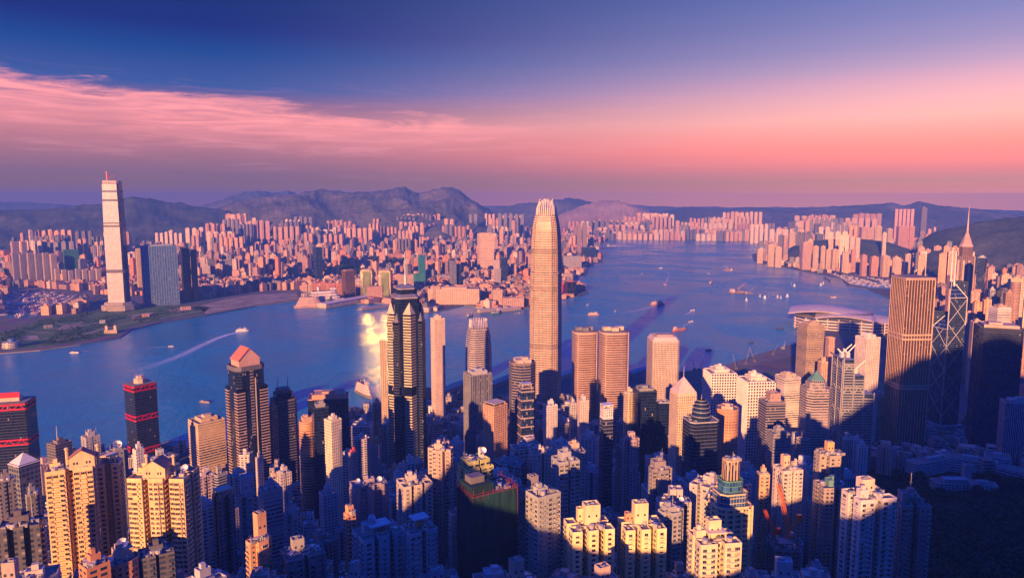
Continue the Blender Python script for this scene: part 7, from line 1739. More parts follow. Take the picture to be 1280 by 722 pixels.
        PLACED.append((X, Yy, s * .6)); blk(X, Yy, zb - 3, s, s * rg.uniform(.7, 1.5), h + 3, rad(-20) + rg.choice([0, .3, math.pi / 2]), rg.choice([BEIGE, PALE, GREY, (.36, .33, .33), WHITE, (.34, .38, .42)]), rg.choice([0, 2])); n += 1
    # the island's shore to the right
    y = 1250.0
    while y < 6300:
        step = 44 + (y - 1250) * .003
        x = 1000.0
        while x < 5600:
            X = x + rg.uniform(-.4, .4) * step; Yy = y + rg.uniform(-.4, .4) * step; x += step
            R = math.hypot(X, Yy)
            u, v = project((X, Yy, 3))
            if R < 1900 or u < 930 or u > 1320 or not inside((X, Yy), ISLAND) or not clear(X, Yy, 14): continue
            zb = base_z(X, Yy)
            if zb > 120: continue
            if (v > 356 and u < 1150 and R < 2900) or (1028 < u < 1120 and v > 341): continue
            if not all(inside((X + a, Yy + c), ISLAND) for a in (-35, 35) for c in (-35, 35)): continue
            h = rg.uniform(50, 105) if rg.random() < .55 else rg.uniform(22, 45)
            if zb > 40: h *= .9
            uu, vv = project((X, Yy, zb + h))
            for x0, x1, yt, yb, RR in RECTS:
                if RR > R + 20 and x0 - 2 < uu < x1 + 2 and vv < yb - 3: h = min(h, 24); break
            if rg.random() < .12: continue
            blk(X, Yy, zb - 2, rg.uniform(18, 32), rg.uniform(16, 26), h, rad(-20) + rg.choice([0, math.pi / 2]), rg.choice(pal), rg.choice([0, 0, 1, 2])); n += 1
        y += step
    o = b.build('distant_buildings', [M['farflat'], M['farflat2'], M['farstrip'], M['roof']])
    tag(o, 'mass of small blocks and towers covering the far shores', 'buildings', kind='stuff')
    print('far buildings', n)


far_city()

# ------------------------------------------------------------------ low buildings, woods and gardens on the right
def hitground(px, py):
    d = ray(px, py); R = 300.0
    while R < 6000:
        k = R / math.hypot(d.x, d.y); z = CAMZ + d.z * k
        if z <= base_z(d.x * k, d.y * k): break
        R += 6
    return Vector((d.x * k, d.y * k, base_z(d.x * k, d.y * k)))


def LB(label, px, py, L, W, H, rot, col, mat='office', name='office_block', cat='building', roof=(('plant', .3, 3), 'units'), style='band', plan='rect', trim=None):
    g = hitground(px, py); rz = rad(rot) - math.atan2(g.x, g.y)
    root = empty(name, (g.x, g.y, g.z - 2), rz); tag(root, label, cat)
    b = MB(); poly = plan_of(plan, L, W); b.prism(poly, 0, H + 2, 0, 2, col)
    if style: walls(b, poly, H + 2, style, 3.2, 3.6, trim or col, .35, .45)
    b.build('wall', mats(mat, 'wall', 'roof'), root)
    roof_parts(root, poly, L, W, H + 2, roof, col, .3)
    PLACED.append((g.x, g.y, max(L, W) * .5))
    return root


WHT = (.52, .50, .52)
LB('long white government block running toward the braced blue tower', 1166, 590, 88, 18, 20, 52, WHT, 'strip', trim=(.55, .53, .54))
LB('white wing with a flat roof joining the long government block', 1212, 588, 62, 20, 18, 4, WHT, 'strip', trim=(.55, .53, .54))
LB('square end pavilion of the white government wing, below the dark glass tower', 1245, 586, 30, 26, 20, 6, WHT, 'strip')
LB('low white office block with a roof pavilion, left of the dark garden trees', 1092, 584, 84, 20, 20, 8, (.46, .45, .48), 'strip', roof=(('plant', .22, 4, -.2, .1, PALE), 'units'), trim=(.5, .49, .52))
LB('old two-storey governor\'s villa with terraces among dark trees', 1192, 612, 52, 20, 10, 30, (.44, .42, .42), 'flat2', 'villa', roof=(('step', .6, 4, 'flat', (.4, .38, .4)),), style=None)
LB('square turret of the villa rising among dark trees', 1207, 604, 9, 9, 24, 30, (.46, .44, .44), 'flat3', 'turret', roof=(('pyr', 3, 1.0, (.16, .15, .17)),), style=None)
LB('small flat house right of the villa turret', 1228, 612, 30, 16, 8, 16, (.42, .40, .42), 'flat2', 'villa', roof=(('plant', .4, 3),), style=None)
LB('low white hall with a curved dish on its roof at the right edge', 1258, 590, 44, 18, 8, -10, WHT, 'flat2', 'hall', roof=(('dish', -.3, 0, 3), 'units'), style=None)
LB('long low white annex at the right edge below the pale slab', 1276, 596, 50, 14, 7, -14, WHT, 'strip', 'hall', roof=('units',), style=None)


def leaf_mat(name, cols):
    m, t, b = material(name)
    a = t.new('ShaderNodeAttribute'); a.attribute_name = 'Col'
    o = t.new('ShaderNodeTexCoord').outputs['Object']
    n = t.noise(o, .5, 3, .6)
    t.put(b.inputs['Base Color'], t.mix(n, a.outputs['Color'], cols)); b.inputs['Roughness'].default_value = .8; b.inputs['Specular IOR Level'].default_value = .15
    return m


M['leaf'] = leaf_mat('foliage', (.030, .060, .022))
M['bark'] = plain('bark', (.09, .065, .045), .9)


def crown(b, x, y, z, r, h, n, rg):
    """leaf clumps spread through a crown's volume"""
    c0 = rg.choice([(.018, .042, .018), (.030, .055, .022), (.045, .070, .028), (.022, .038, .020)])
    for _ in range(n):
        t = rg.uniform(0, 2 * math.pi); q = rg.random() ** .4; e = rg.uniform(-.4, 1)
        rr = r * q * math.sqrt(max(.05, 1 - max(0, e) ** 2 * .85))
        p = Vector((x + rr * math.cos(t), y + rr * math.sin(t), z + h * .5 * (e + .4)))
        s = r * rg.uniform(.22, .42)
        u = Vector((rg.uniform(-1, 1), rg.uniform(-1, 1), rg.uniform(-.3, .7))).normalized(); w = u.cross(Vector((rg.uniform(-1, 1), rg.uniform(-1, 1), rg.uniform(-1, 1)))).normalized(); v2 = u.cross(w)
        k = rg.uniform(.7, 1.35); col = (c0[0] * k, c0[1] * k, c0[2] * k)
        b.face([tuple(p + u * s), tuple(p + (w * .8 + u * .2) * s), tuple(p - u * s * .9), tuple(p - (w * .9 - v2 * .3) * s)], 0, None, col)


def woods():
    rg = random.Random(5); b = MB(); cnt = 0
    for _ in range(16000):
        px = rg.uniform(1010, 1330); R = math.sqrt(rg.uniform(250 ** 2, 1330 ** 2)); th = math.atan((px - 640) / (FPX * CP)); x, y = R * math.sin(th), R * math.cos(th)
        u, v = project((x, y, base_z(x, y)))
        if v < 545 or v > 790 or u < 1040 or u > 1300: continue
        if u < 1130 and (R > 1010 or R < 760): continue
        if noise.noise(Vector((x * .018, y * .018, 2))) > .34: continue
        if not clear(x, y, 3): continue
        crown(b, x, y, base_z(x, y) - 1, rg.uniform(3, 6), rg.uniform(7, 14), 26, rg); cnt += 1
        if cnt > 2600: break
    o = b.build('woodland', M['leaf']); tag(o, 'dark wooded slope and gardens at the lower right', 'woodland', kind='stuff')
    # shrubs on the waterfront park and wooded knolls in the far city
    b = MB(); pk = G(park)
    for _ in range(2600):
        px, py = rg.uniform(0, 262), rg.uniform(384, 437); g = ground(px, py)
        if not inside((g.x, g.y), pk): continue
        if noise.noise(Vector((g.x * .012, g.y * .006, 5))) < .02: continue
        crown(b, g.x, g.y, 3, rg.uniform(4, 8), rg.uniform(5, 10), 9, rg)
    o = b.build('park_shrubs', M['leaf']); tag(o, 'dark green shrubs covering the waterfront park', 'shrubs', kind='stuff')
    b = MB()
    for kx, ky, rr in ((228, 318, 330), (470, 332, 260), (500, 322, 300), (300, 330, 200), (430, 345, 130)):
        k = ground(kx, ky)
        for _ in range(420):
            t = rg.uniform(0, 6.283); q = math.sqrt(rg.random()); x, y = k.x + rr * q * math.cos(t), k.y + rr * q * math.sin(t)
            crown(b, x, y, 3 + 46 * (1 - q * q), rg.uniform(11, 18), 22, 10, rg)
    o = b.build('knoll_trees', M['leaf']); tag(o, 'dark wooded knolls between the far buildings', 'woodland', kind='stuff')


woods()

# a few trees that stand apart by the villa and the government block
rgt = random.Random(8)
tm = None
for k_, (px_, py_, lb_) in enumerate(((1150, 603, 'dark spreading tree left of the villa, nearest the long white block'), (1222, 622, 'dark tree in front of the small flat house'), (1243, 606, 'dark round tree between the small flat house and the white hall'),
                                      (1176, 626, 'tall dark tree below the villa terraces'), (1122, 600, 'dark tree at the right end of the low white office block'), (1135, 592, 'dark tree in front of the end of the long white government block'))):
    g = hitground(px_, py_); root = empty('tree', (g.x, g.y, g.z - .5)); tag(root, lb_, 'tree')
    b = MB(); b.cyl(0, 0, 0, .7, 6, .4, 7); b.bar((0, 0, 4), (2, 1, 9), .3); b.bar((0, 0, 4.5), (-2, -1, 9), .3); b.build('trunk', M['bark'], root)
    b = MB(); crown(b, 0, 0, 5, rgt.uniform(6, 9), rgt.uniform(10, 15), 190, rgt); b.build('crown', M['leaf'], root)

# the street past the bank and the cars on it
def road(name, pts, w, z=None, mat='asphalt'):
    b = MB(); P = []
    for i, p in enumerate(pts):
        a = Vector(pts[max(0, i - 1)][:2]); c = Vector(pts[min(len(pts) - 1, i + 1)][:2]); d = (c - a).normalized(); n = Vector((-d.y, d.x))
        zz = (base_z(p[0], p[1]) + 1.6) if z is None else z
        P.append(((p[0] - n.x * w / 2, p[1] - n.y * w / 2, zz), (p[0] + n.x * w / 2, p[1] + n.y * w / 2, zz)))
    for (a, c), (e, f) in zip(P, P[1:]): b.face([c, f, e, a][::-1], 0)
    for i, ((a, c), (e, f)) in enumerate(zip(P, P[1:])):
        va = (Vector(a) * .51 + Vector(c) * .49); vb_ = (Vector(a) * .49 + Vector(c) * .51); vc = (Vector(e) * .49 + Vector(f) * .51); vd = (Vector(e) * .51 + Vector(f) * .49)
        up = Vector((0, 0, .02)); b.face([tuple(x + up) for x in (va, vb_, vc, vd)], 1)
    o = b.build(name, [M[mat], M['paint']]); tag(o, kind='structure'); return o


def line(pts, n=24, z=3.0):
    out = []
    for (a, b_) in zip(pts, pts[1:]):
        for k in range(n // max(1, len(pts) - 1)):
            t = k / (n // max(1, len(pts) - 1)); out.append(tuple(ground(a[0] + (b_[0] - a[0]) * t, a[1] + (b_[1] - a[1]) * t, z)[:2]))
    out.append(tuple(ground(*pts[-1], z)[:2])); return out


road('city_road', line([(1088, 560), (1098, 549), (1112, 541), (1132, 536), (1128, 524), (1112, 518)], 30, 8), 16)
road('tunnel_road', line([(95, 386), (112, 380), (124, 372), (132, 366), (150, 360)], 20), 40, 3.35)
road('shore_road', line([(100, 387), (140, 385), (200, 377), (262, 370), (330, 366), (380, 366)], 20), 24, 3.4)
road('park_path', line([(20, 431), (70, 425.5), (110, 416.5), (150, 405), (200, 398), (252, 388)], 30), 11, 3.38, 'sand')
road('park_path', line([(58, 401), (96, 409), (140, 399), (192, 391)], 24), 8, 3.38, 'sand')
road('park_path', line([(30, 414), (66, 416), (104, 402)], 20), 8, 3.38, 'sand')
for q_ in ([(70, 413), (96, 411), (104, 406), (80, 405)], [(166, 399), (196, 394), (190, 390), (160, 394)], [(22, 426), (50, 424), (46, 419), (20, 420)], [(214, 391), (246, 386.5), (238, 383), (210, 386)]):
    sheet('bare_plot', G(q_, 3.36), 3.36, M['sand'])
for k_, (px_, py_, lb_) in enumerate(((128, 404, 'low white site hut by the park path, nearest the far pale skyscraper'), (182, 396, 'low orange site hut on the bare plot beyond the pump house'), (60, 410, 'low grey shed in the middle of the waterfront park'), (232, 387, 'row of low pink sheds at the right end of the park'))):
    F(lb_, px_, py_ - 3.5, py_, 7 + k_ * 2, 14, .5, [(.66, .62, .58), (.62, .34, .2), (.36, .34, .34), (.6, .36, .3)][k_], 'farflat2', name='site_hut', cat='building')
road('flyover', line([(945, 324), (962, 328), (1000, 332), (1040, 338), (1066, 344), (1100, 352)], 20, 12), 22, 12)

CARM = {}


def car(p, rz, col, label, group, bus=False):
    root = empty('bus' if bus else 'car', p, rz); tag(root, label, 'bus' if bus else 'car', group)
    b = MB()
    if bus: b.box(0, 0, .5, 11, 2.5, 3.6, 0, 0, None, col); b.build('body', mats('metal'), root)
    else:
        b.prism(chamfer(4.4, 1.8, .3), .4, 1.0, 0, None, col, None, chamfer(4.3, 1.75, .3)); b.prism(rect(2.5, 1.6), 1.0, 1.5, 0, None, col, None, rect(1.9, 1.35)); b.build('body', mats('metal'), root)
    return root


rgc = random.Random(4)
for q in ((1090.5, 555), (1092, 553.4), (1094.5, 551.6), (1097, 549.6), (1099.5, 548)):
    g = ground(q[0], q[1], 8); z_ = base_z(g.x, g.y) + 1.65
    car((g.x, g.y, z_), rgc.uniform(.2, 1.0), rgc.choice([(.7, .7, .7), (.5, .05, .05), (.6, .6, .55)]), 'tiny car on the curving road below the ribbed bronze tower', 'cars on the curving road')

# ------------------------------------------------------------------ quays, piers and harbour things
def pier(label, px, py, L, W, H, rot, col, name='pier_shed', cat='pier', mat='farflat2', z=1.5, gable=True):
    g = ground(px, py, z); root = empty(name, (g.x, g.y, z - 4), rad(rot)); tag(root, label, cat)
    b = MB(); b.box(0, 0, 0, L, W, 6, 0, 0, None, (.3, .27, .24), True); b.build('deck', mats('quay'), root)
    b = MB(); b.box(0, 0, 6, L * .94, W * .75, H, 0, 0, 1, col); b.build('hall', mats(mat, 'roof'), root)
    if gable:
        b = MB(); x, y = L * .48, W * .42
        b.face([(-x, -y, 6 + H), (x, -y, 6 + H), (x, 0, 9 + H), (-x, 0, 9 + H)], 0, None, col); b.face([(x, y, 6 + H), (-x, y, 6 + H), (-x, 0, 9 + H), (x, 0, 9 + H)], 0, None, col)
        b.face([(x, -y, 6 + H), (x, y, 6 + H), (x, 0, 9 + H)], 0, None, col); b.face([(-x, y, 6 + H), (-x, -y, 6 + H), (-x, 0, 9 + H)], 0, None, col); b.build('roof', mats('wall'), root)
    return root


pier('long white ocean terminal on its pier off the far quay', 436, 379, 330, 60, 16, 62, (.62, .52, .46))
pier('low grey finger pier right of the ocean terminal', 474, 384, 190, 34, 5, 50, (.40, .34, .33), gable=False)
pier('ferry pier with a pale roof at the curved inlet, left', 612, 389, 110, 26, 7, 40, (.56, .45, .38))
pier('ferry pier with a pale roof at the curved inlet, right', 636, 388, 110, 26, 7, 40, (.56, .42, .35))
pier('ferry pier hall with an orange roof, right of the slender pink tower', 561, 490, 100, 30, 9, 62, (.56, .38, .28))
pier('ferry pier hall between the pink tower and the finned tower', 574, 484, 90, 26, 8, 62, (.50, .40, .36))
pier('ferry pier hall right of the finned tower', 626, 480, 100, 28, 9, 60, (.52, .36, .28))
pier('ferry pier hall right of the tallest tower, by the water', 709, 470, 90, 26, 8, 55, (.56, .42, .34))
pier('pier with a slanted dark roof beside the porthole block', 796, 470, 70, 26, 12, 50, (.22, .26, .34))
pier('pink breakwater wall by the moored yachts', 1035, 349, 240, 12, 1.5, 75, (.4, .3, .27), name='breakwater', cat='breakwater', gable=False)


def round_vent():
    g = ground(14, 434, 3.3); root = empty('ventilation_building', (g.x, g.y, 3.3)); tag(root, 'round white ventilation building with blue roof plant on the park tip', 'building')
    b = MB(); b.cyl(0, 0, 0, 22, 17, 20, 24, 0, (.62, .56, .50), 0); b.build('wall', mats('farstrip'), root)
    b = MB(); b.cyl(2, 0, 17, 9, 8, None, 12, 0, (.10, .18, .32)); b.cyl(16, 6, 0, 8, 14, None, 12, 0, (.12, .2, .32)); b.build('plant_room', mats('metal'), root)
    g = ground(139, 416, 3.3); root = empty('pump_house', (g.x, g.y, 3.3), .3); tag(root, 'small cream building with twin turrets on the park shore', 'building')
    b = MB(); b.box(0, 0, 0, 36, 18, 10, 0, 0, None, (.62, .44, .28)); b.build('wall', mats('farflat'), root)
    for s in (-1, 1):
        b = MB(); b.box(s * 12, 0, 10, 7, 9, 12, 0, 0, None, (.64, .46, .28)); b.hip(rect(8, 10, s * 12, 0), 22, 4, 0, (.5, .3, .18)); b.build('turret', mats('wall'), root)


round_vent()

# ---- boats
def hullpoly(L, B):
    return [(-L * .5, -B * .42), (L * .22, -B * .5), (L * .40, -B * .32), (L * .5, 0), (L * .40, B * .32), (L * .22, B * .5), (-L * .5, B * .42)]


def boat(label, px, py, L, rot, kind='launch', hull=(.5, .5, .5), top=(.7, .66, .6), group=None, name=None, cat='boat', parts=True, z=0.0):
    g = ground(px, py, 0); B = L * {'launch': .30, 'ferry': .24, 'ship': .16, 'barge': .30, 'cruise': .14, 'yacht': .3}[kind]
    nm = name or {'launch': 'motor_boat', 'ferry': 'ferry', 'ship': 'cargo_ship', 'barge': 'work_barge', 'cruise': 'cruise_ship', 'yacht': 'sailing_yacht'}[kind]
    root = empty(nm, (g.x, g.y, z), rad(rot)); tag(root, label, cat, group)
    hp = hullpoly(L, B); hh = {'launch': .09, 'ferry': .10, 'ship': .07, 'barge': .06, 'cruise': .08, 'yacht': .08}[kind] * L
    b = MB(); b.prism([(x * .94, y * .8) for x, y in hp], -.6, hh, 0, 0, hull, None, hp); b.build('hull', mats('wall'), root)
    if kind in ('launch', 'ferry', 'cruise'):
        b = MB(); n = {'launch': 1, 'ferry': 2, 'cruise': 4}[kind]; z0 = hh
        for k in range(n):
            f = .80 - .07 * k; b.prism([(x * f - L * .02, y * .86) for x, y in hp], z0, z0 + L * .055, 0, 0, top); z0 += L * .055
            b.prism([(x * f * .97 - L * .02, y * .80) for x, y in hp], z0, z0 + L * .012, 0, 0, DARK); z0 += L * .012
        b.build('cabin', mats('wall'), root)
        b = MB(); b.box(L * .18, 0, z0, L * .12, B * .5, L * .05, 0, 0, None, top); b.build('wheelhouse', mats('wall'), root)
        if kind != 'launch': b = MB(); b.cyl(-L * .16, 0, z0, L * .03, L * .09, None, 8, 0, hull); b.build('funnel', mats('wall'), root)
        b = MB(); b.cyl(L * .05, 0, z0, L * .006, L * .14, None, 5, 0, PALE); b.build('mast', mats('metal'), root)
    elif kind == 'yacht':
        b = MB(); b.bar((0, 0, hh), (0, 0, L * 1.3), L * .012, 0, WHITE); b.build('mast', mats('metal'), root)
        b = MB(); t = L * .02
        b.face([(L * .42, 0, hh * 1.4), (0, t, L * 1.25), (-L * .02, t * 3, hh * 1.6)], 0, None, (.8, .78, .75)); b.face([(-L * .45, t * 2, hh * 2), (-L * .02, t * 3, hh * 2), (-L * .02, t, L * 1.22)], 0, None, (.8, .78, .75)); b.build('sail', mats('wall'), root)
    else:
        b = MB(); b.box(-L * .34, 0, hh, L * .16, B * .8, L * .10, 0, 0, None, top); b.box(-L * .34, 0, hh + L * .10, L * .12, B * .6, L * .05, 0, 0, None, top); b.build('cabin', mats('wall'), root)
        if kind == 'barge':
            b = MB(); b.bar((0, 0, hh), (0, 0, hh + L * .22), L * .02, 0, (.5, .3, .2)); b.bar((0, 0, hh + L * .12), (L * .36, 0, hh + L * .42), L * .014, 0, (.5, .3, .2)); b.bar((0, 0, hh + L * .22), (L * .36, 0, hh + L * .42), L * .006, 0, (.3, .3, .3)); b.build('derrick', mats('metal'), root)
            b = MB(); b.box(L * .08, 0, hh, L * .3, B * .6, L * .04, 0, 0, None, (.36, .25, .18)); b.build('cargo', mats('wall'), root)
        else:
            for k in range(3):
                b = MB(); b.box(-L * .1 + k * L * .17, 0, hh, L * .14, B * .7, L * .035, 0, 0, None, (.5, .3, .22)); b.build('hatch', mats('wall'), root)
            b = MB(); b.cyl(L * .3, 0, hh, L * .008, L * .14, None, 5, 0, PALE); b.build('mast', mats('metal'), root)
    return root


def wake_mat():
    m = bpy.data.materials.new('wake_foam'); m.use_nodes = True
    t = NT(m.node_tree); t.n.clear(); out = t.new('ShaderNodeOutputMaterial'); mx = t.new('ShaderNodeMixShader'); tr = t.new('ShaderNodeBsdfTransparent'); b = t.new('ShaderNodeBsdfDiffuse')
    b.inputs[0].default_value = (.92, .92, .94, 1)
    uv = t.new('ShaderNodeUVMap'); uv.uv_map = 'UVMap'; u, v, _ = t.sep(uv.outputs[0])
    o = t.new('ShaderNodeTexCoord').outputs['Object']
    n = t.noise(o, .10, 4, .7)
    e = t.math('MULTIPLY', t.maprange(t.math('ABSOLUTE', v), 1.0, .2), t.maprange(u, 1.05, -.35))
    f = t.math('MULTIPLY', e, t.maprange(n, .30, .54))
    t.put(mx.inputs[0], t.math('MULTIPLY', f, 1.0)); t.l.new(tr.outputs[0], mx.inputs[1]); t.l.new(b.outputs[0], mx.inputs[2]); t.l.new(mx.outputs[0], out.inputs[0])
    return m


M['wake'] = wake_mat()


def wake(pts, w0, w1):
    P = [ground(x, y, .25) for x, y in pts]; b = MB(); n = len(P)
    R_ = []
    for i, p in enumerate(P):
        d = (P[min(i + 1, n - 1)] - P[max(i - 1, 0)]).normalized(); nn = Vector((-d.y, d.x, 0)); w = w0 + (w1 - w0) * i / (n - 1)
        R_.append((p - nn * w / 2, p, p + nn * w / 2))
    for i in range(n - 1):
        a, c = R_[i], R_[i + 1]; f0, f1 = i / (n - 1), (i + 1) / (n - 1)
        b.face([tuple(a[0]), tuple(a[1]), tuple(c[1]), tuple(c[0])], 0, [(f0, -1), (f0, 0), (f1, 0), (f1, -1)]); b.face([tuple(a[1]), tuple(a[2]), tuple(c[2]), tuple(c[1])], 0, [(f0, 0), (f0, 1), (f1, 1), (f1, 0)])
    o = b.build('boat_wake', M['wake']); tag(o, 'foaming wake trailing behind a boat on the harbour', 'wake', kind='stuff')


wake([(298, 415), (285, 418), (270, 423), (250, 432), (228, 443), (205, 452), (180, 460), (150, 468)], 22, 48)
wake([(97, 440), (104, 439), (114, 438.5)], 10, 18); wake([(215, 433), (196, 434), (172, 435)], 6, 12)
wake([(740, 394.5), (728, 394), (712, 394), (700, 394)], 8, 16); wake([(818, 382), (800, 387), (780, 391), (750, 396)], 8, 20)
wake([(831, 356), (834, 350), (836, 344), (832, 338), (826, 335)], 6, 12); wake([(864, 389), (858, 393), (848, 397)], 6, 12); wake([(863, 403), (856, 406), (846, 409)], 6, 12)

boat('white catamaran ferry racing right with a long foaming wake', 303, 414, 42, 25, 'ferry', (.75, .72, .70), (.75, .72, .70))
boat('white launch with a short wake, near the park shore', 93, 441, 24, 190, 'launch', (.7, .66, .62), (.75, .7, .65))
boat('small white launch crossing between the park and the gabled tower', 214, 433, 16, 10, 'launch', (.6, .5, .45), (.7, .6, .5))
boat('grey work boat near the striped hotel', 256, 503, 26, 170, 'launch', (.2, .18, .2), (.5, .4, .38))
boat('two-decked pink-lit ferry in mid harbour', 822, 381, 62, 10, 'ferry', (.45, .22, .2), (.66, .50, .44))
boat('low ferry with a wake, right of the tallest tower', 742, 394, 46, 5, 'ferry', (.40, .22, .2), (.6, .48, .44))
boat('long red barge behind the porthole block', 850, 413, 70, 40, 'ship', (.52, .16, .12), (.62, .4, .34), name='cargo_barge')
boat('small white launch with a wake above the red barge', 866, 388, 24, 30, 'launch', (.7, .68, .66), (.7, .68, .66))
boat('small white launch with a wake right of the red barge', 864, 402, 22, 30, 'launch', (.6, .56, .56), (.7, .68, .66))
boat('small orange-lit launch on a curving wake', 831, 356, 30, 100, 'launch', (.6, .36, .24), (.66, .46, .32))
boat('tiny white launch at the head of a curving wake', 826, 335, 26, 150, 'launch', (.66, .6, .58), (.7, .66, .64))
boat('tiny grey launch left of the curving wakes', 802, 342, 24, 80, 'launch', (.4, .36, .36), (.6, .54, .52))
boat('tiny white launch below the mid harbour, left of the ferry', 735, 381, 22, 60, 'launch', (.6, .58, .58), (.7, .66, .64))
boat('tiny launch between the two ferries', 769, 389, 18, 80, 'launch', (.5, .5, .52), (.66, .62, .6))
boat('dark workboat with a mast, lower of the two left of the dredger', 889, 354, 46, 60, 'barge', (.16, .13, .14), (.5, .36, .3))
boat('cream coaster above the dredger', 910, 338, 62, 150, 'barge', (.4, .28, .22), (.66, .48, .36))
boat('tiny white launch between the coaster and the workboat', 886, 342, 20, 60, 'launch', (.7, .68, .66), (.7, .68, .66))
boat('large dredger with a cluttered deck in the right of the harbour', 923, 366, 92, 15, 'barge', (.28, .2, .18), (.62, .46, .36))
boat('low barge moored right of the dredger', 937, 367, 50, 10, 'barge', (.26, .2, .2), (.5, .38, .32))
boat('dark lighter drifting near the reclaimed ground, left', 886, 438, 20, 20, 'launch', (.06, .06, .08), (.1, .1, .12), name='lighter')
boat('dark lighter drifting near the reclaimed ground, middle', 939, 428, 18, 20, 'launch', (.06, .06, .08), (.1, .1, .12), name='lighter')
boat('dark lighter drifting above the reclaimed ground, right', 975, 411, 26, 10, 'launch', (.06, .06, .08), (.1, .1, .12), name='lighter')
boat('crane barge moored at the reclaimed ground', 980, 436, 44, 60, 'barge', (.12, .12, .15), (.2, .2, .24))
boat('far grey ship off the paired dark slabs', 765, 308, 110, 5, 'ship', (.3, .28, .32), (.45, .38, .38))
boat('small cream launch off the exhibition hall', 1042, 372, 30, 10, 'launch', (.66, .5, .36), (.7, .55, .4))
boat('big white moored ship with masts beside the star-shaped tower', 455, 494, 78, -52, 'cruise', (.20, .16, .16), (.66, .52, .44))
boat('cruise ship at the quay below the red-brown blocks, nearer one', 387, 384, 120, 22, 'cruise', (.5, .3, .24), (.62, .42, .34))
boat('white cruise ship at the quay below the red-brown blocks, right one', 407, 381, 170, 30, 'cruise', (.66, .60, .56), (.70, .62, .58))
boat('green-topped ferry leaving the far quay', 620, 392, 44, 40, 'ferry', (.1, .2, .16), (.5, .46, .42))
boat('white-topped ferry off the long cream hotel', 588, 395, 40, 60, 'ferry', (.2, .2, .24), (.6, .52, .48))
boat('small ferry mid channel left of the tallest tower', 600, 386, 40, 10, 'ferry', (.2, .2, .2), (.5, .4, .36))
boat('small dark launch off the far pier', 648, 392, 26, 30, 'launch', (.2, .2, .22), (.5, .42, .38))
for k_, (px_, py_) in enumerate([(950, 371), (956, 373), (961, 371), (972, 372), (976, 373), (984, 371), (989, 356), (993, 358), (1026, 357), (1029, 355), (933, 341 + 35), (966, 369)]):
    boat('tiny white sailing yacht racing off the exhibition hall', px_, py_, 13, random.uniform(0, 360), 'yacht', WHITE, WHITE, 'sailing yachts off the exhibition hall')


def tiny(kind, cols):
    out = []
    for c in cols:
        b = MB(); L, B = (19, 6) if kind == 'yacht' else (34, 11)
        hp = hullpoly(L, B); b.prism([(x * .94, y * .8) for x, y in hp], -.5, L * .09, 0, 0, c, None, hp); b.prism([(x * .5 - L * .06, y * .7) for x, y in hp], L * .09, L * .20, 0, 0, (.66, .56, .5))
        if kind == 'yacht': b.bar((0, 0, 1), (0, 0, 13), .16, 0, WHITE)
        else: b.bar((L * .1, 0, 2), (L * .1, 0, 15), .4, 0, (.5, .25, .2)); b.bar((L * .1, 0, 10), (L * .45, 0, 20), .35, 0, (.55, .25, .2)); b.box(L * .15, 0, L * .09, L * .3, B * .6, 2.5, 0, 0, None, (.5, .12, .12) if c[0] > .3 else (.6, .4, .34))
        out.append(b)
    return out


def moored(kind, cols, regs, n, label, group, name, rot, seed):
    rg = random.Random(seed); pro = [None] * len(cols); src = tiny(kind, cols); pts = []
    tries = 0
    while len(pts) < n and tries < 9000:
        tries += 1
        px, py = rg.uniform(regs[0], regs[2]), rg.uniform(regs[1], regs[3])
        ok = inside((px, py), regs[4])
        if not ok: continue
        g = ground(px, py, 0); dmin = 8 if kind == 'yacht' else 17
        if any(abs(g.x - a) < dmin and abs(g.y - c) < dmin * 2 for a, c in pts): continue
        pts.append((g.x, g.y)); k = rg.randrange(len(cols))
        if pro[k] is None:
            o = src[k].build(name, mats('wall')); pro[k] = o.data
        else:
            o = bpy.data.objects.new(name, pro[k]); COL.objects.link(o)
        o.location = (g.x, g.y, 3.4); o.rotation_euler = (0, 0, rad(rot) + rg.uniform(-.25, .25)); tag(o, label, 'boat', group)


moored('yacht', [(.7, .6, .55), (.66, .5, .42), (.5, .38, .34), (.75, .7, .66)], (1036, 341, 1115, 361, [(1040, 342), (1060, 344), (1111, 351.5), (1113, 360), (1088, 359), (1064, 355.5), (1052, 348)]), 118, 'tiny moored yacht in the crowded shelter behind the breakwater', 'yachts moored in the shelter', 'moored_yacht', 30, 3)
moored('barge', [(.45, .10, .10), (.5, .4, .36), (.3, .16, .16), (.6, .3, .24), (.16, .15, .18)], (0, 366, 100, 398, [(0, 367), (60, 366), (96, 372), (98, 383), (62, 391), (30, 397), (0, 396)]), 100, 'red and pink cargo lighter moored in the crowded west basin', 'lighters moored in the west basin', 'moored_lighter', 60, 4)


# ---- cranes
def lattice(b, p, q, s, col, n=10):
    p, q = Vector(p), Vector(q); d = (q - p); L = d.length; d.normalize(); u = d.cross(Vector((0, 0, 1)))
    if u.length < .05: u = Vector((1, 0, 0))
    u.normalize(); w = d.cross(u); cs = [(u * a + w * c) * s / 2 for a, c in ((-1, -1), (1, -1), (1, 1), (-1, 1))]
    for c in cs: b.bar(p + c, q + c, s * .08, 0, col)
    for k in range(n):
        a, e = p + d * L * k / n, p + d * L * (k + 1) / n
        for i in range(4): b.bar(a + cs[i], e + cs[(i + 1) % 4], s * .05, 0, col)


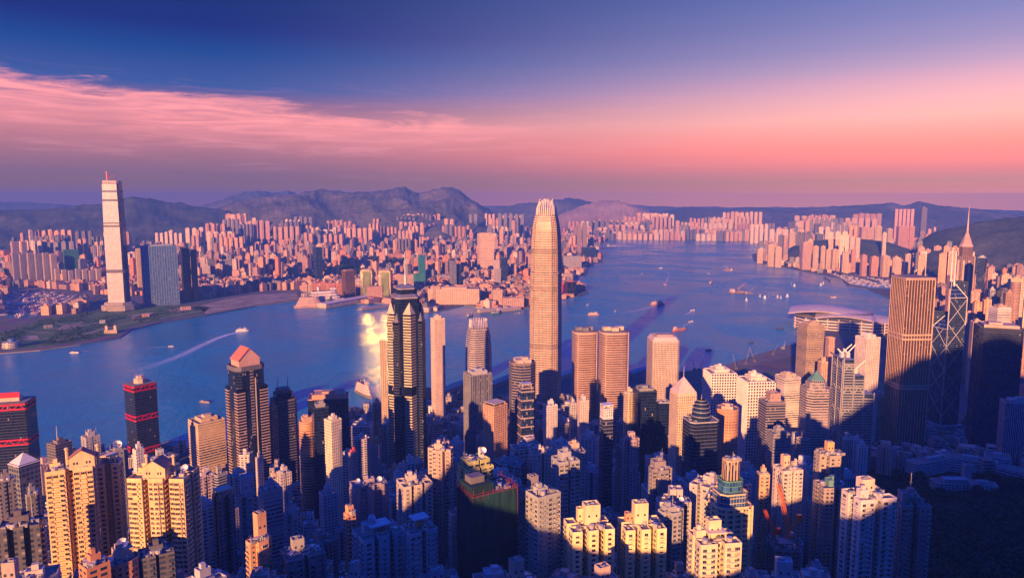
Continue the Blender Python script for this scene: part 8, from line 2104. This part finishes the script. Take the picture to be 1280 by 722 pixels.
def tower_crane(label, px, py, R, hb, tip, back, col, s=1.7):
    p = at(px, py, R); root = empty('tower_crane', (p.x, p.y, p.z - hb)); tag(root, label, 'crane'); O = Vector((p.x, p.y, p.z - hb)); pv = Vector((0, 0, hb))
    b = MB(); lattice(b, (0, 0, 0), pv, s * 1.1, col, 14); b.build('mast', mats('metal'), root)
    t = at(*tip) - O; b = MB(); lattice(b, pv, t, s * .8, col, 22); b.build('jib', mats('metal'), root)
    k = at(*back) - O; b = MB(); b.bar(pv, k, .5, 0, col); b.build('counter_jib', mats('metal'), root)
    b = MB(); b.box(k.x, k.y, k.z - 2.5, 3.4, 2.6, 4.5, .4, 0, None, col, True); b.build('counterweight', mats('metal'), root)
    a = pv + Vector((1, 1.5, 11)); b = MB(); b.bar(pv + Vector((-1, 0, 0)), a, .25, 0, col); b.bar(pv + Vector((1, 0, 0)), a, .25, 0, col); b.build('frame', mats('metal'), root)
    b = MB(); b.bar(a, t, .10, 0, DARK); b.bar(a, k, .10, 0, DARK); b.bar(t, t - Vector((0, 0, 18)), .10, 0, DARK); b.build('cable', mats('metal'), root)
    b = MB(); b.box(1.6, -1, hb - 2.4, 2, 1.8, 2.4, 0, 0, None, (.6, .55, .5), True); b.build('cab', mats('metal'), root)


tower_crane('orange lattice tower crane with a steep raised jib over a building site', 986, 664, 520, 34, (973, 604, 512), (999, 646, 524), (.85, .22, .04), 2.6)
tower_crane('smaller red crane jib rising at the left of the orange tower crane', 968, 668, 520, 26, (956, 637, 515), (973, 663, 524), (.75, .12, .04), 1.9)
for k_, (px_, py_, tx, ty) in enumerate(((920, 461, 916, 442), (932, 455, 937, 436), (943, 452, 937, 433), (966, 443, 973, 430), (868, 462, 866, 449), (874, 462, 880, 451))):
    g = ground(px_, py_, 3.3); R_ = math.hypot(g.x, g.y); tp = at(tx, ty, R_) - Vector((g.x, g.y, 3.3)); root = empty('crawler_crane', (g.x, g.y, 3.3)); tag(root, ['dark crawler crane on the reclaimed ground, jib leaning left', 'dark crawler crane on the reclaimed ground, jib leaning right', 'thin crawler crane mid reclaimed ground', 'crawler crane at the right end of the reclaimed ground', 'crawler crane left of the white gridded blocks, jib upright', 'crawler crane left of the white gridded blocks, jib leaning right'][k_], 'crane')
    b = MB(); b.box(0, 0, 0, 7, 4, 4, .3, 0, None, (.2, .14, .1)); b.build('cab', mats('metal'), root)
    b = MB(); b.bar((0, 0, 3), tp, .7, 0, (.12, .11, .13)); b.build('jib', mats('metal'), root)
T('concrete shell of a building under construction at the foot of the orange crane', 980, 682, 515, 38, 18, .9, 'rect', 'office', 'grid', (.10, .10, .11), (.22, .21, .21), .5, pu=5, roof=(('deck', .5, 3), ('units', 6)), name='unfinished_tower')

# ------------------------------------------------------------------ the air
def haze():
    m = bpy.data.materials.new('haze_air'); m.use_nodes = True
    t = NT(m.node_tree); t.n.clear()
    out = t.new('ShaderNodeOutputMaterial'); v = t.new('ShaderNodeVolumePrincipled')
    v.inputs['Color'].default_value = (.09, .24, .80, 1); v.inputs['Density'].default_value = HAZE
    v.inputs['Anisotropy'].default_value = 0.0
    t.l.new(v.outputs[0], out.inputs['Volume'])
    b = MB(); b.box(0, 6500, -6, 29000, 22500, 646, 0, 0, None, None, True)
    o = b.build('haze', m); tag(o, kind='stuff')


HAZE = 9e-5
haze()
